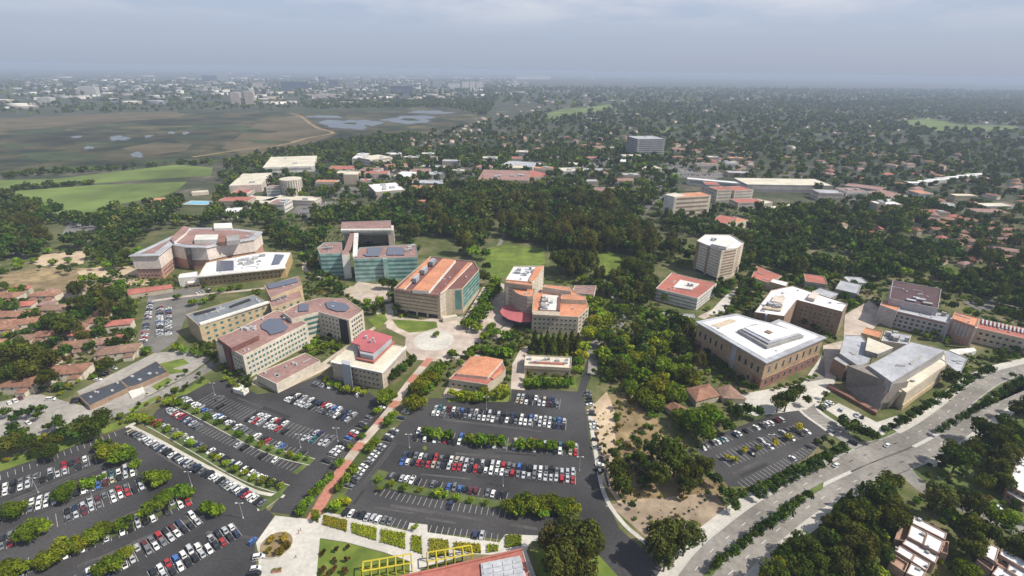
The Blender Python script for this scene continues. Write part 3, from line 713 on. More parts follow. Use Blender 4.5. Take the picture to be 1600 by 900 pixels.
b.plate('solar_array', [(508, 472.5), (520, 470.5), (540, 474), (546, 480), (540, 485.5), (526, 486), (512, 481)], H2, H2 + 0.5, M_SOLAR)
b.units([(375, 515), (395, 520), (404, 515), (388, 508)], H1 + 3.2, 6, (2.2, 2, 1.5))
b.units([(440, 500), (452, 502), (470, 497), (450, 490)], H1, 4)
b = Bld('workshop_annex', 'low pink roofed workshop annex in front of the long laboratory block', (452, 590))
b.vol([(400, 584), (431.5, 599.5), (500.5, 563.4), (476.8, 551)], 7.0, M_CREAM2, M_ROOFP, par=0.5)
b.bands((400, 584), (431.5, 599.5), 7.0, 1, 0.4, 1.2, 0.6, M_STONE2, 0.02, 0.02, 'plinth')
b.units([(450, 577), (470, 570), (465, 563), (445, 570)], 6.6, 3, (1.6, 1.4, 1.4))
b.plate('loading_wall', [(363, 607), (374, 599), (388, 606), (380, 612)], 0, 3.0, M_WHITEW)
# --- grey roofed block, left
b = Bld('office_block', 'tan office block with a ribbed grey metal roof beside the side street', (350, 525))
H = 15.5
b.vol([(290, 491), (311, 509), (419, 473), (397, 460)], H, M_TANW, M_ROOFDG, par=0.3)
b.wins((311, 509), (419, 473), H, 3, 9, 1.5, 14.5, 2.2, 2.0, M_GLT, 0.04, 0.04)
b.plate('roof_strip', [(311, 504), (418, 470), (421, 472), (313, 507)], H - 0.2, H + 0.8, M_WHITEW)
b.plate('roof_slot', [(302, 489), (336, 481), (338, 483.5), (304, 492)], H, H + 0.5, M_DARK); b.plate('roof_slot', [(358, 478), (389, 466), (392, 468.5), (360, 480)], H, H + 0.5, M_DARK)
# --- solar roofed tan pair
b = Bld('solar_roofed_building', 'tan stepped building carrying two blue solar arrays on its roof', (445, 490))
b.vol([(413, 446), (423, 465), (472, 446), (466, 431)], 19.0, M_TANW, M_ROOFP, par=0.4)
b.plate('solar_array', [(416, 444), (420, 451), (466, 440), (462, 434)], 19.0, 19.5, M_SOLAR)
b.vol([(418, 463), (424, 481), (472, 464), (467, 449)], 16.0, M_TANW, M_ROOFP, par=0.4)
b.plate('solar_array', [(421, 463), (425, 470), (448, 463), (446, 452), (436, 455)], 16.0, 16.5, M_SOLAR)
b.wins((424, 481), (472, 464), 16.0, 3, 4, 2, 15, 2.4, 2.2, M_GLT)
# --- curved salmon and white research building
b = Bld('research_building', 'sweeping salmon and pale pink research building with a white roof edge', (300, 425))
H = 23.5
O = [(205, 400), (247, 399), (268, 382), (290, 386), (322, 387), (354, 380), (396, 374), (408, 363), (372, 359), (330, 357), (300, 357), (272, 369), (236, 386)]
P = b.vol(O, H, M_SHELL, M_ROOFP, z0=10.5, par=0.5)
I = inset(P, -0.6); b.plate('roof_rim', inset(P, -1.4), H - 0.2, H + 0.5, M_WHITEW, world=True, top=M_ROOFG)
MB().sides(inset(P, 0.8), 0, 10.5, 0).build('lower_wall', [M_PINKW], b.o)
P2 = inset(P, 5.0); b.plate('roof_deck', P2, H + 0.4, H + 0.9, M_ROOFP, world=True)
for c0, c1 in (((205, 400), (247, 399)), ((247, 399), (268, 382))):
    b.wins(c0, c1, H, 2, 6, 2.0, 9.0, 1.5, 1.5, M_GLD, 0.1, 0.1)
b.plate('plant_room', [(303, 375), (339, 374), (341, 366), (306, 367)], H, H + 5, M_WHITEW); b.plate('plant_room', [(272, 378), (290, 364), (297, 355), (287, 353), (266, 372)], H, H + 3.0, M_WHITEW, top=M_ROOFP)
b.plate('plant_room', [(354, 377), (374, 375), (374, 367), (354, 368)], H, H + 4, M_GREYW); b.plate('plant_room', [(340, 378), (352, 378), (352, 367), (340, 366)], H, H + 4.0, M_REDSTONE)
b.plate('glazed_stair', [(288, 384.5), (296, 386.5), (296, 389), (288, 387.5)], 0, H - 1, M_GLD)
b.units([(380, 372), (400, 369), (402, 363), (384, 362)], H, 8)
b.plate('rear_wing', [(334, 349), (362, 348), (362, 356), (334, 357)], 0, 27, M_WHITEW)
# --- white roofed building in front of it
b = Bld('white_roofed_building', 'long ochre building under a white roof with solar arrays in front of the salmon building', (370, 440))
H = 11.0
b.vol([(310, 430), (445, 417), (455, 394), (414, 393), (322, 410)], H, M_OCHRE, M_ROOFW, par=0.5)
b.plate('roof_canopy', [(308, 432.5), (447, 418.5), (446, 416), (311, 429)], H - 0.5, H + 0.4, M_WHITEW)
b.wins((310, 430), (445, 417), H, 2, 18, 0.8, 8.5, 1.6, 1.6, M_GLD, 0.05, 0.05, skip=0.1)
b.plate('solar_array', [(338.5, 423), (365, 421), (365, 407), (339, 407)], H - 0.4, H + 0.4, M_SOLAR); b.plate('solar_array', [(424, 413), (436, 412), (444, 398), (430, 397)], H - 0.4, H + 0.4, M_SOLAR)
b.units([(375, 418), (412, 412), (412, 399), (375, 405)], H - 0.5, 14, (4, 2.5, 2))
b = Bld('entrance_block', 'small white cube shaped entrance block at the end of the ochre building', (292, 448))
b.vol([(278, 434), (292, 433), (310, 432), (308, 424), (281, 428)], 9.0, M_WHITEW, M_ROOFW, par=0.5); b.vol([(292, 443), (312, 441), (312, 434), (294, 435)], 5.0, M_OCHRE, M_ROOFW, par=0.4)
b.wins((292, 443), (312, 441), 5.0, 1, 3, 0.5, 4.2, 3.0, 2.5, M_GLD)
# --- green glass research hall
b = Bld('glass_hall', 'green glass research hall with a white pylon and raised rear bridge wing', (575, 430))
H = 23.0
b.vol([(495.5, 387), (499.5, 396.5), (534, 395.5), (534, 378), (506, 379)], H, M_GLG2, M_ROOFP, par=0.5)
b.vol([(552, 404.5), (652.5, 401.5), (649.5, 381), (562, 386.5)], H, M_GLG2, M_ROOFP, par=0.5)
b.bands((552, 404.5), (652.5, 401.5), H, 5, 1.5, 22.0, 1.7, M_GLG, 0.01, 0.01); b.bands((499.5, 396.5), (534, 395.5), H, 5, 1.5, 22.0, 1.7, M_GLG, 0.02, 0.02)
b.bands((495.5, 387), (499.5, 396.5), H, 5, 1.5, 22.0, 1.7, M_GLG, 0.02, 0.02)
b.plate('bay_strip', [(598, 402.8), (605, 402.6), (605, 404.6), (598, 404.8)], 0, H, M_GLG2)
b.plate('pylon', [(534, 398.5), (546, 397.5), (545, 391), (534, 391.5)], 0, H + 1.0, M_WHITEW, top=M_ROOFP)
b.plate('bridge_deck', [(537, 392), (547, 391), (556, 363), (548, 362)], H, H + 0.8, M_ROOFP)
b.plate('bridge_parapet', [(551, 400), (558, 399), (560, 364), (553, 364)], H + 0.2, H + 1.6, M_WHITEW)
b.plate('solar_array', [(573, 400), (592, 400), (597, 386.5), (574, 387), (574, 396), (566, 397.5)], H, H + 0.5, M_SOLAR)
b.plate('solar_array', [(604, 398), (632, 398), (631, 386), (606, 386)], H, H + 0.5, M_SOLAR)
b.units([(636, 396), (648, 395), (647, 384), (637, 385)], H, 6); b.units([(504, 392), (520, 392), (520, 382), (508, 382)], H, 4)
b.vol([(533, 357.5), (611, 357), (610.5, 344), (534, 346.5)], 27.0, M_GREYW, M_ROOFP, par=0.4, z0=20.0, blk=False); b.plate('roof_rim', [(532, 359.5), (612, 358.5), (611, 357), (533, 357.6)], 25.8, 27.3, M_WHITEW)
b.plate('leg_wall', [(537, 361), (549, 361), (549, 358), (537, 358)], 0, 20, M_LILAC); b.plate('leg_wall', [(606, 360), (615, 360), (615, 352), (606, 352)], 0, 20, M_PALEPINK)
b.plate('recessed_wall', [(548, 355), (608, 354), (608, 351), (548, 352)], 0, 20, M_BEIGE)
b.plate('forecourt', [(534, 449), (596, 443), (600, 452), (538, 460)], 0.0, 0.5, M_BEIGE)
# --- copper striped hall (centre)
b = Bld('striped_roof_hall', 'six storey beige hall with orange and brown striped roof and glass side', (680, 440))
H = 22.2
FLp, FRp = (615, 450), (687, 459.5)
O = [FLp, FRp, (696, 453.5), (706, 452), (722.5, 450.8), (748.5, 421.5), (741, 408), (673, 400)]
b.vol(O, H, M_BEIGE2, M_ROOFM, par=0.9)
b.bands(FLp, FRp, H, 5, 5.0, 20.2, 0.95, M_STONE2, 0.02, 0.06)
for u in range(4): b.bands(FLp, FRp, H, 1, 0.2, 3.8, 3.4, M_DARK, 0.03 + 0.235 * u, 0.97 - 0.235 * u - 0.20, 'opening_shade', 0.06)  # dark plates on the wall paint the shade inside the arcade
b.bands((722.5, 450.8), (748.5, 421.5), H, 1, 4.0, 21.6, 17, M_GLG, 0.03, 0.02, 'curtain_wall')
for k in range(5): b.bands((722.5, 450.8), (748.5, 421.5), H, 1, 4.0 + 3.4 * k, 4.0 + 3.4 * k + 2.4, 0.5, M_GLG2, 0.03, 0.02, 'spandrel', 0.2)
b.bands((706, 452), (722.5, 450.8), H, 1, 4.0, 21, 17, M_GLG, 0.3, 0.1, 'curtain_wall')
b.wins((687, 459.5), (696, 453.5), H, 5, 3, 5.0, 20.5, 1.6, 1.4, M_WHITEW)
def stripe(nm, a0, a1, c1, c0, mat, z=H, t=0.9, top=None): b.plate(nm, [a0, a1, c1, c0], z - 0.3, z + t, mat, top=top)
stripe('orange_roof_bay', (644, 453), (670, 455), (712, 406), (692, 403.5), M_WHITEW, H, 2.4, M_ROOFO)
stripe('orange_roof_strip', (688, 457.5), (695, 453), (738, 410), (731, 410), M_WHITEW, H, 1.1, M_ROOFO)
stripe('orange_roof_strip', (622, 450.5), (632, 451.5), (676, 405), (669, 404), M_WHITEW, H, 1.0, M_ROOFO)
for k in range(3):
    t = k * 13; b.plate('roof_fin', [(644 + t, 435 - t), (650 + t, 435.5 - t), (655 + t, 430 - t), (649 + t, 429 - t)], H, H + 3.8, M_STEEL)
b.plate('front_canopy', [(616, 450.5), (686, 460), (686, 462.5), (616, 452.5)], H - 0.6, H - 0.1, M_ROOFM)
b.plate('terrace_wall', [(728, 502), (732, 505), (768, 452), (763, 449)], 0, 5.0, M_CREAM2); b.plate('terrace_deck', [(724, 499), (728, 502), (763, 449), (755, 448)], 0, 4.0, M_PAVE)
b.plate('portico', [(690, 494), (712, 491), (715, 494), (692, 498)], 0, 3.6, M_CREAM2)
# --- curved complex with orange roofs
b = Bld('curved_faculty_building', 'faculty complex with orange roofs, curved wing and maroon canopy', (850, 480))
H = 27.0
b.vol([(790, 437), (832, 441), (850, 415), (803, 415.5)], H, M_CREAM2, M_ROOFW, par=1.2); b.plate('roof_edge', [(836, 418), (850, 414.5), (840, 433), (830, 441), (826, 438)], H - 0.1, H + 0.4, M_CREAM2, top=M_ROOFO)
b.wins((832, 441), (850, 415), H, 5, 6, 9, 25, 1.4, 1.4, M_GREYW); b.units([(802, 432), (826, 434), (838, 419), (810, 418)], H - 1.0, 9, (3, 2.4, 2.2))
b.plate('roof_edge', [(789.5, 441), (831, 446), (832, 440.5), (791, 436)], H - 2, H - 1.0, M_CREAM2, top=M_ROOFO)
H = 21.0
arc = [(788, 444)] + [(800 + 2, 452), (806, 457), (814, 461), (824, 463), (833, 463)]
b.vol(arc + [(836, 452), (812, 441)], H, M_BEIGE, M_ROOFO, par=0.6)
for c0, c1 in zip([(802, 452), (806, 457), (814, 461), (824, 463)], [(806, 457), (814, 461), (824, 463), (833, 463)]): b.bands(c0, c1, H, 5, 3, 20, 1.3, M_GREYW, 0.0, 0.0)
b.bands((788, 444), (802, 452), H, 5, 3, 20, 1.3, M_STONE2, 0.1, 0.1)
b.plate('maroon_canopy', [(781, 487), (787, 477), (800, 476), (812, 486), (829, 488), (829, 503), (812, 503.5), (795, 499), (785, 493)], 5.5, 6.5, M_ROOFDM, top=M_ROOFROSE)
b.plate('canopy_drum', [(785, 489), (790, 482), (828, 490), (828, 499), (810, 498), (795, 495)], 0, 5.5, M_GLB)
H = 15.5
b.vol([(831, 492), (904, 495), (920, 480), (916, 468), (892, 451), (851, 447), (833, 462)], H, M_CREAM, M_ROOFO, par=0.5)
b.wins((831, 492), (904, 495), H, 3, 10, 3.0, 14.0, 1.5, 1.4, M_GLD, 0.03, 0.02); b.wins((904, 495), (920, 480), H, 4, 3, 2, 15, 3.2, 1.6, M_DARK)
b.plate('roof_court', [(844, 483), (871, 485), (874, 462), (848, 460)], H, H + 1.2, M_WHITEW); b.units([(846, 481), (868, 482), (870, 465), (850, 464)], H + 1.2, 8, (3, 5, 1.6))
b.plate('roof_terrace', [(832, 491), (875, 493.5), (875, 487), (833, 485)], H, H + 1.6, M_BEIGE); b.plate('stair_slot', [(871, 484.5), (875, 485), (876, 462), (872.5, 462)], H, H + 2.4, M_ROOFM)
b.vol([(848, 448), (892, 455), (889, 448), (852, 444.5)], H + 5, M_CREAM2, M_ROOFO, par=0.3, z0=H - 1); b.vol([(876, 467), (916, 469), (915, 463), (890, 460), (878, 460)], H + 3.5, M_CREAM, M_ROOFO, par=0.3, z0=H - 1)
b = Bld('rear_annex', 'low rose roofed annex half hidden behind the curved faculty building', (915, 462))
b.vol([(893, 457), (928, 460), (932, 446), (898, 446)], 8.0, M_PALEPINK, M_ROOFP, par=0.6)
# --- rose penthouse building
b = Bld('library_building', 'white three storey building topped by a rose coloured penthouse roof', (575, 580))
H = 14.0
b.vol([(518, 563), (596.5, 580), (633.5, 541), (560, 527)], H, M_BEIGE2, M_ROOFT, par=0.6)
b.plate('cornice', [(516, 565.5), (597, 582.5), (596.5, 580), (518, 563)], H - 0.4, H + 0.3, M_WHITEW); b.plate('cornice', [(597, 582.5), (635.5, 541.5), (633.5, 540), (596, 580)], H - 0.4, H + 0.32, M_WHITEW)
b.wins((518, 563), (596.5, 580), H, 3, 9, 1.5, 12.5, 1.6, 1.2, M_GLD, 0.2, 0.06); b.wins((596.5, 580), (633.5, 541), H, 3, 11, 1.0, 12.5, 1.5, 1.4, M_GREYW)
b.plate('stair_tower', [(533.5, 562), (547, 564.5), (547, 571), (533.5, 568)], 0, H + 4.2, M_STEEL)
b.plate('penthouse_base', [(557, 560), (584, 565.5), (617, 533), (580, 524), (562, 535)], H, H + 1.0, M_ROOFR); b.plate('penthouse', [(563, 552), (583, 556), (612, 529), (578, 520), (558, 534)], H, H + 4.2, M_STEEL)
b.plate('penthouse_roof', [(549, 535.5), (562, 539), (563, 547), (583, 551), (613, 525.5), (576, 515), (566, 518)], H + 4.2, H + 5.0, M_ROOFROSE); b.units([(568, 540), (585, 540), (590, 530), (572, 527)], H + 5, 4, (1.2, 1.2, 1.8))
# --- auditorium and small block
b = Bld('auditorium', 'low auditorium with a broad orange hipped roof on the walk', (742, 600))
H = 6.5
b.vol([(701, 592), (762, 601), (790, 578), (786, 567), (735, 562), (716, 578)], H, M_CREAM, M_ROOFR, par=0.4)
P = ccw([G(*p, H + 1.5) for p in [(713, 584), (762, 589), (786, 562), (760, 557), (735, 557)]])
MB().sides(P, H - 0.4, H + 1.5).build('upper_wall', [M_CREAM2], b.o); roof_hip(P, H + 1.5, 1.6).build('orange_roof', [M_ROOFO], b.o)
b.plate('orange_porch', [(729, 598), (752, 601), (754, 596), (731, 592.5)], H - 2, H - 1.2, M_CREAM, top=M_ROOFO); b.plate('orange_porch', [(771, 593), (787, 580), (782, 577), (768, 590)], H, H + 0.6, M_ROOFO)
b.wins((701, 592), (762, 601), H, 1, 6, 1, 5, 2, 1.6, M_GLD)
b = Bld('lecture_block', 'small flat roofed lecture block behind a clipped hedge', (857, 580))
b.vol([(819, 571), (892, 575), (893.5, 557.5), (821, 554)], 6.5, M_BEIGE2, M_ROOFT, par=0.8); b.bands((819, 571), (892, 575), 6.5, 1, 3.4, 4.6, 1.0, M_STONE2)
b.plate('roof_strip', [(832, 567), (882, 569.5), (882, 566.5), (833, 564)], 5.7, 6.3, M_ROOFR); b.units([(826, 566), (886, 569), (886, 560), (828, 557)], 5.8, 7, (2.4, 2, 1.3))
# --- red square building, tower
b = Bld('courtyard_building', 'square white banded building with red roof and open courtyard', (1072, 462))
H = 11.3
Cq = [(1024.8, 450.3), (1090.3, 466), (1120, 442.6), (1049.4, 426)]
b.vol(Cq, H, M_WHITEW, M_ROOFR, par=0.4)
for a0, a1 in ((Cq[0], Cq[1]), (Cq[1], Cq[2])): b.bands(a0, a1, H, 3, 0.8, 10.2, 1.2, M_GREYW, 0.01, 0.01)
b.plate('courtyard', [(1052, 448.5), (1080, 452.5), (1093, 443.5), (1063, 437)], H - 0.3, H + 0.5, M_WHITEW); b.plate('court_well', [(1072, 447), (1080, 448), (1083, 444), (1075, 442.8)], H + 0.4, H + 0.7, M_GREYW)
b.units([(1072, 449), (1079, 450), (1082, 446), (1076, 445)], H + 0.5, 2, (2, 2, 2.5))
b = Bld('tower_block', 'tall white nine storey tower with deep vertical grooves', (1125, 420))
H = 31.0
Tq = [(1089, 376), (1128, 391.5), (1152, 387), (1162.5, 379), (1142, 366.5), (1102, 366)]
b.vol(Tq, H, M_CREAM2, M_ROOFW, par=1.0)
b.bands(Tq[0], Tq[1], H, 9, 3.5, 30, 1.0, M_GREYW, 0.16, 0.05); b.bands(Tq[1], Tq[2], H, 9, 3.5, 30, 1.6, M_STONE2, 0.15, 0.05); b.bands(Tq[2], Tq[3], H, 9, 3.5, 30, 1.4, M_STONE2, 0.1, 0.4)
for u0, u1 in ((0.0, 0.13), (0.46, 0.56)): b.bands(Tq[0], Tq[1], H, 1, 1, 30.2, 29, M_STONE2, u0, 1 - u1, 'groove_shade', 0.2)  # brown strips proud of the wall stand in for the shaded grooves
b.bands(Tq[0], Tq[1], H, 1, 0.1, 3.0, 2.9, M_DARK, 0, 0, 'ground_floor_shade', 0.15)  # dark strip paints the shade of the set-back ground storey
b.plate('plant_room', [(1112, 381), (1135, 386), (1146, 376), (1124, 370)], H, H + 3, M_WHITEW); b.units([(1100, 376), (1125, 386), (1150, 380), (1110, 369)], H - 0.8, 10, (3, 2.5, 2))
# --- stone hall
b = Bld('stone_hall', 'large tan stone hall with broad white roof and raised white lantern', (1190, 565))
H = 20.8
Sq = [(1091, 503.3), (1139, 531.5), (1196.7, 565), (1287, 527), (1218, 500.5), (1205, 506), (1180, 500), (1151, 491)]
P = b.vol(Sq, H, M_STONE, M_ROOFW, par=0.5)
b.plate('cornice', inset(P, -1.3), H - 0.9, H + 0.1, M_STEEL, world=True, top=M_ROOFG); b.plate('roof_deck', inset(P, 2.2), H + 0.05, H + 0.35, M_ROOFW, world=True)
b.wins(Sq[2], Sq[3], H, 1, 8, 9.0, 18.0, 1.8, 5.0, M_GLD, 0.03, 0.03); b.wins(Sq[2], Sq[3], H, 1, 9, 1.0, 7.0, 2.0, 3.8, M_GLD, 0.03, 0.03)
b.wins(Sq[0], Sq[1], H, 1, 5, 9.0, 17.0, 1.8, 4.4, M_GLD, 0.04, 0.08); b.wins(Sq[1], Sq[2], H, 1, 5, 9.0, 17.0, 1.8, 4.4, M_GLD, 0.12, 0.05); b.wins(Sq[0], Sq[2], H, 1, 11, 1.5, 6.0, 1.8, 3.2, M_GLD, 0.04, 0.04)
for a0, a1 in ((Sq[0], Sq[2]), (Sq[2], Sq[3])): b.bands(a0, a1, H, 1, 0.2, 7.6, 7.2, M_REDSTONE, 0.0, 0.0, 'red_stone_base', 0.03); b.bands(a0, a1, H, 1, 7.6, 8.2, 0.5, M_STONE, 0.0, 0.0, 'string_course', 0.35)
b.plate('downpipe_bay', [(1146, 536), (1153, 540), (1152, 541.5), (1145, 537.6)], 0, H - 1.0, M_STEEL)
b.plate('lantern_wall', [(1153, 515), (1199, 541.5), (1256, 524), (1216, 508), (1176, 507)], H, H + 2.5, M_GREYW); b.plate('lantern', [(1158, 513.5), (1201, 536.5), (1252, 521.5), (1212, 505.5), (1180, 506)], H, H + 3.6, M_STEEL, top=M_ROOFG); b.plate('lantern_roof', [(1164, 512), (1204, 532), (1246, 519), (1196, 504)], H + 3.6, H + 4.3, M_ROOFW)
b.plate('roof_hatch', [(1194, 517.5), (1203, 521), (1208, 518.5), (1199, 515)], H + 4.3, H + 5.0, M_STONE2); b.plate('sunken_terrace', [(1110, 508), (1124, 511.5), (1152, 501.5), (1141, 498)], H + 0.3, H + 0.6, M_BEIGE2)
# --- brown brick block with white roof
b = Bld('brick_block', 'brown brick block of two wings under a bright white roof', (1255, 520))
H = 21.0
Bq = [(1178.7, 487.5), (1226, 494), (1245.5, 468.5), (1317, 487), (1325, 474.4), (1239, 446), (1224, 449), (1205, 453)]
b.vol(Bq, H, M_STONE2, M_ROOFW, par=0.6)
b.wins(Bq[2], Bq[3], H, 5, 8, 2, 19, 1.5, 1.5, M_GLD, 0.1, 0.08, skip=0.1); b.wins(Bq[0], Bq[1], H, 4, 4, 4, 18, 1.4, 1.6, M_GLD); b.wins(Bq[3], Bq[4], H, 5, 2, 2, 19, 1.6, 1.6, M_CREAM2)
b.plate('white_band', [(1196, 490), (1199, 490.5), (1199, 492.5), (1196, 492)], 0, H + 0.2, M_STEEL)
b.plate('plant_deck', [(1192, 481), (1220, 485), (1224, 476), (1200, 472)], H - 0.2, H + 1.0, M_BEIGE2); b.plate('plant_deck', [(1205, 470), (1222, 473), (1228, 464), (1211, 461)], H - 0.2, H + 1.4, M_PALEPINK); b.plate('plant_deck', [(1262, 464), (1273, 467), (1280, 458), (1270, 455)], H - 0.2, H + 2.2, M_PALEPINK)
b.units([(1194, 480), (1216, 484), (1219, 477), (1201, 474)], H + 1, 8, (2.4, 2, 2))
b = Bld('red_roofed_hall', 'low red tiled hall between the tower and the brick block', (1198, 440))
b.vol([(1174, 433), (1203, 442), (1222, 431), (1182, 415)], 8, M_CREAM, M_ROOFR, par=0.3); b.vol([(1203, 440), (1228, 447), (1232, 441), (1208, 435)], 9, M_TANW, M_ROOFW, par=0.4)
# --- slanted walled hall, right
b = Bld('slanted_hall', 'grey hall with sloping side wall, silver roof and orange footing by the main road', (1390, 610))
H = 12.5
up_ = [(1330, 566), (1393.7, 598), (1477, 548), (1424, 535), (1404, 533), (1357, 571)]
b.vol([(1357, 571), (1394, 597.5), (1477, 547), (1424, 534)], H + 6, M_GREYW, M_ROOFG, par=0.2)
Pw = [G(*p, H + 4) for p in [(1324, 571), (1395, 600)]]; Pf = [G(*p) for p in [(1367, 643), (1321, 606)]]
gl = MB()
A, B_, C_, D_ = Pf[1], Pf[0], Pw[1], Pw[0]
gl.face([(A[0], A[1], 0), (B_[0], B_[1], 0), (C_[0], C_[1], H + 4), (D_[0], D_[1], H + 4)])
A2, B2 = [G(*p, H + 4) for p in [(1357, 569), (1420, 596)]]
gl.face([(B_[0], B_[1], 0), (B2[0], B2[1], 0), (B2[0], B2[1], H + 4), (C_[0], C_[1], H + 4)]); gl.face([(A[0], A[1], 0), (D_[0], D_[1], H + 4), (A2[0], A2[1], H + 4), (A2[0], A2[1], 0)]); gl.face([(D_[0], D_[1], H + 4), (C_[0], C_[1], H + 4), (B2[0], B2[1], H + 4), (A2[0], A2[1], H + 4)])
gl.build('sloping_wall', [tone('taupe_cladding', (0.215, 0.19, 0.17))], b.o); block([A, B_, B2, A2])
b.vol([(1396, 600), (1417, 613.7), (1479, 570), (1477, 553)], H, M_CREAM, M_ROOFT, par=0.3, base=0.0)
b.bands((1417, 613.7), (1479, 570), H, 1, 0.2, 4.0, 3.4, M_TANW, 0.0, 0.0, 'orange_footing', 0.5)
for k in range(2):
    x = k * 14; p0, p1 = G(1372 + x, 642 - x * .35), G(1391 + x * 1.1, 599 + x * .9, H + 3.5)
    MB().bar((p0[0], p0[1], 0), (p1[0], p1[1], H + 3.8), 1.3).build('buttress_fin', [M_CREAM], b.o)
b.vol([(1312, 552), (1342, 572), (1358, 566), (1366, 549), (1346, 524), (1320, 523)], 13, M_GREYW, M_ROOFG, par=0.4); b.plate('raised_roof', [(1352, 547), (1372, 553), (1396, 543), (1356, 527)], 13, 16.5, M_GREYW, top=M_ROOFT)
b.vol([(1302, 560), (1322, 572), (1334, 566), (1316, 552)], 11, M_STONE2, M_ROOFG, par=0.3)
b.plate('red_brick_base', [(1293, 602), (1370, 645), (1372, 641), (1297, 599)], 0, 2.2, M_REDSTONE); b.plate('roof_slot', [(1400, 571), (1415, 571.5), (1416, 569), (1402, 568)], H + 6, H + 6.4, M_GREYW); b.plate('roof_slot', [(1424, 569), (1442, 556), (1439, 554.5), (1421, 567)], H + 6, H + 6.4, M_GREYW)
b.units([(1424, 586), (1450, 568), (1446, 564), (1420, 580)], H - 0.2, 6, (3, 1.6, 1.2))
b.vol([(1346, 520), (1376, 528), (1380, 518), (1352, 511)], 12, M_TANW, M_ROOFO, par=0.5); b.units([(1380, 530), (1415, 536), (1420, 526), (1385, 520)], 8, 8, (4, 3, 3)); b.vol([(1377, 532), (1420, 538), (1424, 524), (1383, 517)], 8, M_PALEPINK, M_ROOFG, par=0.4)
b.vol([(1470, 560), (1500, 585), (1512, 560), (1480, 546)], 7, M_GREYW, M_ROOFG, par=0.4)
# --- long arts wing, dark maroon roof
b = Bld('arts_building', 'long pale arts wing with square windows and a big dark maroon roof', (1440, 510))
H = 14.0
b.vol([(1393, 484), (1484, 505), (1490, 493), (1440, 482), (1402, 476)], H, M_LILAC, M_ROOFG, par=0.5); b.wins((1393, 484), (1484, 505), H, 3, 9, 1.0, 11.5, 2.0, 1.8, M_GLD, 0.07, 0.06)
b.bands((1393, 484), (1484, 505), H, 1, 12.2, 13.2, 0.7, M_ROOFR, 0.1, 0.05, 'red_band', 0.3)
b.vol([(1375, 476), (1402, 486), (1408, 478), (1380, 468)], 15, M_LILAC, M_ROOFO, par=0.5)
b.vol([(1390, 466), (1466, 482), (1471, 451.5), (1395, 437.5)], 20, M_LILAC, M_ROOFDM, par=0.6); b.units([(1415, 470), (1450, 476), (1452, 466), (1418, 462)], 20, 4, (5, 2.6, 1.2))
b.units([(1406, 480), (1478, 496), (1480, 490), (1410, 476)], H, 10, (3.5, 2.4, 2.2))
b = Bld('striped_foyer', 'orange brick foyer striped with upright pale blue fins', (1508, 530))
H = 17.0
b.vol([(1487, 497), (1525, 510), (1530, 497), (1492, 487)], H, M_PINKW, M_ROOFO, par=0.5)
for k in range(5): b.wins((1487, 497), (1525, 510), H, 1, 5, 5, 15.5, 1.4, 9.5, M_UNIT, 0.12, 0.1) if k == 0 else None
b.plate('corner_pier', [(1485, 496), (1487.5, 497), (1487.5, 499), (1485, 498)], 0, H + 2.5, M_STEEL); b.plate('corner_pier', [(1524, 510), (1527, 511), (1527, 513), (1524, 512)], 0, H + 0.5, M_CREAM2)
b.plate('white_terrace', [(1472, 550), (1488, 556), (1526, 548), (1522, 543), (1486, 546)], 0, 3, M_WHITEW)
b = Bld('gallery_wing', 'long low gallery wing roofed with blue and white sawtooth strips', (1568, 540))
H = 12.0
b.vol([(1526, 512), (1640, 538), (1650, 522), (1530, 498)], H, M_CREAM, M_ROOFR, par=0.5); b.wins((1526, 512), (1640, 538), H, 2, 10, 1.5, 10.5, 2.0, 1.8, M_GLD, 0.04, 0.04)
for k in range(13):
    x = 1534 + k * 6.2; y = 505 + k * 1.42; b.plate('skylight', [(x, y), (x + 2.6, y + 0.6), (x + 3.6, y - 6.0), (x + 1, y - 6.6)], H - 0.3, H + 0.7, M_UNIT)
# --- foreground rust roof with skylights and yellow pergola
b = Bld('rust_roofed_building', 'rust red roofed building with a pale panelled skylight at the foot of the photo', (740, 940))
H = 9.0
Rq = [(575, 912), (690, 887), (816, 857), (826, 890), (850, 960), (560, 980)]
P = b.vol(Rq, H, M_CREAM, M_ROOFR, par=0.25)
b.plate('roof_rim', [(574, 913), (690, 888.5), (817, 858.5), (816, 856), (690, 885.5), (573, 910)], H - 0.4, H + 0.25, M_ROOFR)
b.plate('skylight_base', [(751, 880), (812, 868), (822, 900), (830, 960), (760, 970), (753, 900)], H - 0.3, H + 0.6, M_UNIT)
for j in range(6):
    for k in range(4):
        x = 754 + k * 15.5 + j * 0.9; y = 883.5 + j * 8.2 - k * 3.0
        b.plate('skylight_panel', [(x, y), (x + 14, y - 2.7), (x + 15, y + 3.0), (x + 0.8, y + 5.8)], H + 0.6, H + 0.85, M_ROOFG)
def pergola(p0, p1, n, label):
    """Yellow square frames in a row between two ground pixels (at height 5 m)."""
    a, c = np.array(G(*p0, 5.0)), np.array(G(*p1, 5.0)); t = (c - a) / np.hypot(*(c - a)); nr = np.array((-t[1], t[0])) * 4.2
    o = thing('yellow_pergola', label, 'pergola', *((a + c) / 2))
    for k in range(n + 1):
        q = a + (c - a) * k / n; r = q + nr
        MB().bar((q[0], q[1], 0), (q[0], q[1], 5.0), 0.35).build('post', [M_YELLOW], o); MB().bar((r[0], r[1], 0), (r[0], r[1], 5.0), 0.35).build('post', [M_YELLOW], o)
        MB().bar((q[0], q[1], 5.0), (r[0], r[1], 5.0), 0.45).build('cross_beam', [M_YELLOW], o)
    for d in (np.zeros(2), nr):
        q, r = a + d, c + d; MB().bar((q[0], q[1], 5.25), (r[0], r[1], 5.25), 0.5).build('long_beam', [M_YELLOW], o)
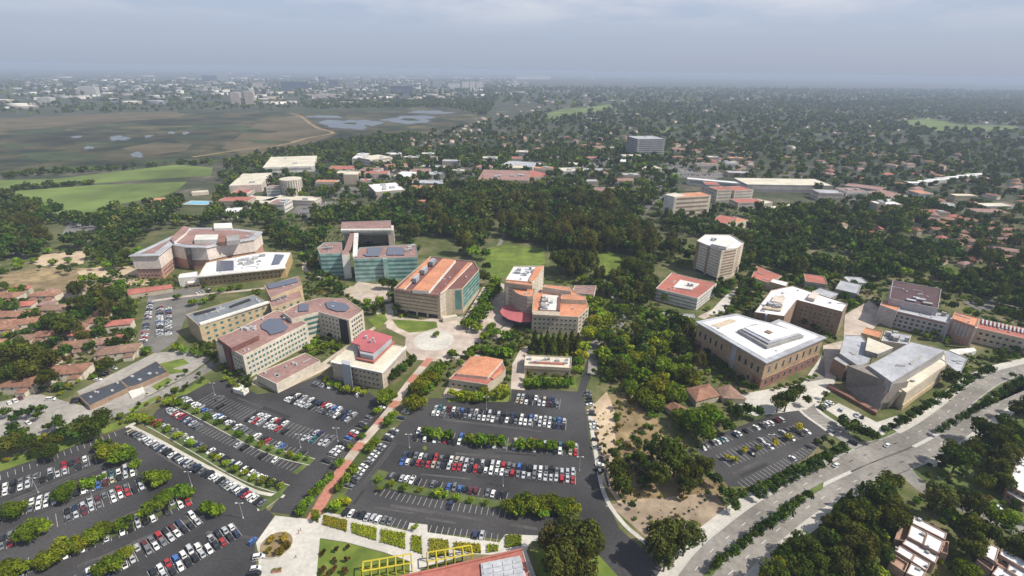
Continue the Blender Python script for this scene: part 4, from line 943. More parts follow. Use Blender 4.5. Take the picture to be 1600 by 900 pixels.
pergola((566, 893), (643, 880), 6, 'yellow steel pergola running beside the lawn with plum trees')
pergola((668, 878), (738, 866), 5, 'yellow steel pergola running beside the clipped hedge beds')

# --- portable classrooms with dark flat roofs
b = Bld('portable_classroom', 'dark flat roofed classroom unit at the yard end of the pair', (165, 625))
b.vol([(122, 618), (139, 634), (200, 606), (188, 594)], 3.2, M_STONE2, M_SLATE, par=0.15); b.units([(128, 618), (140, 628), (192, 606), (185, 598)], 3.1, 5, (1.4, 1.4, 0.8))
b = Bld('portable_classroom', 'dark flat roofed classroom unit at the street end of the pair', (235, 595))
b.vol([(188, 594), (200, 605), (216, 601), (263, 580.5), (244, 564)], 3.2, M_STONE2, M_SLATE, par=0.15, blk=True); b.units([(196, 594), (215, 598), (256, 580), (243, 568)], 3.1, 5, (1.4, 1.4, 0.8))
b.plate('entry_deck', [(200, 612), (222, 601), (226, 612), (206, 622)], 0, 0.6, M_WHITEW)
# --- clubhouse type red houses on the slope
b = Bld('lodge', 'lodge with a broad red hipped roof among the trees below the stone hall', (1098, 620)); b.hip([(1071, 607), (1088, 628), (1126, 618), (1108, 599)], 4.5, 3.2, M_TERRA, M_CREAM)
b = Bld('lodge', 'grey brown hipped lodge between the red lodge and the stone hall', (1140, 616)); b.hip([(1118, 606), (1130, 622), (1168, 624), (1140, 600)], 4.0, 2.4, M_ROOFBR, M_CREAM)
b = Bld('lodge', 'smaller red roofed lodge half hidden by trees downhill', (1052, 640)); b.hip([(1038, 634), (1060, 650), (1078, 640), (1052, 627)], 3.5, 2.5, M_TERRA, M_CREAM)
# --- white flat roofed terraces, bottom right
M_CLAY = tone('clay_render', (0.36, 0.245, 0.19)); M_BALC = tone('tan_terrace_floor', (0.36, 0.22, 0.16))
def terrace(label, parts, px):
    b = Bld('terraced_house', label, px, 'house')
    for part in parts:
        q, h, rf = part
        rf = rf or M_ROOFW
        b.vol(q, h, M_CLAY, rf, par=0.35 if rf is M_ROOFW else 1.0)
        if rf is M_ROOFW:
            b.wins(q[0], q[1], h, 1, 3, h - 3.0, h - 0.9, 1.6, 1.3, M_GLD, 0.1, 0.1)
            b.units([q[0], q[1], q[2], q[-1]], h - 0.3, 1, (1.2, 1.0, 0.9), 'chimney')
    return b
terrace('terraced house of white flat roofs stepping down, below the tall trees', [
    ([(1425, 817), (1477, 843), (1480, 833), (1428, 806)], 7.6, None), ([(1418, 838), (1443, 851), (1449, 832), (1424, 819)], 7.0, None), ([(1443, 851), (1468, 864), (1475, 846), (1449, 832)], 7.3, None),
    ([(1398, 842), (1416, 846), (1424, 818), (1406, 820)], 5.2, M_BALC), ([(1470, 862), (1481, 866), (1483, 846), (1476, 845)], 4.6, M_BALC), ([(1410, 849), (1462, 880), (1467, 870), (1416, 841)], 5.8, None),
    ([(1398, 860), (1424, 876), (1430, 866), (1406, 852)], 5.2, None), ([(1424, 876), (1448, 892), (1454, 880), (1430, 866)], 4.9, None), ([(1390, 878), (1414, 894), (1420, 880), (1396, 865)], 4.2, M_BALC), ([(1416, 895), (1440, 905), (1448, 893), (1424, 879)], 4.4, None)], (1440, 865))
terrace('terraced house with a long white roof cut by the corner of the photo', [
    ([(1536, 866), (1556, 878), (1562, 856), (1541, 847)], 6.5, None), ([(1562, 866), (1610, 894), (1614, 882), (1565, 856)], 6.9, None), ([(1556, 880), (1574, 890), (1578, 876), (1560, 868)], 5.0, M_BALC), ([(1574, 890), (1610, 912), (1616, 896), (1578, 877)], 5.6, None), ([(1526, 874), (1550, 892), (1556, 880), (1534, 868)], 4.0, M_BALC), ([(1550, 896), (1590, 920), (1598, 906), (1560, 884)], 4.6, None)], (1575, 885))
terrace('terraced house with white roof between trees at the edge, uphill of the lane', [([(1574, 757), (1610, 775), (1640, 745), (1588, 722)], 7.0, 0), ([(1572, 768), (1600, 785), (1612, 776), (1580, 760)], 4.5, 0)], (1596, 765))
terrace('pale terraced house above the lane end at the edge of the photo', [([(1580, 722), (1640, 738), (1650, 716), (1594, 704)], 7.0, 0)], (1605, 728))
# --- red covered walk in front of the salmon building
b = Bld('covered_walk', 'long red roofed covered walk at the top of the side street', (235, 453)); b.hip([(198, 452), (200, 461), (270, 450), (268, 444)], 4.0, 1.2, M_ROOFR, M_CREAM, 0.3)

# ------------------------------------------------------------------ campus further off
block(GP([(284, 303), (336, 303), (342, 342), (288, 342)]))               # keep the pool and its lawn clear
def gen(label, fl, fr, depth, h, wall, roof, bands=2, hip=0, name='campus_building', bmat=None, plant=0, cat='building'):
    """Building whose front foot runs between two ground pixels; it reaches depth metres back."""
    a, c = np.array(G(*fl)), np.array(G(*fr))
    t = (c - a) / np.hypot(*(c - a)); nr = np.array((-t[1], t[0]))
    if nr @ ((a + c) / 2) < 0: nr = -nr
    q = [tuple(a), tuple(c), tuple(c + nr * depth), tuple(a + nr * depth)]
    o = Bld.__new__(Bld); ctr = (a + c) / 2 + nr * depth / 2
    o.o = thing(name, label, cat, ctr[0], ctr[1])
    if hip:
        P = ccw(q); block(P, 2); MB().sides(inset(P, 0.5), 0, h).build('wall', [wall], o.o); roof_hip(P, h, hip).build('roof', [roof], o.o)
    else:
        o.vol(q, h, wall, roof, world=True, par=0.6)
    for (u, v) in ((a, c), (c, c + nr * depth), (a, a + nr * depth)):
        tt = (v - u) / np.hypot(*(v - u)); nn = np.array((tt[1], -tt[0]))
        if nn @ (-(u + v) / 2) < 0: nn = -nn
        if (u + v) @ nn > 0: continue
        L = np.hypot(*(v - u)); u2, v2 = u + tt * L * 0.06, v - tt * L * 0.06
        for r in range(bands):
            z = h * (r + 0.55) / max(bands, 1)
            if bands: MB().prism([tuple(u2 - nn * .05), tuple(u2 + nn * .15), tuple(v2 + nn * .15), tuple(v2 - nn * .05)], z - h / bands * 0.2, z + h / bands * 0.2, bottom=True).build('window_band', [bmat or M_GREYW], o.o)
    for k in range(plant):
        p = a + (c - a) * random.uniform(0.15, 0.85) + nr * depth * random.uniform(0.2, 0.8)
        MB().box(tuple(p), (random.uniform(4, 10), random.uniform(4, 8), random.uniform(1.5, 3)), math.atan2(t[1], t[0]), 0, h - 0.6).build('roof_plant', [M_UNIT], o.o)
    return o

gen('long white flat roofed gymnasium near the sports fields', (412, 271), (492, 268), 130, 11, M_WHITEW, M_ROOFT, 1, plant=2)
gen('white roofed hall with a blue solar roof beside the drum tower', (360, 302), (410, 300), 105, 12, M_PALEPINK, M_ROOFT, 0, plant=1)
gen('low annex with white walls at the foot of the solar roofed hall', (368, 303), (392, 304), 12, 5, M_CREAM2, M_ROOFR, 1)
gen('flat white low building beside the drum tower', (382, 318), (424, 320), 25, 6, M_WHITEW, M_ROOFT, 1)
gen('white low building with a bright roof in front of the drum tower', (421, 326), (464, 314), 30, 6, M_WHITEW, M_ROOFT, 0)
gen('white shed nearest the salmon building among trees', (346, 343), (370, 342), 35, 7, M_WHITEW, M_ROOFW, 1)
gen('tan block with blank end wall behind the trees', (538, 288), (560, 288), 30, 17, M_BEIGE2, M_ROOFT, 0)
gen('white block with red roofs in the far cluster', (551, 258), (575, 258), 40, 14, M_WHITEW, M_ROOFW, 2, plant=2)
gen('pale pink block with a flat roof at the back of the far cluster', (580, 263), (614, 258), 45, 17, M_PALEPINK, M_ROOFT, 3, plant=2)
gen('red roofed low hall in front of the far cluster', (512, 272), (552, 272), 40, 9, M_CREAM, M_ROOFR, 1)
gen('cream block under pink roofs at the right of the far cluster', (560, 275), (590, 276), 35, 10, M_CREAM2, M_ROOFP, 2)
gen('ochre fronted hall with a white roof behind the round roof', (615, 285), (642, 286), 50, 11, M_OCHRE, M_ROOFW, 1)
gen('pink roofed range beside the ochre fronted hall', (605, 268), (640, 266), 30, 9, M_PALEPINK, M_ROOFR, 1)
gen('square building with a white roof and dark roof light', (588, 312), (634, 308), 60, 12, M_BEIGE, M_ROOFW, 1, plant=5)
gen('pink and white terrace beside the round roofed building', (640, 276), (672, 276), 35, 9, M_CREAM2, M_ROOFP, 1)
gen('grey brown slab behind dark trees in the grove edge', (641, 294), (724, 296), 28, 9, M_GREYW, M_ROOFG, 1, plant=2)
gen('small bright orange roofed pavilion sunk in the trees', (653, 327), (684, 324), 30, 6, M_CREAM, M_ROOFO, 0, hip=3)
gen('long white roofed hall at the far side of the grove', (783, 264), (832, 268), 55, 9, M_WHITEW, M_ROOFG, 1)
gen('red brown hall with sunlit ochre front at the grove edge', (747, 293), (826, 295), 95, 14, M_TANW, M_ROOFP, 2, plant=5)
gen('red brown hall behind tall dark trees of the grove', (828, 286), (860, 282), 50, 11, M_PINKW, M_ROOFR, 1)
gen('stepped white building right of the red brown halls', (880, 279), (916, 278), 35, 14, M_WHITEW, M_ROOFT, 2, plant=3)
gen('flat pink roofed hall in the middle of the trees', (931, 310), (988, 309), 45, 8, M_CREAM, M_ROOFP, 1)
gen('tiny orange roofed lodge in the grove', (884, 306), (903, 306), 20, 6, M_CREAM, M_ROOFO, 0, hip=3)
gen('white roofed shop row beside the grey office cube', (953, 258), (990, 259), 35, 8, M_WHITEW, M_ROOFW, 1)
gen('flat white hall in front of the grey office cube', (993, 270), (1034, 269), 30, 8, M_PALEPINK, M_ROOFT, 1)
gen('grey office cube with ribbed facades standing alone', (994, 247), (1036, 246), 60, 43, M_GREYW, M_ROOFG, 9, name='office_block', bmat=M_GLB, plant=1)
o = gen('broad white slab block with five deep window bands', (1050, 341), (1106, 337), 22, 29, M_CREAM2, M_ROOFO, 5, name='slab_block', bmat=M_STONE2)
gen('white stair tower attached to the banded slab block', (1034, 337), (1049, 341), 24, 30, M_WHITEW, M_ROOFT, 0, name='stair_tower')
gen('grey gridded block with a red roof in front of the slab', (1107, 359), (1133, 364), 40, 12, M_GREYW, M_ROOFR, 3, bmat=M_GLD)
gen('cream block sunlit on its blank side, next to the gridded block', (1134, 363), (1167, 355), 20, 10, M_CREAM2, M_ROOFO, 0)
gen('pink block with red roof just right of the slab', (1100, 305), (1122, 306), 25, 18, M_PALEPINK, M_ROOFR, 3)
gen('tall cream block with red roof in the middle of the pink cluster', (1118, 317), (1140, 316), 25, 20, M_CREAM2, M_ROOFR, 4)
gen('cream block with stepped red roofs at the right of the pink cluster', (1145, 316), (1174, 314), 30, 18, M_CREAM2, M_ROOFR, 4)
gen('low pink block in front of the pink cluster', (1152, 327), (1192, 326), 25, 10, M_PALEPINK, M_ROOFR, 2)
gen('low cream range at the end of the pink cluster', (1190, 326), (1206, 322), 25, 7, M_CREAM, M_ROOFT, 1)
gen('thin white roofed range behind the pink cluster', (1072, 288), (1158, 296), 16, 10, M_WHITEW, M_ROOFW, 1)
gen('white flat roofed shed among trees right of the pink cluster', (1222, 337), (1256, 332), 25, 7, M_WHITEW, M_ROOFT, 0)
gen('long cream roofed gymnasium with a blank front', (1165, 300), (1300, 302), 60, 13, M_GREYW, M_ROOFT, 1, bmat=M_LILAC)
gen('long red and grey roofed range beyond the gymnasium', (1318, 298), (1378, 306), 35, 9, M_GREYW, M_ROOFP, 1)
gen('white ended block closing the red and grey range', (1379, 316), (1416, 314), 40, 9, M_CREAM2, M_ROOFP, 0)
for k in range(7):
    gen('long white metal shed in the maintenance yard', (1420 + k * 16, 291 - k * 2.1), (1450 + k * 16, 291 - k * 2.4), 14, 6, M_WHITEW, M_ROOFW, 0, name='shed', cat='shed')
gen('grey concrete house of flats on the street behind the brick block', (1262, 470), (1292, 480), 20, 8, M_GREYW, M_ROOFG, 1)
gen('light grey shed roof behind the brick block', (1302, 462), (1336, 470), 28, 7, M_GREYW, M_ROOFG, 0)
gen('red roofed low building with grey annex behind the brick block', (1256, 450), (1290, 455), 22, 7, M_CREAM, M_ROOFR, 1)
gen('pale flat canopy right of the brick block', (1325, 448), (1355, 450), 15, 5, M_WHITEW, M_ROOFG, 0)
gen('white cabin row beside the courtyard building', (1035, 500), (1085, 503), 6, 4, M_WHITEW, M_ROOFG, 1)
def halls(poly_px, n, label, dmin=42):
    P = GP(poly_px); xs = [p[0] for p in P]; ys = [p[1] for p in P]; got = []
    for _ in range(n * 60):
        if len(got) >= n: break
        x, y = random.uniform(min(xs), max(xs)), random.uniform(min(ys), max(ys))
        if not inside(x, y, P) or any(is_blocked(x + a, y + b) for a in (-18, 0, 18) for b in (-10, 4, 18)) or any((x - g[0]) ** 2 + (y - g[1]) ** 2 < dmin ** 2 for g in got): continue
        got.append((x, y)); w = random.uniform(22, 46); dx = w / 2; sk = random.uniform(-0.12, 0.12)
        a, c = proj(x - dx, y - sk * dx), proj(x + dx, y + sk * dx)
        gen(label, a[:2], c[:2], random.uniform(14, 30), random.uniform(7, 15), random.choice([M_CREAM2, M_WHITEW, M_PALEPINK, M_CREAM, M_BEIGE2, M_TANW]), random.choice([M_ROOFT, M_ROOFW, M_ROOFR, M_ROOFP, M_ROOFG, M_ROOFO]), random.choice([1, 2, 3]), plant=random.choice([0, 1, 2]))
halls([(505, 300), (560, 250), (700, 245), (730, 292), (640, 305)], 14, 'small hall of the far campus cluster left of the grove')
halls([(735, 290), (760, 245), (900, 248), (1000, 262), (1040, 320), (900, 300)], 14, 'small hall of the far campus beyond the grove')
halls([(900, 235), (1180, 240), (1180, 280), (1050, 275), (900, 255)], 10, 'pale shop or hall round the grey office cube')
halls([(420, 340), (340, 345), (300, 320), (430, 305), (520, 320)], 6, 'low hall near the drum tower', 36)
halls([(1240, 300), (1420, 305), (1560, 320), (1600, 345), (1400, 340)], 10, 'low hall in the woods beyond the long gymnasium')
gen('orange roofed low building left of the swimming pool', (236, 322), (262, 321), 22, 7, M_CREAM, M_ROOFO, 1); gen('pale changing block behind the swimming pool', (300, 306), (326, 304), 12, 5, M_CREAM2, M_ROOFT, 0)
# drum tower
x, y = G(458, 306)
d = thing('drum_tower', 'white ribbed drum shaped tower with a flat top', 'tower', x, y)
mb = MB(); mb.tube((x, y), 16, 16, 0, 27, 28); mb.build('drum', [M_CREAM2], d); block([(x + 18 * math.cos(a), y + 18 * math.sin(a)) for a in np.linspace(0, 6.28, 12)])
mb = MB()
for k in range(28):
    a = 2 * math.pi * k / 28; mb.box((x + 16.1 * math.cos(a), y + 16.1 * math.sin(a)), (0.9, 0.9, 26.5), a, 0, 0.2)
mb.build('rib', [M_GREYW], d)
x, y = G(311, 317)
p = thing('swimming_pool', 'bright blue swimming pool beyond the salmon building', 'swimming pool', x, y)
q = [tuple(np.array((x, y)) + v) for v in ((-16, -9), (16, -9), (16, 9), (-16, 9))]
MB().prism(inset(q, -3), 0, 0.3).build('pool_deck', [M_CONC], p); MB().sheet(q, 0.32).build('water', [nmat('pool_water', (0.10, 0.38, 0.55), (0.14, 0.45, 0.62), 0.2, 2, 0.1)], p)

# ------------------------------------------------------------------ skyline towers and business blocks
M_HAZB = tone('dark_office_glass', (0.035, 0.055, 0.10)); M_HAZW = tone('white_office', (0.60, 0.58, 0.54)); M_HAZG = tone('grey_office', (0.28, 0.28, 0.29))
def far_block(label, x0, x1, ytop, ybase, wall, name='office_tower'):
    """Far building: foot at ybase, top at ytop (pixels)."""
    a, c = np.array(G(x0, ybase)), np.array(G(x1, ybase)); h = height_of(((x0 + x1) / 2, ybase), ((x0 + x1) / 2, ytop))
    w = np.hypot(*(c - a)); t = (c - a) / w; nr = np.array((-t[1], t[0])); dp = min(w, 60)
    q = [tuple(a), tuple(c), tuple(c + nr * dp), tuple(a + nr * dp)]
    ctr = (a + c) / 2 + nr * dp / 2
    o = thing(name, label, 'building', ctr[0], ctr[1]); P = ccw(q)
    MB().prism(P, 0, h).build('wall', [wall], o)
    mb = MB()
    n = max(3, int(h / 5))
    for r in range(n):
        z = h * (r + 0.5) / n; e = inset(P, -0.25); mb.sides(e, z - 0.7, z + 0.7, 0); mb.sheet(e, z + 0.7); 
    mb.build('window_band', [M_GLB], o)
    MB().prism(inset(P, w * 0.2 if w < 60 else 12), h, h + 4).build('plant_room', [M_HAZG], o)
for args in [('blue glass tower, broadest of the far office group', 440, 462, 122, 141, M_HAZB), ('blue glass tower standing close to the broadest one', 462, 482, 121, 141, M_HAZB),
             ('small blue tower right of the blue glass pair', 516, 528, 124, 137, M_HAZB), ('blue slab left in the far office district', 318, 340, 116, 127, M_HAZB), ('pale tower beside the blue slab', 340, 362, 117, 127, M_HAZG),
             ('low dark glass block in the middle distance offices', 612, 645, 134, 146, M_HAZB), ('grey tower over the pond trees', 676, 690, 124, 139, M_HAZG), ('white tower, first of the far white trio', 722, 733, 123, 140, M_HAZW),
             ('white tower, middle one of the far white trio', 734, 743, 123, 140, M_HAZW), ('white tower, last of the far white trio', 744, 755, 124, 140, M_HAZW), ('pale office slab beyond the marsh', 540, 556, 130, 141, M_HAZG),
             ('white hangar shaped hospital block alone on the plain', 124, 152, 136, 151, M_HAZW), ('white stepped block in front of the hangar shaped one', 60, 80, 153, 164, M_HAZW), ('cream office block, taller of the marsh edge pair', 362, 376, 145, 163, M_PALEPINK),
             ('cream office block, wider of the marsh edge pair', 384, 398, 143, 163, M_PALEPINK), ('long white stadium like block on the horizon', 806, 860, 116, 124, M_HAZW), ('grey block near the white trio', 660, 674, 128, 138, M_HAZG), ('low white block under the white trio', 700, 722, 131, 139, M_HAZW),
             ('tan block left of the blue glass pair', 395, 412, 130, 140, M_PALEPINK), ('wide tan warehouse below the blue glass pair', 480, 535, 148, 153, M_PALEPINK), ('dim blue tower far at the horizon', 500, 510, 118, 128, M_HAZB), ('dim grey tower far at the horizon', 566, 580, 117, 127, M_HAZG)]:
    far_block(*args)

# ------------------------------------------------------------------ houses
HOUSES = []                                   # x, y, length, width, eave height, ridge rise, heading, roof, wall
ROOFC = [(0.24, 0.125, 0.085), (0.28, 0.16, 0.115), (0.20, 0.115, 0.085), (0.17, 0.135, 0.115), (0.30, 0.20, 0.155), (0.22, 0.17, 0.14), (0.12, 0.11, 0.10), (0.26, 0.23, 0.21)]
def house_mesh():
    """unit house 1 x 1 in plan, eaves at 1, ridge at 1 + 1 (scaled later)"""
    V = [(-.5, -.5, 0), (.5, -.5, 0), (.5, .5, 0), (-.5, .5, 0), (-.5, -.5, 1), (.5, -.5, 1), (.5, .5, 1), (-.5, .5, 1), (-.24, 0, 2), (.24, 0, 2)]
    F = [(0, 1, 5, 4), (1, 2, 6, 5), (2, 3, 7, 6), (3, 0, 4, 7), (4, 5, 9, 8), (6, 7, 8, 9), (5, 6, 9, 9), (7, 4, 8, 8)]
    return np.array(V, float), np.array(F)
def add_house(x, y, L, W, h, r, a, mat, wall, label, group=None):
    o = thing('house', label, 'house', x, y, 0, 0, group)
    ca, sa = math.cos(a), math.sin(a)
    P = [(x + ca * u - sa * v, y + sa * u + ca * v) for u, v in ((-L / 2, -W / 2), (L / 2, -W / 2), (L / 2, W / 2), (-L / 2, W / 2))]
    block(P, 0.5)
    MB().sides(inset(P, 0.5), 0, h).build('wall', [wall], o); roof_hip(P, h, r, 0.42).build('roof', [mat], o)
    return o, P
# town houses at the left, near: each an L of two roofs, porch, windows
def townhouse(px, L, W, a, label, mat=None):
    x, y = G(*px); a = math.radians(a); mat = mat or random.choice([M_TERRA, M_TERRA, M_ROOFBR])
    o, P = add_house(x, y, L, W, 5.4, 2.6, a, mat, M_CREAM2, label)
    ca, sa = math.cos(a), math.sin(a)
    for s in (-0.28, 0.3):
        cx, cy = x + ca * L * s + sa * (W * 0.5 + 1.0), y + sa * L * s - ca * (W * 0.5 + 1.0)
        q = [(cx + ca * u - sa * v, cy + sa * u + ca * v) for u, v in ((-3.2, -2.6), (3.2, -2.6), (3.2, 2.6), (-3.2, 2.6))]
        MB().sides(inset(q, 0.4), 0, 3.4).build('wing_wall', [M_CREAM2], o); roof_hip(q, 3.4, 1.6, 0.4).build('wing_roof', [mat], o)
    MB().box((x + ca * L * 0.1, y + sa * L * 0.1), (0.9, 0.9, 2.0), a, 0, 6.6).build('chimney', [M_CREAM], o)
    n = max(3, int(L / 5))
    me = win_mesh(1.3, 1.3, M_GLD)
    for k in range(n):
        u = -L / 2 + L * (k + 0.5) / n; v = -W / 2 + 0.45
        link('window', me, o, (ca * u - sa * v, sa * u + ca * v, 4.0), a)
for i, (px, L, W, a, lb) in enumerate([((108, 588), 25, 13, 12, 'brown tiled townhouse nearest the portable classrooms'), ((188, 556), 26, 13, 18, 'mauve roofed townhouse on the corner of the side street'), ((150, 545), 24, 12, 20, 'orange roofed townhouse with white porches behind the corner one'),
                         ((118, 548), 20, 12, 15, 'orange brown townhouse in the middle of the near group'), ((30, 606), 30, 15, 5, 'large brown townhouse half hidden by trees at the edge'), ((52, 590), 22, 12, 10, 'townhouse with patchy roof behind the large brown one'), ((172, 492), 14, 26, 10, 'mauve townhouse beside the side car park'),
                         ((85, 530), 24, 11, 16, 'long low roofed townhouse among dark trees'), ((120, 520), 18, 11, 16, 'small red roofed townhouse among dark trees'), ((86, 490), 22, 11, 5, 'red roofed townhouse on the slope beneath the dry grass'), ((74, 468), 22, 11, 5, 'pink edged townhouse on the slope beneath the dry grass'),
                         ((12, 470), 24, 13, 5, 'rose roofed townhouse at the far edge beneath the dry grass'), ((24, 500), 26, 12, 5, 'townhouse with a mauve roof at the far edge'), ((44, 512), 20, 12, 30, 'mauve townhouse with white garden wall'), ((10, 520), 18, 12, 10, 'orange townhouse at the far edge above the dark trees'), ((-14, 590), 22, 12, 5, 'townhouse cut by the edge of the photo')]):
    townhouse(px, L, W, a, lb)

FARH = []                                     # (x, y, L, W, h, r, a, roof colour, wall colour)
def scatter_houses(poly_px, n, label, dmin=26, roofs=ROOFC, big=1.0, individual=True, rot=None):
    P = GP(poly_px); xs = [p[0] for p in P]; ys = [p[1] for p in P]; got = []
    for _ in range(n * 40):
        if len(got) >= n: break
        x, y = random.uniform(min(xs), max(xs)), random.uniform(min(ys), max(ys))
        if not inside(x, y, P) or is_blocked(x, y): continue
        if any((x - g[0]) ** 2 + (y - g[1]) ** 2 < dmin * dmin for g in got): continue
        got.append((x, y))
        a = (rot if rot is not None else random.choice([0.2, 0.5, 1.75, 2.0])) + random.uniform(-0.15, 0.15)
        L, W = random.uniform(16, 26) * big, random.uniform(11, 15) * big
        if individual:
            c = random.choice([M_TERRA, M_TERRA, M_ROOFBR, M_ROOFR, M_ROOFP])
            add_house(x, y, L, W, random.choice([3.4, 6.0, 6.0]), random.uniform(1.8, 3), a, c, random.choice([M_CREAM, M_CREAM2, M_PALEPINK]), label)
        else:
            FARH.append((x, y, L, W, random.choice([3.4, 6.0]), random.uniform(1.8, 2.8), a, random.choice(roofs), random.choice([(0.36, 0.32, 0.27), (0.44, 0.40, 0.35), (0.30, 0.26, 0.22)])))
scatter_houses([(-40, 466), (60, 450), (190, 446), (205, 540), (110, 575), (60, 600), (-40, 640)], 18, 'small red brown roofed house tucked between the townhouse trees', 17, rot=0.2, big=0.7)
scatter_houses([(1405, 345), (1470, 335), (1600, 370), (1680, 400), (1660, 445), (1560, 430), (1500, 385)], 40, 'terracotta roofed house on the wooded slope right of the arts wing', 19, rot=-0.45)
scatter_houses([(1290, 345), (1380, 335), (1480, 380), (1540, 420), (1440, 415), (1330, 390)], 26, 'small brown roofed house under the trees by the car filled lane', 19, big=0.7)
scatter_houses([(1200, 245), (1330, 232), (1500, 255), (1640, 300), (1660, 345), (1450, 330), (1300, 285)], 50, 'red roofed house in the woods beyond the gymnasium', 30)
scatter_houses([(1040, 225), (1150, 222), (1190, 270), (1130, 268), (1080, 250)], 26, 'pale red roofed house behind the pink cluster', 28)
scatter_houses([(760, 215), (990, 215), (990, 235), (900, 240), (800, 240)], 30, 'house with red roof in the suburb above the grove', 34)
scatter_houses([(860, 165), (1800, 150), (1800, 250), (1300, 240), (1000, 215), (740, 212), (760, 180)], 600, '', 32, individual=False)
scatter_houses([(620, 200), (760, 185), (760, 215), (690, 235), (620, 225)], 40, '', 28, individual=False)
scatter_houses([(800, 134), (2000, 146), (2000, 165), (800, 165)], 600, '', 60, individual=False, big=1.6)
WB = [(0.62, 0.60, 0.56), (0.55, 0.50, 0.45), (0.34, 0.33, 0.32), (0.28, 0.25, 0.23), (0.16, 0.16, 0.17), (0.36, 0.30, 0.25), (0.12, 0.13, 0.15), (0.22, 0.20, 0.18)]
for poly, n, dm in [([(-250, 126), (820, 122), (820, 150), (700, 163), (350, 165), (-300, 178)], 900, 90), ([(-500, 116), (1000, 114), (1000, 124), (-500, 126)], 600, 160)]:
    P = GP(poly); xs = [p[0] for p in P]; ys = [p[1] for p in P]; k = 0
    for _ in range(n * 10):
        if k >= n: break
        x, y = random.uniform(min(xs), max(xs)), random.uniform(min(ys), max(ys))
        if not inside(x, y, P): continue
        k += 1; s = random.uniform(0.6, 1.5) * (2.2 if dm > 100 else 1.0)
        FARH.append((x, y, random.uniform(40, 110) * s, random.uniform(30, 60) * s, random.uniform(7, 15) * (1.3 if dm > 100 else 1), 0.3, random.choice([0.0, 0.3, -0.2]), random.choice(WB), random.choice(WB)))
V0, F0 = house_mesh()
VV, FF_, TT = [], [], []
for i, (x, y, L, W, h, r, a, rc, wc) in enumerate(FARH):
    v = V0.copy(); v[:, 0] *= L; v[:, 1] *= W; z = v[:, 2].copy(); v[:, 2] = np.where(z <= 1, z * h, h + r)
    ca, sa = math.cos(a), math.sin(a); w = v.copy(); w[:, 0] = ca * v[:, 0] - sa * v[:, 1] + x; w[:, 1] = sa * v[:, 0] + ca * v[:, 1] + y
    VV.append(w); FF_.append(F0 + 10 * i); k = random.uniform(0.85, 1.15)
    TT.append([tuple(c * k for c in wc)] * 4 + [tuple(c * k for c in rc)] * 4)
me = np_mesh('distant_houses', np.concatenate(VV), np.concatenate(FF_)[:, :4], [attr_mat('far_house_paint')], np.concatenate(TT))
o = bpy.data.objects.new('distant_houses', me); COL.objects.link(o); o['kind'] = 'stuff'; o['label'] = 'countless small houses and sheds of the far suburbs and business district'; o['category'] = 'houses'

# ------------------------------------------------------------------ trees
GREENS = {
    'round':  [(0.109, 0.154, 0.011), (0.150, 0.192, 0.013), (0.088, 0.129, 0.010), (0.184, 0.214, 0.017)],
    'euc':    [(0.066, 0.081, 0.014), (0.098, 0.110, 0.021), (0.050, 0.067, 0.013), (0.126, 0.125, 0.024)],
    'dark':   [(0.045, 0.071, 0.011), (0.065, 0.089, 0.012), (0.037, 0.057, 0.009), (0.083, 0.103, 0.015)],
    'light':  [(0.193, 0.222, 0.014), (0.249, 0.261, 0.018), (0.156, 0.190, 0.013), (0.293, 0.261, 0.020)],
    'plum':   [(0.092, 0.034, 0.014), (0.122, 0.047, 0.018), (0.070, 0.028, 0.013), (0.156, 0.078, 0.027)],
    'cypress':[(0.062, 0.089, 0.010), (0.092, 0.117, 0.013), (0.048, 0.069, 0.008), (0.114, 0.135, 0.014)],
    'yellow': [(0.367, 0.268, 0.013), (0.293, 0.236, 0.013), (0.423, 0.300, 0.017), (0.239, 0.205, 0.013)],
    'brown':  [(0.211, 0.135, 0.023), (0.156, 0.119, 0.020), (0.258, 0.158, 0.027), (0.128, 0.103, 0.017)],
}
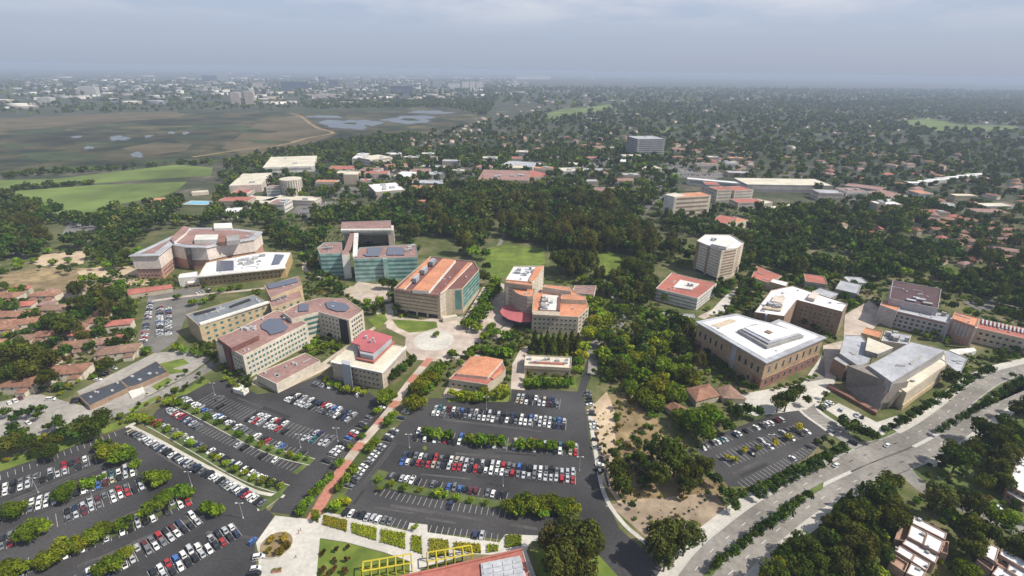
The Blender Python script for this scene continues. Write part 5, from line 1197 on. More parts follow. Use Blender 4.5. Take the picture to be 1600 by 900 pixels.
def leaf_cloud(kind, n, size, r_, seed=0):
    """Leaf clumps of a crown of unit radius and unit height (foot of the crown at z = 0): centres, tints and clump ids."""
    cols = np.array(GREENS[kind])
    if kind == 'cypress':
        z = r_.random(n) ** 0.9; ang = r_.random(n) * 2 * np.pi; rad = (1 - z) ** 0.7 * (0.75 + 0.25 * r_.random(n)) * (0.9 + 0.15 * np.sin(ang * 3 + z * 9))
        C = np.stack([rad * np.cos(ang), rad * np.sin(ang), z], 1); Nn = np.stack([np.cos(ang), np.sin(ang), 0.45 * np.ones(n)], 1)
        tn = cols[r_.integers(0, 4, n)]
        return C, Nn, tn
    nb = {'round': 22, 'light': 17, 'dark': 20, 'euc': 26, 'plum': 8, 'yellow': 8, 'brown': 10}[kind]
    # lobes spread through a flattened dome
    B = []
    for k in range(nb):
        a = r_.random() * 2 * np.pi; q = math.sqrt(r_.random()) * (0.66 if kind != 'euc' else 0.74); zz = r_.random()
        top = math.sqrt(max(0.05, 1 - q * q))
        z = (0.22 + 0.56 * zz * top) if kind != 'euc' else (0.12 + 0.76 * zz * (1 - 0.5 * q))
        B.append((q * math.cos(a), q * math.sin(a), z, (0.15 + 0.32 * r_.random() ** 1.3) if kind != 'euc' else (0.12 + 0.24 * r_.random())))
    B = np.array(B); w = B[:, 3] ** 2; idx = r_.choice(nb, n, p=w / w.sum())
    d = r_.normal(size=(n, 3)); d[:, 2] = d[:, 2] * 0.9 + 0.25; d /= np.linalg.norm(d, axis=1)[:, None]
    rr = B[idx, 3] * np.where(r_.random(n) < 0.8, 0.80 + 0.28 * r_.random(n), 0.8 * r_.random(n))
    C = B[idx, :3] + d * rr[:, None] * np.array((1, 1, 0.85)); C[:, 2] = np.maximum(C[:, 2], 0.02)
    blobt = cols[r_.integers(0, 4, nb)] * (0.68 + 0.64 * r_.random((nb, 1)))
    tn = 0.75 * blobt[idx] + 0.25 * cols[r_.integers(0, 4, n)]
    return C, d, tn * (0.8 + 0.4 * r_.random((n, 1)))
def leaf_quads(C, Nn, size, r_, jit=0.55):
    n = len(C); nrm = Nn + r_.normal(size=(n, 3)) * jit; nrm /= np.linalg.norm(nrm, axis=1)[:, None]
    t = np.cross(nrm, r_.normal(size=(n, 3))); t /= np.linalg.norm(t, axis=1)[:, None]; b = np.cross(nrm, t)
    s = (size * (0.6 + 0.8 * r_.random(n)))[:, None]
    V = np.stack([C - t * s, C - b * s * 0.7 + nrm * s * 0.25, C + t * s, C + b * s * 0.7 - nrm * s * 0.1], 1)
    return V
M_LEAF = leaf_mat('leaf_clumps')
CROWN, TRUNK = {}, {}
SHAPE = {'round': 0.95, 'light': 1.1, 'dark': 1.25, 'euc': 2.0, 'plum': 1.3, 'cypress': 4.0, 'yellow': 1.1, 'brown': 1.2}   # crown height / radius
def crown_mesh(kind, v):
    if (kind, v) not in CROWN:
        r_ = np.random.default_rng(hash((kind, v)) % 1 + 101 * v + sum(map(ord, kind)))
        n = {'euc': 2600, 'cypress': 900, 'plum': 420, 'yellow': 420, 'brown': 600}.get(kind, 2000)
        C, Nn, tn = leaf_cloud(kind, n, 0, r_); C[:, 2] *= SHAPE[kind]
        V = leaf_quads(C, Nn, {'euc': 0.070, 'cypress': 0.13, 'plum': 0.13, 'yellow': 0.13, 'brown': 0.12}.get(kind, 0.078), r_)
        CROWN[(kind, v)] = np_mesh('crown', V.reshape(-1, 3), np.arange(n * 4).reshape(n, 4), [M_LEAF], tn)
    return CROWN[(kind, v)]
def trunk_mesh(kind, v):
    """Unit trunk: 1 high to the crown foot, limbs running on into the crown."""
    if (kind, v) not in TRUNK:
        rr = random.Random(v * 7 + len(kind)); mb = MB()
        lean = rr.uniform(-0.06, 0.06)
        def limb(p, q, r0, r1, n=6):
            p, q = Vector(p), Vector(q); t = (q - p).normalized(); u = t.orthogonal().normalized(); w = t.cross(u)
            A = [p + (u * math.cos(k * 6.2832 / n) + w * math.sin(k * 6.2832 / n)) * r0 for k in range(n)]; B = [q + (u * math.cos(k * 6.2832 / n) + w * math.sin(k * 6.2832 / n)) * r1 for k in range(n)]
            for k in range(n): mb.face([A[k], A[(k + 1) % n], B[(k + 1) % n], B[k]])
        limb((0, 0, 0), (lean, 0, 0.55), 0.075, 0.055); limb((lean, 0, 0.55), (lean * 1.5, lean, 1.0), 0.055, 0.045)
        for k in range(4):
            a = k * 1.57 + rr.uniform(-.5, .5); limb((lean * 1.5, lean, 0.85 + 0.05 * k), (0.42 * math.cos(a), 0.42 * math.sin(a), 1.0 + SHAPE[kind] * rr.uniform(0.35, 0.6)), 0.04, 0.012, 5)
        TRUNK[(kind, v)] = mb.mesh('trunk', [M_WALL_WOOD])
    return TRUNK[(kind, v)]

SHR = 'low shrub in the planting between the buildings'
TREES = []       # x, y, kind, crown radius, trunk height, label phrase, group
def tree(cx, cy, rpx, kind, phrase, trunk=None):
    """Tree whose crown centre is seen at (cx, cy) and is about rpx wide each side."""
    z = 3.0
    for _ in range(3):
        g = G(cx, cy, z); D = proj(g[0], g[1], z)[2]; r = 1.12 * rpx * D / FPX
        th = trunk if trunk is not None else (0.35 * r + 0.6 if kind not in ('euc', 'dark', 'cypress') else (0.3 if kind == 'cypress' else 0.7 * r + 1.5))
        z = min(th + SHAPE[kind] * r * 0.5, 60)
    TREES.append((g[0], g[1], kind, r, th, phrase))
def rowt(pts, kind, phrase, trunk=None):
    for p in pts: tree(p[0], p[1], p[2], kind, phrase, trunk)
def line_trees(p0, p1, n, r, kind, phrase, jit=1.5, trunk=None):
    for k in range(n):
        u = (k + 0.5) / n; tree(p0[0] + (p1[0] - p0[0]) * u + random.uniform(-jit, jit), p0[1] + (p1[1] - p0[1]) * u + random.uniform(-jit, jit) * 0.6, r * random.uniform(0.8, 1.2), kind, phrase, trunk)
def grove(poly_px, dens, rlo, rhi, kinds, phrase, ground=True, cap=4000):
    """Trees spread over a ground polygon, dens = metres between trees."""
    P = GP(poly_px); xs = [p[0] for p in P]; ys = [p[1] for p in P]
    A = abs(area(P)); n = int(min(cap, A / (dens * dens))); got = {}; k = 0
    for _ in range(n * 12):
        if k >= n: break
        x, y = random.uniform(min(xs), max(xs)), random.uniform(min(ys), max(ys))
        if not inside(x, y, P) or is_blocked(x, y): continue
        c = (int(x / dens), int(y / dens))
        if any((x - q[0]) ** 2 + (y - q[1]) ** 2 < (dens * 0.62) ** 2 for i in (-1, 0, 1) for j in (-1, 0, 1) for q in got.get((c[0] + i, c[1] + j), [])): continue
        got.setdefault(c, []).append((x, y)); k += 1
        if phrase != SHR and math.sin(x * 0.043 + 1.3 * math.sin(y * 0.031)) + math.sin(y * 0.051 + x * 0.017) > 1.05: continue      # clearings
        kind = random.choice(kinds) if random.random() < 0.8 else random.choice(['round', 'dark', 'euc']); r = random.uniform(rlo * 0.62, rhi) if random.random() < 0.8 else rhi * random.uniform(1.0, 1.25)
        TREES.append((x, y, kind, r if kind != 'cypress' else r * 0.4, 0.5 * r if kind not in ('euc', 'dark') else 0.8 * r + 1, phrase))

# car park trees, left
rowt([(166, 703, 16), (186, 708, 17), (158, 694, 13), (203, 709, 11)], 'round', 'round green tree at the top end of the first parking row')
rowt([(22, 792, 17), (100, 767, 17), (136, 753, 12), (158, 744, 7), (211, 724, 10)], 'round', 'green tree on the second planted island of the big car park')
rowt([(236, 742, 13), (250, 745, 15)], 'round', 'green tree at the end of the third parking row')
rowt([(42, 828, 19), (62, 820, 14)], 'round', 'broad tree among the white cars near the edge of the big car park')
rowt([(10, 890, 22), (32, 886, 14), (70, 872, 16), (90, 860, 20), (106, 852, 14), (124, 846, 15), (146, 834, 17), (162, 826, 15), (194, 813, 14), (226, 796, 13), (242, 786, 15), (256, 776, 15), (276, 766, 14), (292, 768, 11)], 'round', 'broad tree on the long island of the big car park')
rowt([(160, 886, 15), (176, 877, 18), (192, 866, 15)], 'round', 'tree of the clump nearest the bottom edge in the big car park')
rowt([(322, 790, 13), (338, 795, 13)], 'round', 'tree at the end of the last planted island by the white footway')
rowt([(12, 690, 17), (38, 685, 14), (60, 694, 13), (80, 688, 14), (97, 676, 12), (78, 702, 13), (118, 676, 12), (130, 664, 17), (150, 662, 17), (158, 648, 14), (18, 668, 11), (36, 672, 9), (92, 660, 9), (72, 664, 7)], 'dark', 'dark tree on the grass bank above the big car park')
for line, ph, n, kk in ((STRIP1, 'small light green tree on the planted strip beside the white footway', 16, 'light'), (STRIP2, 'small tree on the curved planted strip of the middle car park', 15, 'round')):
    for i in range(n):
        p = line[int((i + 0.5) / n * (len(line) - 1))]; q = proj(p[0], p[1], 2.0)
        tree(q[0], q[1] - 1, random.uniform(4.5, 7.5), kk if i % 3 else 'light', ph)
rowt([(222, 652, 9), (262, 626, 8), (272, 628, 7), (205, 650, 8), (188, 648, 6)], 'light', 'small bright tree at the corner of the curved car park')
# walk trees
rowt([(471, 795, 10), (480, 783, 10), (491, 768, 10), (503, 755, 10), (514, 743, 9), (530, 722, 9)], 'round', 'round clipped tree along the left side of the brick walk')
rowt([(551, 731, 9), (540, 745, 9), (528, 760, 9), (493, 807, 7), (577, 698, 9), (586, 688, 8), (606, 657, 9), (614, 646, 8)], 'round', 'round clipped tree along the right side of the brick walk')
rowt([(548, 697, 6), (566, 680, 6), (572, 668, 6), (590, 640, 7), (604, 628, 6)], 'round', 'small tree between the parking row and the brick walk')
rowt([(604, 617, 16)], 'round', 'big round tree at the corner of the rose roofed building')
rowt([(648, 627, 16)], 'round', 'big clipped ball shaped tree at the foot of the tree block')
rowt([(652, 606, 15), (662, 596, 15), (672, 588, 15), (682, 578, 14), (690, 570, 12), (668, 604, 12), (682, 590, 12)], 'round', 'tree of the dense block between the two walks')
rowt([(619, 580, 9), (627, 573, 9), (636, 565, 9), (645, 558, 8), (611, 588, 7)], 'dark', 'dark tree in the row beside the rose roofed building')
rowt([(516, 598, 6), (528, 601, 7), (542, 606, 8), (556, 608, 7), (568, 612, 6), (508, 592, 6)], 'light', 'slim light green tree in front of the rose roofed building')
rowt([(424, 585, 5), (448, 580, 6), (470, 572, 6), (362, 597, 6), (370, 604, 6), (352, 590, 5), (380, 610, 5)], 'light', 'slim tree at the foot of the long laboratory block')
rowt([(482, 542, 9), (492, 535, 9), (500, 545, 9), (510, 538, 8), (486, 552, 7), (528, 540, 7)], 'round', 'tree in the courtyard of the long laboratory block')
rowt([(730, 503, 11), (738, 494, 12), (747, 483, 13), (756, 472, 13), (764, 460, 13), (771, 449, 12), (776, 438, 12), (742, 508, 11), (752, 494, 10), (762, 480, 10), (735, 498, 9)], 'round', 'tree in the double row between striped hall and curved building')
rowt([(682, 520, 6), (707, 550, 9)], 'round', 'single tree standing on the pale upper plaza')
rowt([(756, 524, 10), (772, 518, 10), (790, 523, 11), (803, 520, 9), (768, 508, 9), (745, 543, 9), (762, 545, 10), (778, 547, 10), (792, 550, 11), (800, 540, 9), (735, 552, 8)], 'round', 'round tree of the small court before the curved building')
rowt([(836 + k * 9.5, 532 + (k % 2) * 4, 8) for k in range(8)], 'cypress', 'dark slim conifer in front of the curved faculty building')
rowt([(912, 540, 13), (922, 520, 14), (930, 500, 14), (925, 480, 12), (918, 466, 11), (938, 515, 13), (942, 490, 12), (908, 552, 10), (950, 500, 11), (936, 470, 11)], 'light', 'tree of the green belt to the right of the curved building')
rowt([(826 + k * 10.5, 595 + (k % 2) * 2, 9) for k in range(7)] + [(903, 575, 8), (904, 562, 8)], 'round', 'clipped tree in front of the small lecture block')
rowt([(708, 612, 9), (720, 616, 9), (734, 618, 9), (748, 618, 10), (762, 616, 10), (776, 612, 10), (788, 606, 9), (757, 607, 8), (790, 615, 7)], 'light', 'bright leafy tree in front of the auditorium')
# central car park
rowt([(668, 672, 10), (682, 676, 11), (700, 678, 10), (736, 683, 11), (752, 685, 12), (768, 686, 11), (782, 686, 9), (812, 691, 11), (828, 692, 11), (844, 693, 10), (862, 694, 10), (892, 694, 9)], 'round', 'tree on the middle island of the central car park')
rowt([(802, 787, 16), (820, 784, 18), (838, 786, 17), (856, 785, 17), (874, 786, 17), (892, 789, 15), (812, 796, 12), (850, 797, 12), (880, 799, 11)], 'round', 'big tree of the thick row closing the central car park')
rowt([(612, 754, 6), (633, 760, 7), (656, 764, 5), (684, 768, 8), (696, 770, 6), (714, 775, 7), (736, 779, 6), (592, 748, 6), (760, 784, 5), (594, 762, 5)], 'light', 'small tree on the narrow lower island of the central car park')
rowt([(525, 787, 11), (538, 782, 8)], 'light', 'bright bushy tree at the lower corner beside the brick walk')
rowt([(648, 822, 6)], 'light', 'single round bush in the paved square beside the car park')
rowt([(424, 842, 7), (442, 838, 8), (446, 852, 8), (420, 858, 6), (436, 860, 7)], 'brown', 'dry leaved tree on the round planter in the plaza')
rowt([(505, 862, 5), (525, 857, 5), (543, 853, 5), (524, 874, 5), (542, 872, 5), (504, 888, 6), (522, 888, 6), (540, 891, 6), (512, 898, 5)], 'plum', 'small purple plum tree on the lawn beside the plaza')
# big eucalyptus and slope
rowt([(872, 842, 30), (898, 828, 32), (924, 838, 24), (880, 872, 30), (912, 868, 26)], 'euc', 'tall olive eucalyptus at the bottom of the access road')
rowt([(1030, 838, 24), (1052, 828, 26), (1074, 832, 24), (1042, 862, 20)], 'euc', 'sparse grey green tree on the sandy ground by the road')
rowt([(964, 728, 19), (970, 748, 18), (960, 706, 10)], 'dark', 'dark tree alone on the sandy slope')
rowt([(1000, 712, 14), (1012, 726, 12), (998, 690, 8), (1018, 700, 12), (1040, 694, 24), (1058, 714, 24), (1078, 732, 20), (1030, 742, 20), (1072, 752, 16), (1100, 724, 18), (1008, 750, 10)], 'dark', 'dense tree of the clump in the middle of the dry slope')
rowt([(1092, 658, 28), (1066, 650, 18), (1110, 640, 16), (1124, 652, 14)], 'round', 'big bright crowned tree beside the small car park')
rowt([(1032, 598, 22), (1008, 618, 18), (1052, 612, 18), (984, 602, 15), (1020, 624, 18), (972, 560, 14), (992, 556, 15), (1012, 548, 15), (1040, 570, 17), (1062, 578, 16), (1082, 590, 15), (958, 580, 12), (984, 578, 14)], 'round', 'leafy tree of the wooded bank below the courtyard building')
rowt([(1146, 640, 13), (1168, 636, 12), (1138, 660, 12), (1186, 640, 10)], 'dark', 'tree at the top corner of the small car park')
rowt([(1232, 618, 18), (1246, 608, 14), (1218, 626, 13), (1262, 622, 8)], 'dark', 'large tree in front of the stone hall')
rowt([(1134, 764, 11), (1150, 787, 10), (1120, 745, 10), (1146, 772, 9), (1160, 768, 9)], 'dark', 'bushy tree at the lower edge of the dry slope')
rowt([(1138, 714, 6), (1150, 716, 6), (1164, 702, 6), (1185, 698, 6), (1210, 690, 7), (1232, 680, 7), (1248, 666, 7)], 'yellow', 'small yellowish tree between the parked cars of the small car park')
line_trees((1172, 768), (1322, 694), 20, 8.5, 'dark', 'tree in the hedge row between small car park and main road', 2)
line_trees((1182, 776), (1300, 716), 12, 6, 'dark', 'shrubby tree on the road side of the hedge row', 2)
line_trees((1112, 884), (1268, 766), 15, 9.5, 'dark', 'tree on the lower median of the main road', 1.5)
line_trees((1464, 674), (1602, 590), 14, 7, 'dark', 'shrub tree on the upper median of the main road', 1)
line_trees((1312, 656), (1372, 680), 8, 8, 'dark', 'bushy tree at the road corner below the slanted hall', 2); line_trees((1380, 672), (1550, 572), 18, 7.5, 'dark', 'tree in the row between slanted hall and main road', 3)
rowt([(1320, 652, 8), (1336, 660, 8), (1278, 690, 6), (1288, 684, 6), (1300, 690, 6)], 'dark', 'bush beside the entrance lane from the main road')
# bottom right woods
rowt([(1380, 768, 26), (1398, 796, 28), (1392, 740 + 10, 18), (1350, 800, 22), (1300, 840, 22), (1330, 826, 24), (1310, 868, 24), (1290, 886, 22), (1252, 846, 19), (1236, 870, 21), (1212, 890, 20), (1272, 862, 20), (1352, 876, 22), (1260, 890, 20), (1364, 832, 20), (1336, 796, 18), (1318, 812, 18)], 'dark', 'big dark tree of the wood inside the road bend')
rowt([(1348, 846, 27), (1330, 858, 22), (1322, 890, 20)], 'euc', 'brownish big tree at the heart of the wood inside the bend')
rowt([(1345, 764, 7), (1326, 778, 8), (1313, 788, 7), (1306, 800, 8)], 'cypress', 'pointed cypress along the footway of the main road')
rowt([(1232, 850, 16), (1222, 868, 14), (1358, 892, 16), (1246, 864, 12)], 'light', 'light green bush at the edge of the wood inside the bend')
grove([(1195, 905), (1270, 840), (1370, 762), (1408, 790), (1395, 830), (1350, 900)], 7.5, 3, 5, ['dark', 'round', 'light'], 'smaller tree filling the wood inside the road bend')
grove([(1430, 742), (1480, 716), (1600, 645), (1680, 650), (1660, 735), (1565, 755), (1560, 790), (1470, 765)], 8.5, 4, 6.5, ['dark', 'dark', 'euc'], 'dark tree of the wood between main road and lane')
grove([(1405, 775), (1440, 768), (1500, 796), (1600, 840), (1660, 870), (1640, 905), (1500, 905), (1490, 850), (1440, 800)], 8.5, 4, 6, ['dark', 'dark', 'round', 'euc'], 'dark tree between the lane and the white terraced houses')
grove([(1190, 905), (1380, 900), (1395, 960), (1150, 960)], 8, 4, 6, ['dark', 'light'], 'tree at the bottom edge below the wood')
grove([(1360, 800), (1400, 812), (1415, 850), (1395, 890), (1340, 880)], 7.5, 3, 5, ['dark', 'round'], 'tree right beside the stepping white terraced house')
# hall side shrubs, right belt
grove([(1480, 560), (1560, 560), (1600, 540), (1680, 560), (1600, 572), (1530, 600), (1470, 620)], 9, 4, 6, ['dark'], 'dark tree between gallery wing and main road')
grove([(1400, 495), (1480, 512), (1486, 540), (1440, 530), (1400, 510)], 6, 2, 3.2, ['dark', 'light'], 'small tree against the long arts wing')
grove([(930, 480), (1035, 490), (1090, 520), (1095, 590), (1075, 625), (1040, 640), (990, 610), (940, 590), (930, 560)], 8.2, 3.5, 5.6, ['round', 'round', 'dark', 'light'], 'tree of the mixed wood below the courtyard building')
grove([(955, 640), (1000, 620), (1030, 660), (1025, 700), (985, 690), (960, 700)], 8.5, 1.2, 2.6, ['brown', 'round'], 'low bush on the dry slope')
grove([(960, 790), (1010, 780), (1130, 775), (1060, 870), (1020, 840)], 16, 0.9, 1.8, ['brown', 'dark'], 'low bush on the bare sandy ground')
grove([(1010, 760), (1095, 745), (1130, 755), (1060, 790)], 12, 1, 1.8, ['brown'], 'dry bush below the clump on the slope')
grove([(922, 640), (970, 630), (975, 770), (1010, 800), (1100, 790), (1060, 870), (1010, 835), (940, 750)], 4.6, 0.5, 1.3, ['brown', 'brown', 'dark', 'light'], SHR)
grove([(940, 700), (1060, 700), (1120, 750), (1110, 785), (970, 785)], 5, 0.6, 1.6, ['brown', 'brown', 'dark'], SHR)
# neighbourhood at the left
grove([(-120, 470), (60, 440), (190, 440), (212, 480), (205, 545), (120, 560), (60, 620), (-120, 660)], 12, 3.5, 6.0, ['dark', 'dark', 'round', 'euc'], 'tree among the townhouses')
rowt([(22, 552, 22), (46, 548, 22), (10, 580, 18), (70, 560, 20), (40, 575, 20), (165, 566, 13), (70, 590, 16), (82, 500, 18), (100, 510, 18), (120, 470, 14), (158, 455, 18), (176, 458, 16), (118, 448, 14), (40, 492, 9)], 'dark', 'large dark tree among the townhouses')
line_trees((210, 470), (196, 540), 7, 6, 'light', 'small tree on the bank of the side street'); rowt([(228, 546, 9), (275, 540, 8), (285, 545, 8), (300, 548, 7), (320, 548, 7), (312, 552, 6)], 'round', 'tree at the bend of the side street')
rowt([(30, 642, 8), (45, 640, 8), (62, 636, 8), (20, 650, 7), (56, 646, 7), (92, 600, 7), (8, 640, 8), (88, 653, 8)], 'dark', 'tree in the pale yard before the townhouses')
rowt([(302, 470, 8), (318, 468, 7), (332, 462, 6), (400, 455, 7), (345, 452, 6), (360, 448, 6), (375, 446, 6), (276, 462, 6)], 'round', 'tree between the white roofed building and the office block')
grove([(470, 400), (500, 400), (534, 440), (560, 450), (640, 450), (640, 492), (610, 500), (575, 490), (570, 470), (520, 450), (480, 430)], 8, 2.8, 4.6, ['round', 'light', 'dark'], 'tree in the garden before the green glass hall')
line_trees((1405, 498), (1482, 516), 9, 5, 'dark', 'small tree close to the long arts wing', 2); line_trees((1100, 545), (1180, 608), 9, 7, 'dark', 'tree in the shade of the stone hall', 3); line_trees((1205, 608), (1280, 585), 7, 4.5, 'round', 'shrubby tree at the sunlit foot of the stone hall', 2)
line_trees((322, 545), (342, 566), 3, 5, 'dark', 'tree at the tan end of the long laboratory block', 2); line_trees((1255, 500), (1310, 530), 6, 5, 'dark', 'tree at the foot of the brick block', 2); line_trees((500, 440), (534, 444), 4, 7, 'dark', 'tree at the foot of the green glass hall', 2); line_trees((594, 438), (618, 440), 3, 8, 'dark', 'tree between glass hall and striped hall', 2); line_trees((760, 385), (758, 440), 3, 9, 'dark', 'tall tree between striped hall and park lawn', 2)
# park grove and campus woods
PARK = 'tall dark eucalyptus of the great grove round the park lawn'
grove([(660, 345), (690, 300), (760, 310), (750, 345), (752, 385), (742, 405), (690, 392), (660, 380)], 9, 6, 9, ['euc', 'euc', 'dark'], PARK)
grove([(795, 330), (870, 318), (930, 325), (1000, 345), (1020, 420), (1000, 455), (960, 440), (925, 390), (925, 425), (900, 445), (860, 420), (850, 385), (800, 378)], 9.2, 6, 9.5, ['euc', 'euc', 'dark'], PARK)
grove([(620, 320), (700, 295), (850, 300), (1000, 305), (1030, 345), (920, 330), (800, 328), (690, 315), (655, 350), (620, 345)], 10.5, 5.5, 8.5, ['euc', 'dark'], PARK)
grove([(748, 304), (802, 304), (804, 378), (788, 378), (782, 350), (768, 350), (766, 384), (750, 384)], 10, 5.5, 8, ['euc', 'dark'], PARK)
grove([(880, 440), (940, 445), (1000, 460), (1020, 480), (940, 478), (930, 460)], 10, 4, 6, ['euc', 'dark', 'round'], 'tree at the lower edge of the great grove')
grove([(950, 440), (1010, 425), (1025, 445), (1040, 480), (985, 480)], 9, 5, 7, ['euc'], 'tall brownish eucalyptus beside the courtyard building')
grove([(420, 340), (480, 345), (540, 330), (640, 330), (660, 350), (655, 400), (615, 360), (530, 350), (490, 400), (470, 395), (420, 380)], 9, 4.5, 7, ['dark', 'dark', 'euc'], 'dark tree behind the green glass hall')
grove([(-200, 320), (60, 318), (90, 330), (100, 350), (60, 405), (0, 410), (-200, 420)], 10.5, 5, 8, ['euc', 'dark'], 'tall dark tree of the wood below the sports field')
grove([(100, 345), (280, 320), (350, 340), (330, 355), (250, 360), (150, 420), (190, 400), (100, 390)], 12, 4.5, 7, ['euc', 'dark'], 'tree on the wooded bank left of the salmon building')
grove([(135, 385), (230, 370), (215, 420), (150, 425)], 9, 3.5, 5.5, ['dark', 'round', 'euc'], 'leafy tree at the end of the salmon building')
grove([(-100, 415), (50, 395), (135, 395), (200, 420), (60, 440), (-100, 450)], 17, 3, 5, ['dark', 'round'], 'tree on the dry grass bank')
grove([(250, 320), (340, 300), (420, 325), (450, 345), (400, 355), (330, 345), (280, 340)], 13, 4, 6.5, ['euc', 'dark'], 'tree between salmon building and sports field')
grove([(340, 275), (500, 275), (640, 250), (700, 300), (640, 320), (560, 320), (440, 310), (350, 300)], 16, 4, 7, ['euc', 'dark', 'round'], 'tree among the distant campus halls')
grove([(640, 240), (1000, 235), (1060, 275), (1050, 320), (1020, 345), (930, 320), (700, 300)], 16, 4, 7.5, ['euc', 'dark', 'round'], 'tree among the halls beyond the grove')
grove([(1040, 345), (1110, 360), (1165, 380), (1180, 420), (1090, 390), (1060, 400), (1040, 420), (1020, 380)], 11, 4.5, 7, ['dark', 'euc'], 'tree around the white tower')
grove([(1165, 345), (1260, 330), (1420, 310), (1500, 330), (1420, 345), (1400, 440), (1260, 440), (1180, 420)], 11, 4.5, 7.5, ['dark', 'dark', 'euc', 'round'], 'tree of the wood behind the brick block')
grove([(1400, 430), (1420, 380), (1600, 420), (1700, 440), (1700, 520), (1600, 500), (1560, 480), (1480, 450)], 11, 4.5, 7.5, ['dark', 'dark', 'euc'], 'tree of the wood behind the arts wing')
grove([(1225, 440), (1260, 435), (1300, 452), (1370, 455), (1375, 490), (1330, 500), (1325, 470)], 10, 3, 5, ['dark', 'round'], 'tree behind the white roofed brick block')
grove([(1120, 440), (1165, 440), (1200, 455), (1160, 490), (1110, 500), (1130, 470)], 9, 3, 4.6, ['dark', 'round', 'euc'], 'tree between courtyard building and brick block')
grove([(1260, 300), (1400, 320), (1680, 330), (1700, 430), (1500, 400), (1400, 340)], 15, 4, 6.5, ['dark', 'euc'], 'tree among the terracotta roofs')
SHR = 'low shrub in the planting between the buildings'
for q, dn in (([(930, 470), (1090, 500), (1110, 600), (1000, 640), (935, 600)], 4.2), ([(690, 560), (830, 520), (900, 540), (930, 590), (830, 610), (700, 600)], 5), ([(480, 400), (530, 440), (640, 450), (640, 500), (560, 490), (570, 540), (520, 560), (470, 540)], 5), ([(180, 480), (215, 470), (205, 560), (100, 620), (0, 640), (-60, 620), (-60, 470)], 6),
              ([(420, 345), (640, 335), (655, 400), (480, 400), (420, 400)], 8), ([(860, 440), (1030, 440), (1030, 490), (920, 480)], 7), ([(1120, 440), (1375, 450), (1375, 490), (1160, 500)], 6), ([(1380, 430), (1700, 440), (1700, 540), (1560, 500)], 8), ([(1470, 560), (1640, 545), (1640, 575), (1480, 625)], 5), ([(1100, 560), (1170, 620), (1300, 590), (1290, 640), (1140, 650)], 4.5),
              ([(1190, 830), (1400, 740), (1420, 900), (1180, 910)], 5), ([(1420, 740), (1640, 650), (1640, 900), (1440, 900)], 6), ([(300, 540), (330, 520), (400, 600), (390, 615)], 3.5), ([(140, 430), (330, 440), (330, 470), (210, 470)], 6), ([(240, 560), (300, 550), (320, 600), (200, 650), (180, 655)], 6), ([(960, 640), (1060, 640), (1120, 750), (970, 780)], 6), ([(-60, 690), (0, 690), (190, 650), (200, 662), (0, 733)], 7)):
    grove(q, dn, 0.9, 2.1, ['round', 'dark', 'light', 'brown', 'dark'], SHR)
grove([(1030, 330), (1420, 330), (1400, 440), (1230, 440), (1030, 420)], 13, 3, 5.5, ['dark', 'round', 'euc'], 'tree round the white tower and the slab'); grove([(1120, 440), (1700, 440), (1700, 545), (1380, 480), (1100, 500)], 12, 2.5, 4.5, ['dark', 'round'], 'tree in the gaps behind the right hand halls')
# far woods (one mass later)
FARW = []
def far_grove(poly_px, dens, rlo, rhi, cap):
    P = GP(poly_px); xs = [p[0] for p in P]; ys = [p[1] for p in P]; n = int(min(cap, abs(area(P)) / dens ** 2)); k = 0
    for _ in range(n * 8):
        if k >= n: break
        # even over the picture rather than over the ground
        x, y = random.uniform(min(xs), max(xs)), random.uniform(min(ys), max(ys))
        if inside(x, y, P) and not is_blocked(x, y): FARW.append((x, y, random.uniform(rlo, rhi))); k += 1
far_grove([(1010, 222), (1700, 230), (1750, 330), (1400, 320), (1200, 290), (1000, 250)], 21, 4.5, 7.5, 3000)
far_grove([(640, 212), (1010, 222), (1000, 245), (620, 262), (560, 240)], 21, 4.5, 7.5, 2500)
far_grove([(340, 256), (560, 216), (640, 212), (640, 250), (500, 268), (350, 272)], 16, 5, 8, 2500)
far_grove([(560, 212), (720, 200), (900, 165), (1900, 150), (1800, 235), (1000, 224), (640, 214)], 32, 6, 11, 9000)
far_grove([(760, 136), (2100, 146), (2000, 168), (880, 168), (760, 160)], 75, 10, 18, 5000)
far_grove([(-300, 165), (480, 160), (760, 158), (720, 172), (480, 170), (280, 174), (-300, 188)], 55, 6, 10, 1100); far_grove([(480, 160), (780, 154), (760, 180), (700, 182), (600, 172), (500, 175)], 26, 6, 10, 2500)
far_grove([(-400, 128), (800, 124), (800, 160), (-400, 168)], 110, 9, 16, 3000)
far_grove([(-300, 272), (0, 272), (340, 252), (345, 256), (0, 280), (-300, 286)], 16, 3, 6, 600)
far_grove([(-300, 200), (340, 190), (560, 212), (345, 250), (0, 270), (-300, 290)], 34, 3, 8, 3500)
far_grove([(20, 292), (60, 291), (145, 286), (145, 290), (60, 297), (20, 299)], 9, 3.5, 5.5, 120)

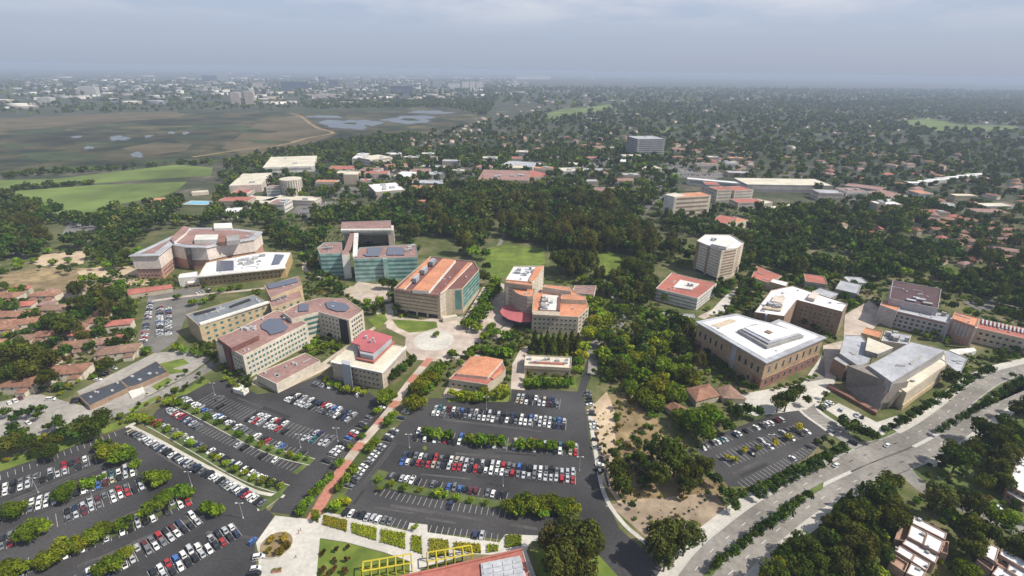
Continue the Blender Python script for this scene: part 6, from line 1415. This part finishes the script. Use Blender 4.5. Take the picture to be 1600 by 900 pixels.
TREES.sort(key=lambda t: -(t[3] * (SHAPE[t[2]] ** 0.5)) / max(proj(t[0], t[1])[2], 1))
def in_view(x, y, m=60):
    p = proj(x, y, 4); return p[2] > 1 and -m < p[0] < 1600 + m and p[1] < 900 + 2 * m
TREES = [t for t in TREES if in_view(t[0], t[1], 40) or proj(t[0], t[1])[2] < 500]
N_IND = 300
shown = [t for t in TREES if in_view(t[0], t[1], 5) and t[5] != SHR][:N_IND]
ids = set(id(t) for t in shown)
rest = [t for t in TREES if id(t) not in ids]
CATNAME = {'euc': 'eucalyptus', 'cypress': 'cypress_tree', 'plum': 'plum_tree'}
for i, (x, y, kind, r, th, ph) in enumerate(shown):
    o = thing(CATNAME.get(kind, 'tree'), ph, 'tree', x, y, 0, random.uniform(0, 6.28), 'grove trees' if ph == PARK else 'trees')
    v = i % 5; s = random.uniform(0.92, 1.08)
    link('trunk', trunk_mesh(kind, v), o, (0, 0, 0), 0, (r, r, max(th, 0.3)))
    link('crown', crown_mesh(kind, v), o, (0, 0, th * 0.9), 0, (r * s, r / s, r))
# the others, and the far woods: one mass each
LOD = {}
def lod(kind, v, n, size):
    if (kind, v, n) not in LOD:
        r_ = np.random.default_rng(v * 31 + n + len(kind)); C, Nn, tn = leaf_cloud(kind, n, 0, r_); C[:, 2] *= SHAPE[kind]
        LOD[(kind, v, n)] = (leaf_quads(C, Nn, size, r_, 0.6), tn)
    return LOD[(kind, v, n)]
def mass(name, items, label):
    Vs, Ts = [], []
    for (x, y, kind, r, th) in items:
        D = proj(x, y)[2]; n, sz = (420, 0.15) if D < 520 else (170, 0.22) if D < 1000 else (46, 0.36) if D < 2300 else (14, 0.6)
        if kind == 'cypress': sz *= 1.2
        V, tn = lod(kind, random.randrange(6), n, sz)
        a = random.uniform(0, 6.28); ca, sa = math.cos(a), math.sin(a); V = V * r
        W = np.empty_like(V); W[..., 0] = V[..., 0] * ca - V[..., 1] * sa + x; W[..., 1] = V[..., 0] * sa + V[..., 1] * ca + y; W[..., 2] = V[..., 2] + th * 0.9
        Vs.append(W.reshape(-1, 3)); k = random.uniform(0.6, 1.45); Ts.append(tn * np.array((k * random.uniform(0.82, 1.10), k, k * random.uniform(0.8, 1.2))))
    V = np.concatenate(Vs); T = np.concatenate(Ts)
    me = np_mesh(name, V, np.arange(len(V)).reshape(-1, 4), [leaf_mat('mass_leaf_clumps')], T)
    o = bpy.data.objects.new(name, me); COL.objects.link(o); o['kind'] = 'stuff'; o['label'] = label; o['category'] = 'trees'
mass('campus_woodland', [(x, y, k, r, th) for (x, y, k, r, th, ph) in rest], 'mass of smaller and farther trees filling the campus between the buildings')
mass('distant_woodland', [(x, y, random.choice(['dark', 'dark', 'euc', 'round']), r, r * 0.4) for (x, y, r) in FARW], 'far tree tops of suburb and marsh fading into haze')
print('trees', len(shown), len(rest), len(FARW))

# clipped hedge beds on the plaza
def leaf_bed(name, polys, h, kind, label, cat='hedge', dens=8.0, size=0.34):
    for px in polys:
        P = ccw(GP(px)); A = area(P); n = int(A * dens); xs = [p[0] for p in P]; ys = [p[1] for p in P]; pts = []
        while len(pts) < n:
            x, y = random.uniform(min(xs), max(xs)), random.uniform(min(ys), max(ys))
            if inside(x, y, P): pts.append((x, y, h * random.uniform(0.55, 1.0)))
        C = np.array(pts); cx, cy = C[:, 0].mean(), C[:, 1].mean(); C[:, 0] -= cx; C[:, 1] -= cy
        r_ = np.random.default_rng(len(pts)); V = leaf_quads(C, np.tile((0, 0, 1.0), (n, 1)), size, r_, 0.5)
        cols = np.array(GREENS[kind]); T = cols[r_.integers(0, 4, n)]
        bx = MB().prism(inset(P, 0.15), 0.1, h * 0.5)
        base = np.array([(v[0] - cx, v[1] - cy, v[2]) for v in bx.v])
        me = np_mesh(name, V.reshape(-1, 3), np.arange(n * 4).reshape(n, 4), [M_LEAF], T)
        o = bpy.data.objects.new(name, me); COL.objects.link(o); o.location = (cx, cy, 0); tag(o, label, cat, 'hedge beds')
        bx.v = [tuple(v) for v in base]; bm = bx.mesh('stems', [M_VERGE]); link('stems', bm, o)
BEDS = [[(488, 797), (499, 799), (498, 818), (488, 813)], [(505.6, 805), (543, 814), (542, 832), (504.7, 821)], [(549.7, 817.5), (589, 826), (588.5, 846), (549.7, 834)], [(595.6, 828), (633, 834), (634, 859), (594.7, 848)], [(643.4, 837), (658.4, 839), (660.3, 867), (642.5, 861)],
        [(670, 842), (701, 845), (702, 869), (671, 871)], [(709, 848), (751, 851), (752, 866), (709, 860)], [(761, 851), (779, 852.5), (779, 862), (761, 865)], [(789, 837), (815, 837), (815, 853), (789, 857)]]
leaf_bed('hedge', BEDS, 1.1, 'light', 'clipped yellow green hedge bed set in the pale plaza')

# ------------------------------------------------------------------ cars
PAINT = {'white': (0.72, 0.72, 0.71), 'silver': (0.42, 0.43, 0.45), 'grey': (0.14, 0.145, 0.155), 'black': (0.014, 0.014, 0.016), 'dark blue': (0.022, 0.035, 0.085), 'blue': (0.05, 0.13, 0.38), 'red': (0.36, 0.022, 0.026), 'maroon': (0.11, 0.018, 0.022), 'beige': (0.40, 0.35, 0.26), 'teal': (0.03, 0.12, 0.14)}
PAINT_W = [24, 21, 15, 21, 7, 3, 6, 3, 2, 1]
M_TYRE = tone('tyre_rubber', (0.016, 0.016, 0.017)); M_CARGL = glass('car_window_glass', (0.016, 0.019, 0.022), 0.06)
def paint(c):
    mt = nmat('car_paint_' + c.replace(' ', '_'), tuple(v * 0.95 for v in PAINT[c]), tuple(v * 1.04 for v in PAINT[c]), 0.3, 2, 0.28, spec=0.5)
    mt.node_tree.nodes['Principled BSDF'].inputs['Coat Weight'].default_value = 0.5
    return mt
TYPES = {   # length, width, height, then the side profile of the cabin: (x foot front, x top front, x top rear, x foot rear), belt height, bonnet height
    'saloon': (4.7, 1.82, 1.45, (1.05, 0.25, -1.15, -1.85), 0.92, 0.86), 'hatchback': (4.1, 1.76, 1.50, (1.1, 0.4, -1.5, -1.98), 0.95, 0.90),
    'estate car': (4.75, 1.88, 1.72, (1.15, 0.5, -2.0, -2.3), 1.05, 1.0), 'pickup truck': (5.4, 1.95, 1.80, (1.2, 0.55, -0.55, -0.8), 1.12, 1.08), 'van': (4.9, 1.92, 1.95, (1.75, 1.05, -2.2, -2.4), 1.15, 1.08)}
def car_shape(kind):
    L, W, H, (a, b_, c, d), belt, bon = TYPES[kind]
    body, win = MB(), MB(); hl, hw = L / 2, W / 2
    # lower body: rounded outline in plan, sills tucked in
    prof = [(hl, 0.45, 0.80), (hl - 0.15, 0.72, 0.86), (a + 0.1, bon, 0.93), (a - 0.1, belt, 0.96), (0, belt, 1.0), (d, belt, 0.98), (-hl + 0.12, belt - 0.02, 0.90), (-hl, 0.55, 0.84)]
    n = len(prof); up_l = [(x, hw * k, z) for x, z, k in prof]; up_r = [(x, -hw * k, z) for x, z, k in prof]
    lo_l = [(max(min(x, hl - 0.05), -hl + 0.05), hw * 0.94 * k, 0.22) for x, z, k in prof]; lo_r = [(p[0], -p[1], p[2]) for p in lo_l]
    for i in range(n - 1):
        body.face([up_l[i], up_l[i + 1], up_r[i + 1], up_r[i]]); body.face([lo_l[i + 1], up_l[i + 1], up_l[i], lo_l[i]]); body.face([lo_r[i], up_r[i], up_r[i + 1], lo_r[i + 1]])
    body.face([lo_l[0], up_l[0], up_r[0], lo_r[0]]); body.face([lo_r[-1], up_r[-1], up_l[-1], lo_l[-1]])
    # cabin roof and pillars
    tw = hw * 0.76; bw = hw * 0.95
    R4 = [(b_, tw, H), (c, tw, H), (c, -tw, H), (b_, -tw, H)]; body.face([(p[0], p[1], p[2] + 0.02) for p in R4])
    mid = [((b_ + c) / 2, tw, H), ((b_ + c) / 2, -tw, H)]
    F4 = [(a, bw, belt), (d, bw, belt), (d, -bw, belt), (a, -bw, belt)]
    for i in range(4): win.face([F4[i], F4[(i + 1) % 4], R4[(i + 1) % 4], R4[i]])
    for s in (1, -1):                                   # pillars
        for (x0, x1) in ((a, b_), (d, c)):
            body.bar((x0, s * (bw + .005), belt), (x1, s * (tw + .005), H + .01), 0.10)
        body.bar((-0.2, s * (bw + .01), belt), (-0.2, s * (tw + .01), H + .01), 0.09)
    if kind == 'pickup truck':                          # open bed
        body.face([(-0.9, hw * .8, belt - .4), (-hl + .2, hw * .8, belt - .4), (-hl + .2, -hw * .8, belt - .4), (-0.9, -hw * .8, belt - .4)], 1)
        body.face([(-0.95, hw * .78, belt + .012), (-hl + .25, hw * .76, belt + .012), (-hl + .25, -hw * .76, belt + .012), (-0.95, -hw * .78, belt + .012)], 1)
    for s in (1, -1):
        for x in (hl - 0.85, -hl + 0.85):
            A = [(x + 0.32 * math.cos(t), s * (hw - 0.02), 0.32 + 0.32 * math.sin(t)) for t in np.linspace(0, 2 * math.pi, 11)[:-1]]; B = [(p[0], s * (hw - 0.24), p[2]) for p in A]
            body.face(A if s < 0 else A[::-1], 1)
            for i in range(10): body.face([A[i], A[(i + 1) % 10], B[(i + 1) % 10], B[i]], 1)
    return body, win
CARM = {}
def car_mesh(kind, col):
    if (kind, col) not in CARM:
        bo, wi = car_shape(kind); CARM[(kind, col)] = (bo.mesh('body', [paint(col), M_TYRE]), CARM.get((kind, 'w')) or wi.mesh('windows', [M_CARGL])); CARM[(kind, 'w')] = CARM[(kind, col)][1]
    return CARM[(kind, col)]
CARS = []                                      # x, y, heading, kind, colour, row phrase
STALLS = MB()
def pick(): return random.choices(list(TYPES), [42, 24, 22, 6, 6])[0], random.choices(list(PAINT), PAINT_W)[0]
def row(pts, phrase, occ=0.9, double=False, off=0.0, pitch=2.7, spec=None, ang=0.0, marks=True, length=5.0, span=None):
    """Parking row along ground pixels. span = list of (u0, u1, occupancy) along the row."""
    P = smooth(GP(pts), 8) if len(pts) > 2 else GP(pts)
    P = offset_line(P, off) if off else P
    S = [0.0]
    for a, c in zip(P, P[1:]): S.append(S[-1] + math.dist(a, c))
    n = int(S[-1] / pitch)
    for k in range(n + 1):
        s = min((k + 0.5) * pitch, S[-1] - 1e-3) if k < n else S[-1] - 1e-3
        s0 = k * pitch
        j = next(i for i in range(len(S) - 1) if S[i + 1] >= min(s0, S[-1] - 1e-3)); a, c = np.array(P[j]), np.array(P[j + 1]); t = (c - a) / (np.hypot(*(c - a)) or 1)
        nr = np.array((-t[1], t[0])); q0 = a + t * (s0 - S[j])
        for side in ((1, -1) if double else (0,)):
            if marks:
                ctr = q0 + nr * (side * 2.6); STALLS.sheet(ribbon([tuple(ctr - nr * 2.4), tuple(ctr + nr * 2.4)], -0.07, 0.07), 0.05)
            if k == n: continue
            u = (k + 0.5) / n; oc = occ
            if span: oc = next((o_ for a0, a1, o_ in span if a0 <= u <= a1), 0.0)
            if random.random() > oc: continue
            ctr = a + t * (s - S[j]) + nr * (side * 2.65) + t * random.uniform(-0.12, 0.12) + nr * random.uniform(-0.25, 0.25)
            hd = math.atan2(nr[1], nr[0]) + ang + (math.pi if (random.random() < 0.25) ^ (side < 0) else 0) + random.uniform(-0.03, 0.03)
            kd, cl = pick()
            CARS.append((ctr[0], ctr[1], hd, kd, cl, phrase))
row([(0, 742), (182, 674)], 'in the sparse top row along the grass bank', 0.1, off=-2.5)
row([(-60, 790), (0, 768), (80, 741), (152, 715)], 'in the first double row of the big car park', double=True, span=[(0, .5, .92), (.5, .62, .6), (.62, 1, .85)])
row([(-60, 826), (0, 807), (100, 773), (216, 732)], 'beside the second planted island of the big car park', double=True, span=[(0, .3, .75), (.3, .62, .9), (.62, 1, .85)])
row([(-60, 874), (0, 850), (100, 808), (226, 754)], 'in the third double row of the big car park', double=True, span=[(0, .28, .7), (.28, .5, .35), (.5, 1, .92)])
row([(0, 902), (100, 862), (200, 822), (296, 778)], 'beside the long tree island of the big car park', double=True, off=0.0, span=[(0, .3, .25), (.3, .58, .6), (.58, 1, .85)])
row([(120, 912), (215, 864), (314, 806)], 'in the fifth double row of the big car park', double=True, span=[(0, .25, .35), (.25, 1, .88)])
row([(236, 905), (300, 868), (372, 826)], 'in the last short double row near the plaza', double=True, occ=0.95)
row([(398, 868), (388, 905)], 'in the short row against the plaza edge', 0.95, off=2.0, pitch=2.7)
row([(206, 673), (240, 691), (300, 725), (352, 752), (396, 776), (420, 787)], 'in the long row along the white footway', 0.97, off=-1.0)
row([(242, 660), (318, 702), (362, 727), (404, 747), (440, 760)], 'on the curved row behind the white footway', off=0.5, span=[(0, .35, .75), (.35, .5, .5), (.5, 1, .9)])
row([(262, 640), (314, 669), (400, 708), (470, 735)], 'below the curved planted strip', off=0.0, span=[(0, .3, .95), (.3, 1, .06)])
row([(280, 622), (340, 654), (400, 683), (446, 702), (480, 713)], 'above the curved planted strip', off=0.6, span=[(0, .4, .85), (.4, .62, .7), (.62, 1, .55)])
row([(322, 620), (360, 636), (405, 655), (460, 673), (524, 692)], 'in the double row curving through the middle car park', double=True, span=[(0, .43, .05), (.43, .68, .95), (.68, 1, .6)])
row([(452, 620), (500, 636), (556, 655)], 'in the upper double row of the middle car park', double=True, span=[(0, 1, .9)])
row([(490, 600), (530, 608), (566, 620)], 'in the short row before the rose roofed building', span=[(0, .45, .95), (.45, 1, .4)])
row([(580, 652), (560, 674), (540, 694), (506, 730)], 'in the row backing onto the brick walk trees', 0.75, off=-1.0)
row([(806, 623), (878, 631)], 'in the short top double row of the central car park', double=True, occ=0.95)
row([(676, 642), (760, 650), (888, 664)], 'in the second double row of the central car park', double=True, occ=0.95)
row([(648, 680), (720, 687), (800, 694), (906, 704)], 'beside the tree island of the central car park', double=True, occ=0.55)
row([(628, 716), (720, 726), (810, 736), (904, 746)], 'in the long full double row of the central car park', double=True, occ=0.97)
row([(606, 748), (660, 758), (720, 768), (792, 780)], 'above the narrow lower island of the central car park', 0.8, off=1.5)
row([(590, 768), (640, 780), (700, 790), (790, 802)], 'below the narrow lower island of the central car park', 0.14, off=0)
row([(536, 801), (580, 810), (640, 822)], 'in the bottom row beside the hedge beds', span=[(0, .85, .93), (.85, 1, .3)])
row([(672, 828), (730, 835), (788, 843)], 'in the marked bays beside the paved square', span=[(0, .62, 0), (.62, .78, 1), (.78, 1, 0)])
row([(622, 672), (600, 700), (574, 730), (546, 766)], 'in the slanting row along the brick walk', 0.92, off=-1.5)
row([(642, 640), (626, 660)], 'in the short row at the top of the brick walk', 0.85, off=-1.5)
row([(924, 612), (932, 650), (938, 690), (946, 740)], 'parked along the access road beside the sandy slope', 0.62, off=-2.5, pitch=3.2)
row([(1090, 698), (1130, 683), (1160, 671), (1220, 652)], 'in the top row of the small car park', 0.62, off=-2.0)
row([(1130, 720), (1160, 708), (1200, 693), (1256, 670)], 'among the yellow trees of the small car park', double=True, occ=0.2)
row([(1164, 762), (1200, 744), (1262, 710), (1292, 688)], 'in the empty bottom row of the small car park', 0.1, off=2.0)
row([(1296, 678), (1262, 646)], 'in the side row of the small car park', 0.5, off=-2.0)
row([(232, 468), (226, 500), (218, 540)], 'along the bank of the side street', 0.85, off=2.0)
row([(250, 480), (250, 526)], 'in the first row of the side car park', 0.95); row([(264, 482), (263, 526)], 'in the second row of the side car park', 0.9)
row([(300, 462), (330, 452)], 'by the end of the covered walk', 0.8)
row([(10, 632), (64, 612)], 'in the pale yard before the townhouses', 0.7, marks=False); row([(30, 668), (62, 654)], 'in the lower part of the pale yard', 0.7, marks=False)
row([(110, 640), (170, 585), (210, 566)], 'along the townhouse gardens', 0.35, marks=False, off=2)
row([(1470, 764), (1530, 788), (1600, 818)], 'parked along the lane behind the wood', 0.62, marks=False, pitch=5.8, ang=math.pi / 2, off=2.5)
row([(1280, 640), (1300, 628)], 'in the service court of the slanted hall', 0.8, marks=False); row([(1310, 640), (1352, 655)], 'in the shade of the sloping wall', 0.7, marks=False)
row([(104, 352), (146, 352)], 'in the yard below the sports field', 0.8, marks=False); row([(110, 366), (140, 366)], 'in the lower yard below the sports field', 0.8, marks=False)
for y_, x0, x1 in ((320, 480, 536), (327, 470, 524), (335, 462, 506)): row([(x0, y_), (x1, y_ - 4)], 'in the far car park beside the drum tower', 0.6, marks=False)
for y_, x0, x1 in ((255, 910, 975), (258, 905, 980), (262, 915, 985), (262, 1050, 1090), (268, 1056, 1100), (274, 1064, 1116)): row([(x0, y_), (x1, y_)], 'in a far car park', 0.6, marks=False, double=True)
for k in range(70): # cars and sheds glinting along the lanes of the slope
    x, y = G(random.uniform(1290, 1530), random.uniform(350, 405))
    if not is_blocked(x, y): CARS.append((x, y, random.choice([0.4, 2.0]), *pick(), 'on the lanes of the wooded slope'))
def car_at(px, heading, kind, col, phrase): x, y = G(*px); CARS.append((x, y, math.radians(heading), kind, col, phrase))
car_at((395, 847), 70, 'hatchback', 'blue', 'crossing the aisle beside the round planter')
car_at((1306, 728), 35, 'saloon', 'white', 'driving on the main road before the crossing'); car_at((1386, 697), 35, 'saloon', 'white', 'driving on the main road beyond the crossing')
car_at((1332, 693), 130, 'estate car', 'black', 'waiting at the side street mouth'); car_at((1566, 608), 42, 'saloon', 'dark blue', 'driving on the far end of the main road'); car_at((1548, 622), 42, 'saloon', 'white', 'following on the far end of the main road')
car_at((596, 638), 0, 'saloon', 'white', 'turning at the upper end of the middle car park'); car_at((80, 625), 10, 'van', 'white', 'crossing the pale yard'); car_at((936, 737), 95, 'van', 'grey', 'the big one parked by the sandy slope')
structure('stall_marking', STALLS, M_WHITE, 'white painted stall lines of the car parks')
CARS = [c for c in CARS if in_view(c[0], c[1], 60)]
vis = [c for c in CARS if in_view(c[0], c[1], 4) and proj(c[0], c[1])[1] < 903]
vis.sort(key=lambda c: proj(c[0], c[1])[2])
ind = vis[:300]; ids = set(id(c) for c in ind); others = [c for c in CARS if id(c) not in ids]
for (x, y, a, kd, cl, ph) in ind:
    o = thing('parked_car' if 'driving' not in ph else 'car', f'{cl} {kd} {ph}'.replace('car park', 'lot'), 'car' if kd not in ('van', 'pickup truck') else kd.split()[0], x, y, 0.03, a, 'cars in the car parks')
    bo, wi = car_mesh(kd, cl); link('body', bo, o); link('windows', wi, o)
Vs, Fs, Ts = [], [], []; base = 0; CACHE = {}
for (x, y, a, kd, cl, ph) in others:
    if kd not in CACHE:
        bo, wi = car_shape(kd); Vq, Fq, mi = [], [], []
        for mb_, is_w in ((bo, 0), (wi, 2)):
            for f, mm in zip(mb_.f, mb_.m):
                if len(f) != 4: continue
                Fq.append([len(Vq) + i for i in range(4)]); Vq += [mb_.v[i] for i in f]; mi.append(2 if is_w else mm)
        CACHE[kd] = (np.array(Vq), np.array(Fq), np.array(mi))
    V, F, mi = CACHE[kd]; ca, sa = math.cos(a), math.sin(a); W = V.copy(); W[:, 0] = V[:, 0] * ca - V[:, 1] * sa + x; W[:, 1] = V[:, 0] * sa + V[:, 1] * ca + y; W[:, 2] += 0.03
    Vs.append(W); Fs.append(F + base); base += len(V); t = np.empty((len(mi), 3)); t[mi == 0] = PAINT[cl]; t[mi == 1] = (0.016, 0.016, 0.017); t[mi == 2] = (0.016, 0.019, 0.022); Ts.append(t)
me = np_mesh('distant_cars', np.concatenate(Vs), np.concatenate(Fs), [attr_mat('far_car_paint', 0.25, 0.5, 0.5)], np.concatenate(Ts))
o = bpy.data.objects.new('distant_cars', me); COL.objects.link(o); o['kind'] = 'stuff'; o['label'] = 'hundreds of smaller parked cars in the farther rows'; o['category'] = 'cars'
print('cars', len(ind), len(others))

# ------------------------------------------------------------------ lamp posts and people
def lamp(px, label):
    x, y = G(*px); o = thing('street_lamp', label, 'street lamp', x, y)
    MB().tube((x, y), 0.13, 0.08, 0, 9, 8).build('pole', [M_STEEL], o); MB().tube((x, y), 0.3, 0.3, 0, 0.8, 8).build('base', [M_CONC], o)
    MB().bar((x - 1.2, y, 9.0), (x + 1.2, y, 9.0), 0.12).build('arm', [M_STEEL], o)
    for s in (-1, 1): MB().box((x + s * 1.35, y), (0.8, 0.4, 0.18), 0, 0, 8.9).build('lamp_head', [M_WHITEW], o)
for px, lb in [((336, 618), 'at the top of the curved car park'), ((640, 700), 'at the slanting aisle of the central car park'), ((905, 736), 'at the end of the full double row'), ((786, 760), 'over the narrow lower island'), ((528, 690), 'at the end of the middle double row'), ((470, 700), 'over the curved planted strip'),
               ((300, 760), 'over the long tree island'), ((150, 790), 'between third and second rows of the big car park'), ((60, 770), 'near the edge of the big car park'), ((380, 810), 'by the plaza corner of the big car park'), ((1200, 700), 'in the middle of the small car park'), ((760, 640), 'in the second double row of the central car park')]:
    lamp(px, 'tall grey twin headed lamp post ' + lb)
def person(px, col, label, hd=0.0):
    """Standing figure grown as one skin from a skeleton."""
    x, y = G(*px); me = bpy.data.meshes.new('person'); V = [(0, 0, .95), (0, 0, 1.2), (0, 0, 1.42), (0, 0, 1.55), (0, 0, 1.68), (.1, 0, .9), (.13, .08, .5), (.13, .02, .06), (-.1, 0, .9), (-.13, -.1, .5), (-.13, -.2, .08), (.2, 0, 1.4), (.27, -.05, 1.12), (.27, .06, .88), (-.2, 0, 1.4), (-.27, .05, 1.12), (-.27, .12, .88)]
    Ed = [(0, 1), (1, 2), (2, 3), (3, 4), (0, 5), (5, 6), (6, 7), (0, 8), (8, 9), (9, 10), (2, 11), (11, 12), (12, 13), (2, 14), (14, 15), (15, 16)]
    Rr = [.15, .14, .15, .07, .11, .1, .075, .055, .1, .075, .055, .07, .05, .04, .07, .05, .04]
    me.from_pydata(V, Ed, []); o = bpy.data.objects.new('person', me); COL.objects.link(o); md = o.modifiers.new('skin', 'SKIN')
    for i, r in enumerate(Rr): me.skin_vertices[0].data[i].radius = (r, r * 0.8)
    me.skin_vertices[0].data[0].use_root = True; o.modifiers.new('sub', 'SUBSURF').levels = 1
    me.materials.append(tone('clothing_' + col[0], col[1])); o.location = (x, y, 0.13); o.rotation_euler = (0, 0, hd); tag(o, label, 'person')
for px, c, lb in [((470, 830), ('dark', (0.03, 0.03, 0.04)), 'person in dark clothes walking across the pale plaza'), ((467, 835), ('red', (0.3, 0.05, 0.04)), 'person in a red top walking behind the dark dressed one'), ((463, 872), ('blue', (0.05, 0.08, 0.2)), 'person in blue crossing the plaza lower down'), ((660, 893 - 20), ('dark', (0.03, 0.03, 0.04)), 'person in dark clothes near the pergola end')]:
    person(px, c, lb, random.uniform(0, 6))

# planters / kiosks on the plaza
for px, lb in [((429, 893), 'small red planter box on the plaza, left of the pair'), ((437, 892), 'small red planter box on the plaza, right of the pair')]:
    x, y = G(*px); o = thing('planter', lb, 'planter', x, y, 0.13); MB().box((x, y), (1.6, 1.6, 0.9), 0.2, 0, 0.13).build('tub', [M_BRICK], o); MB().box((x, y), (1.3, 1.3, 0.2), 0.2, 0, 0.95).build('soil', [M_VERGE], o)
x, y = G(432, 852)
o = thing('round_planter', 'round raised bed with dry shrubs in the pale plaza', 'planter', x, y)
ci = [(x + 6.8 * math.cos(k * 0.1571), y + 6.8 * math.sin(k * 0.1571)) for k in range(40)]
MB().prism(ci, 0.1, 0.5).build('kerb_ring', [M_CONC], o); MB().sheet(inset(ccw(ci), 0.4), 0.52).build('soil', [M_DRYGR], o)

# ------------------------------------------------------------------ haze
hz = MB(); HB = 60000.0
hz.prism([(-HB, -500), (HB, -500), (HB, HB), (-HB, HB)], -1.0, 192.0, bottom=True)
hm = bpy.data.materials.new('haze'); hm.use_nodes = True
hn, hl_ = hm.node_tree.nodes, hm.node_tree.links
hn.clear(); ho = hn.new('ShaderNodeOutputMaterial'); pv_ = hn.new('ShaderNodeVolumePrincipled')
pv_.inputs['Color'].default_value = (0.535, 0.63, 0.79, 1); pv_.inputs['Density'].default_value = HAZE_D; pv_.inputs['Anisotropy'].default_value = 0.0
hl_.new(pv_.outputs[0], ho.inputs['Volume'])
ob = hz.build('haze', [hm]); ob['kind'] = 'stuff'; ob['label'] = 'pale blue haze over the plain'; ob['category'] = 'haze'

# ------------------------------------------------------------------ labels that single out each thing
def ordinal(n):
    small = 'first second third fourth fifth sixth seventh eighth ninth tenth eleventh twelfth thirteenth fourteenth fifteenth sixteenth seventeenth eighteenth nineteenth'.split()
    if n <= 19: return small[n - 1]
    tens = {2: 'twent', 3: 'thirt', 4: 'fort', 5: 'fift', 6: 'sixt', 7: 'sevent', 8: 'eight', 9: 'ninet'}
    t, u = divmod(n, 10)
    return (tens[t] + 'ieth') if u == 0 else tens[t] + 'y-' + small[u - 1]
def shorten(lb):
    w = lb.replace('car park', 'lot') if len(lb.split()) > 12 else lb
    return w.replace('of the dense block', 'of the block').replace('standing ', '').replace('the long white footway', 'the white footway').replace(' of the big lot', '').replace('estate car', 'estate') if len(w.split()) > 13 else w
by = {}
for o, lb, p in THINGS: by.setdefault(lb, []).append((o, p))
for lb, L in by.items():
    if len(L) < 2: continue
    if lb == PARK: continue
    L.sort(key=lambda t: t[1][0])
    for i, (o, p) in enumerate(L):
        o['label'] = f'{shorten(lb)}, {ordinal(i + 1)} from left'
        if len(L) > 99: o['label'] = lb
GROUPS = {'house': 'houses of the neighbourhoods', 'building': 'campus and town buildings', 'street lamp': 'lamp posts in the car parks', 'pergola': 'yellow pergolas', 'shed': 'white metal sheds', 'person': 'people on the plaza'}
for o, lb, p in THINGS:
    if 'group' not in o and o['category'] in GROUPS: o['group'] = GROUPS[o['category']]
bpy.context.view_layer.update()
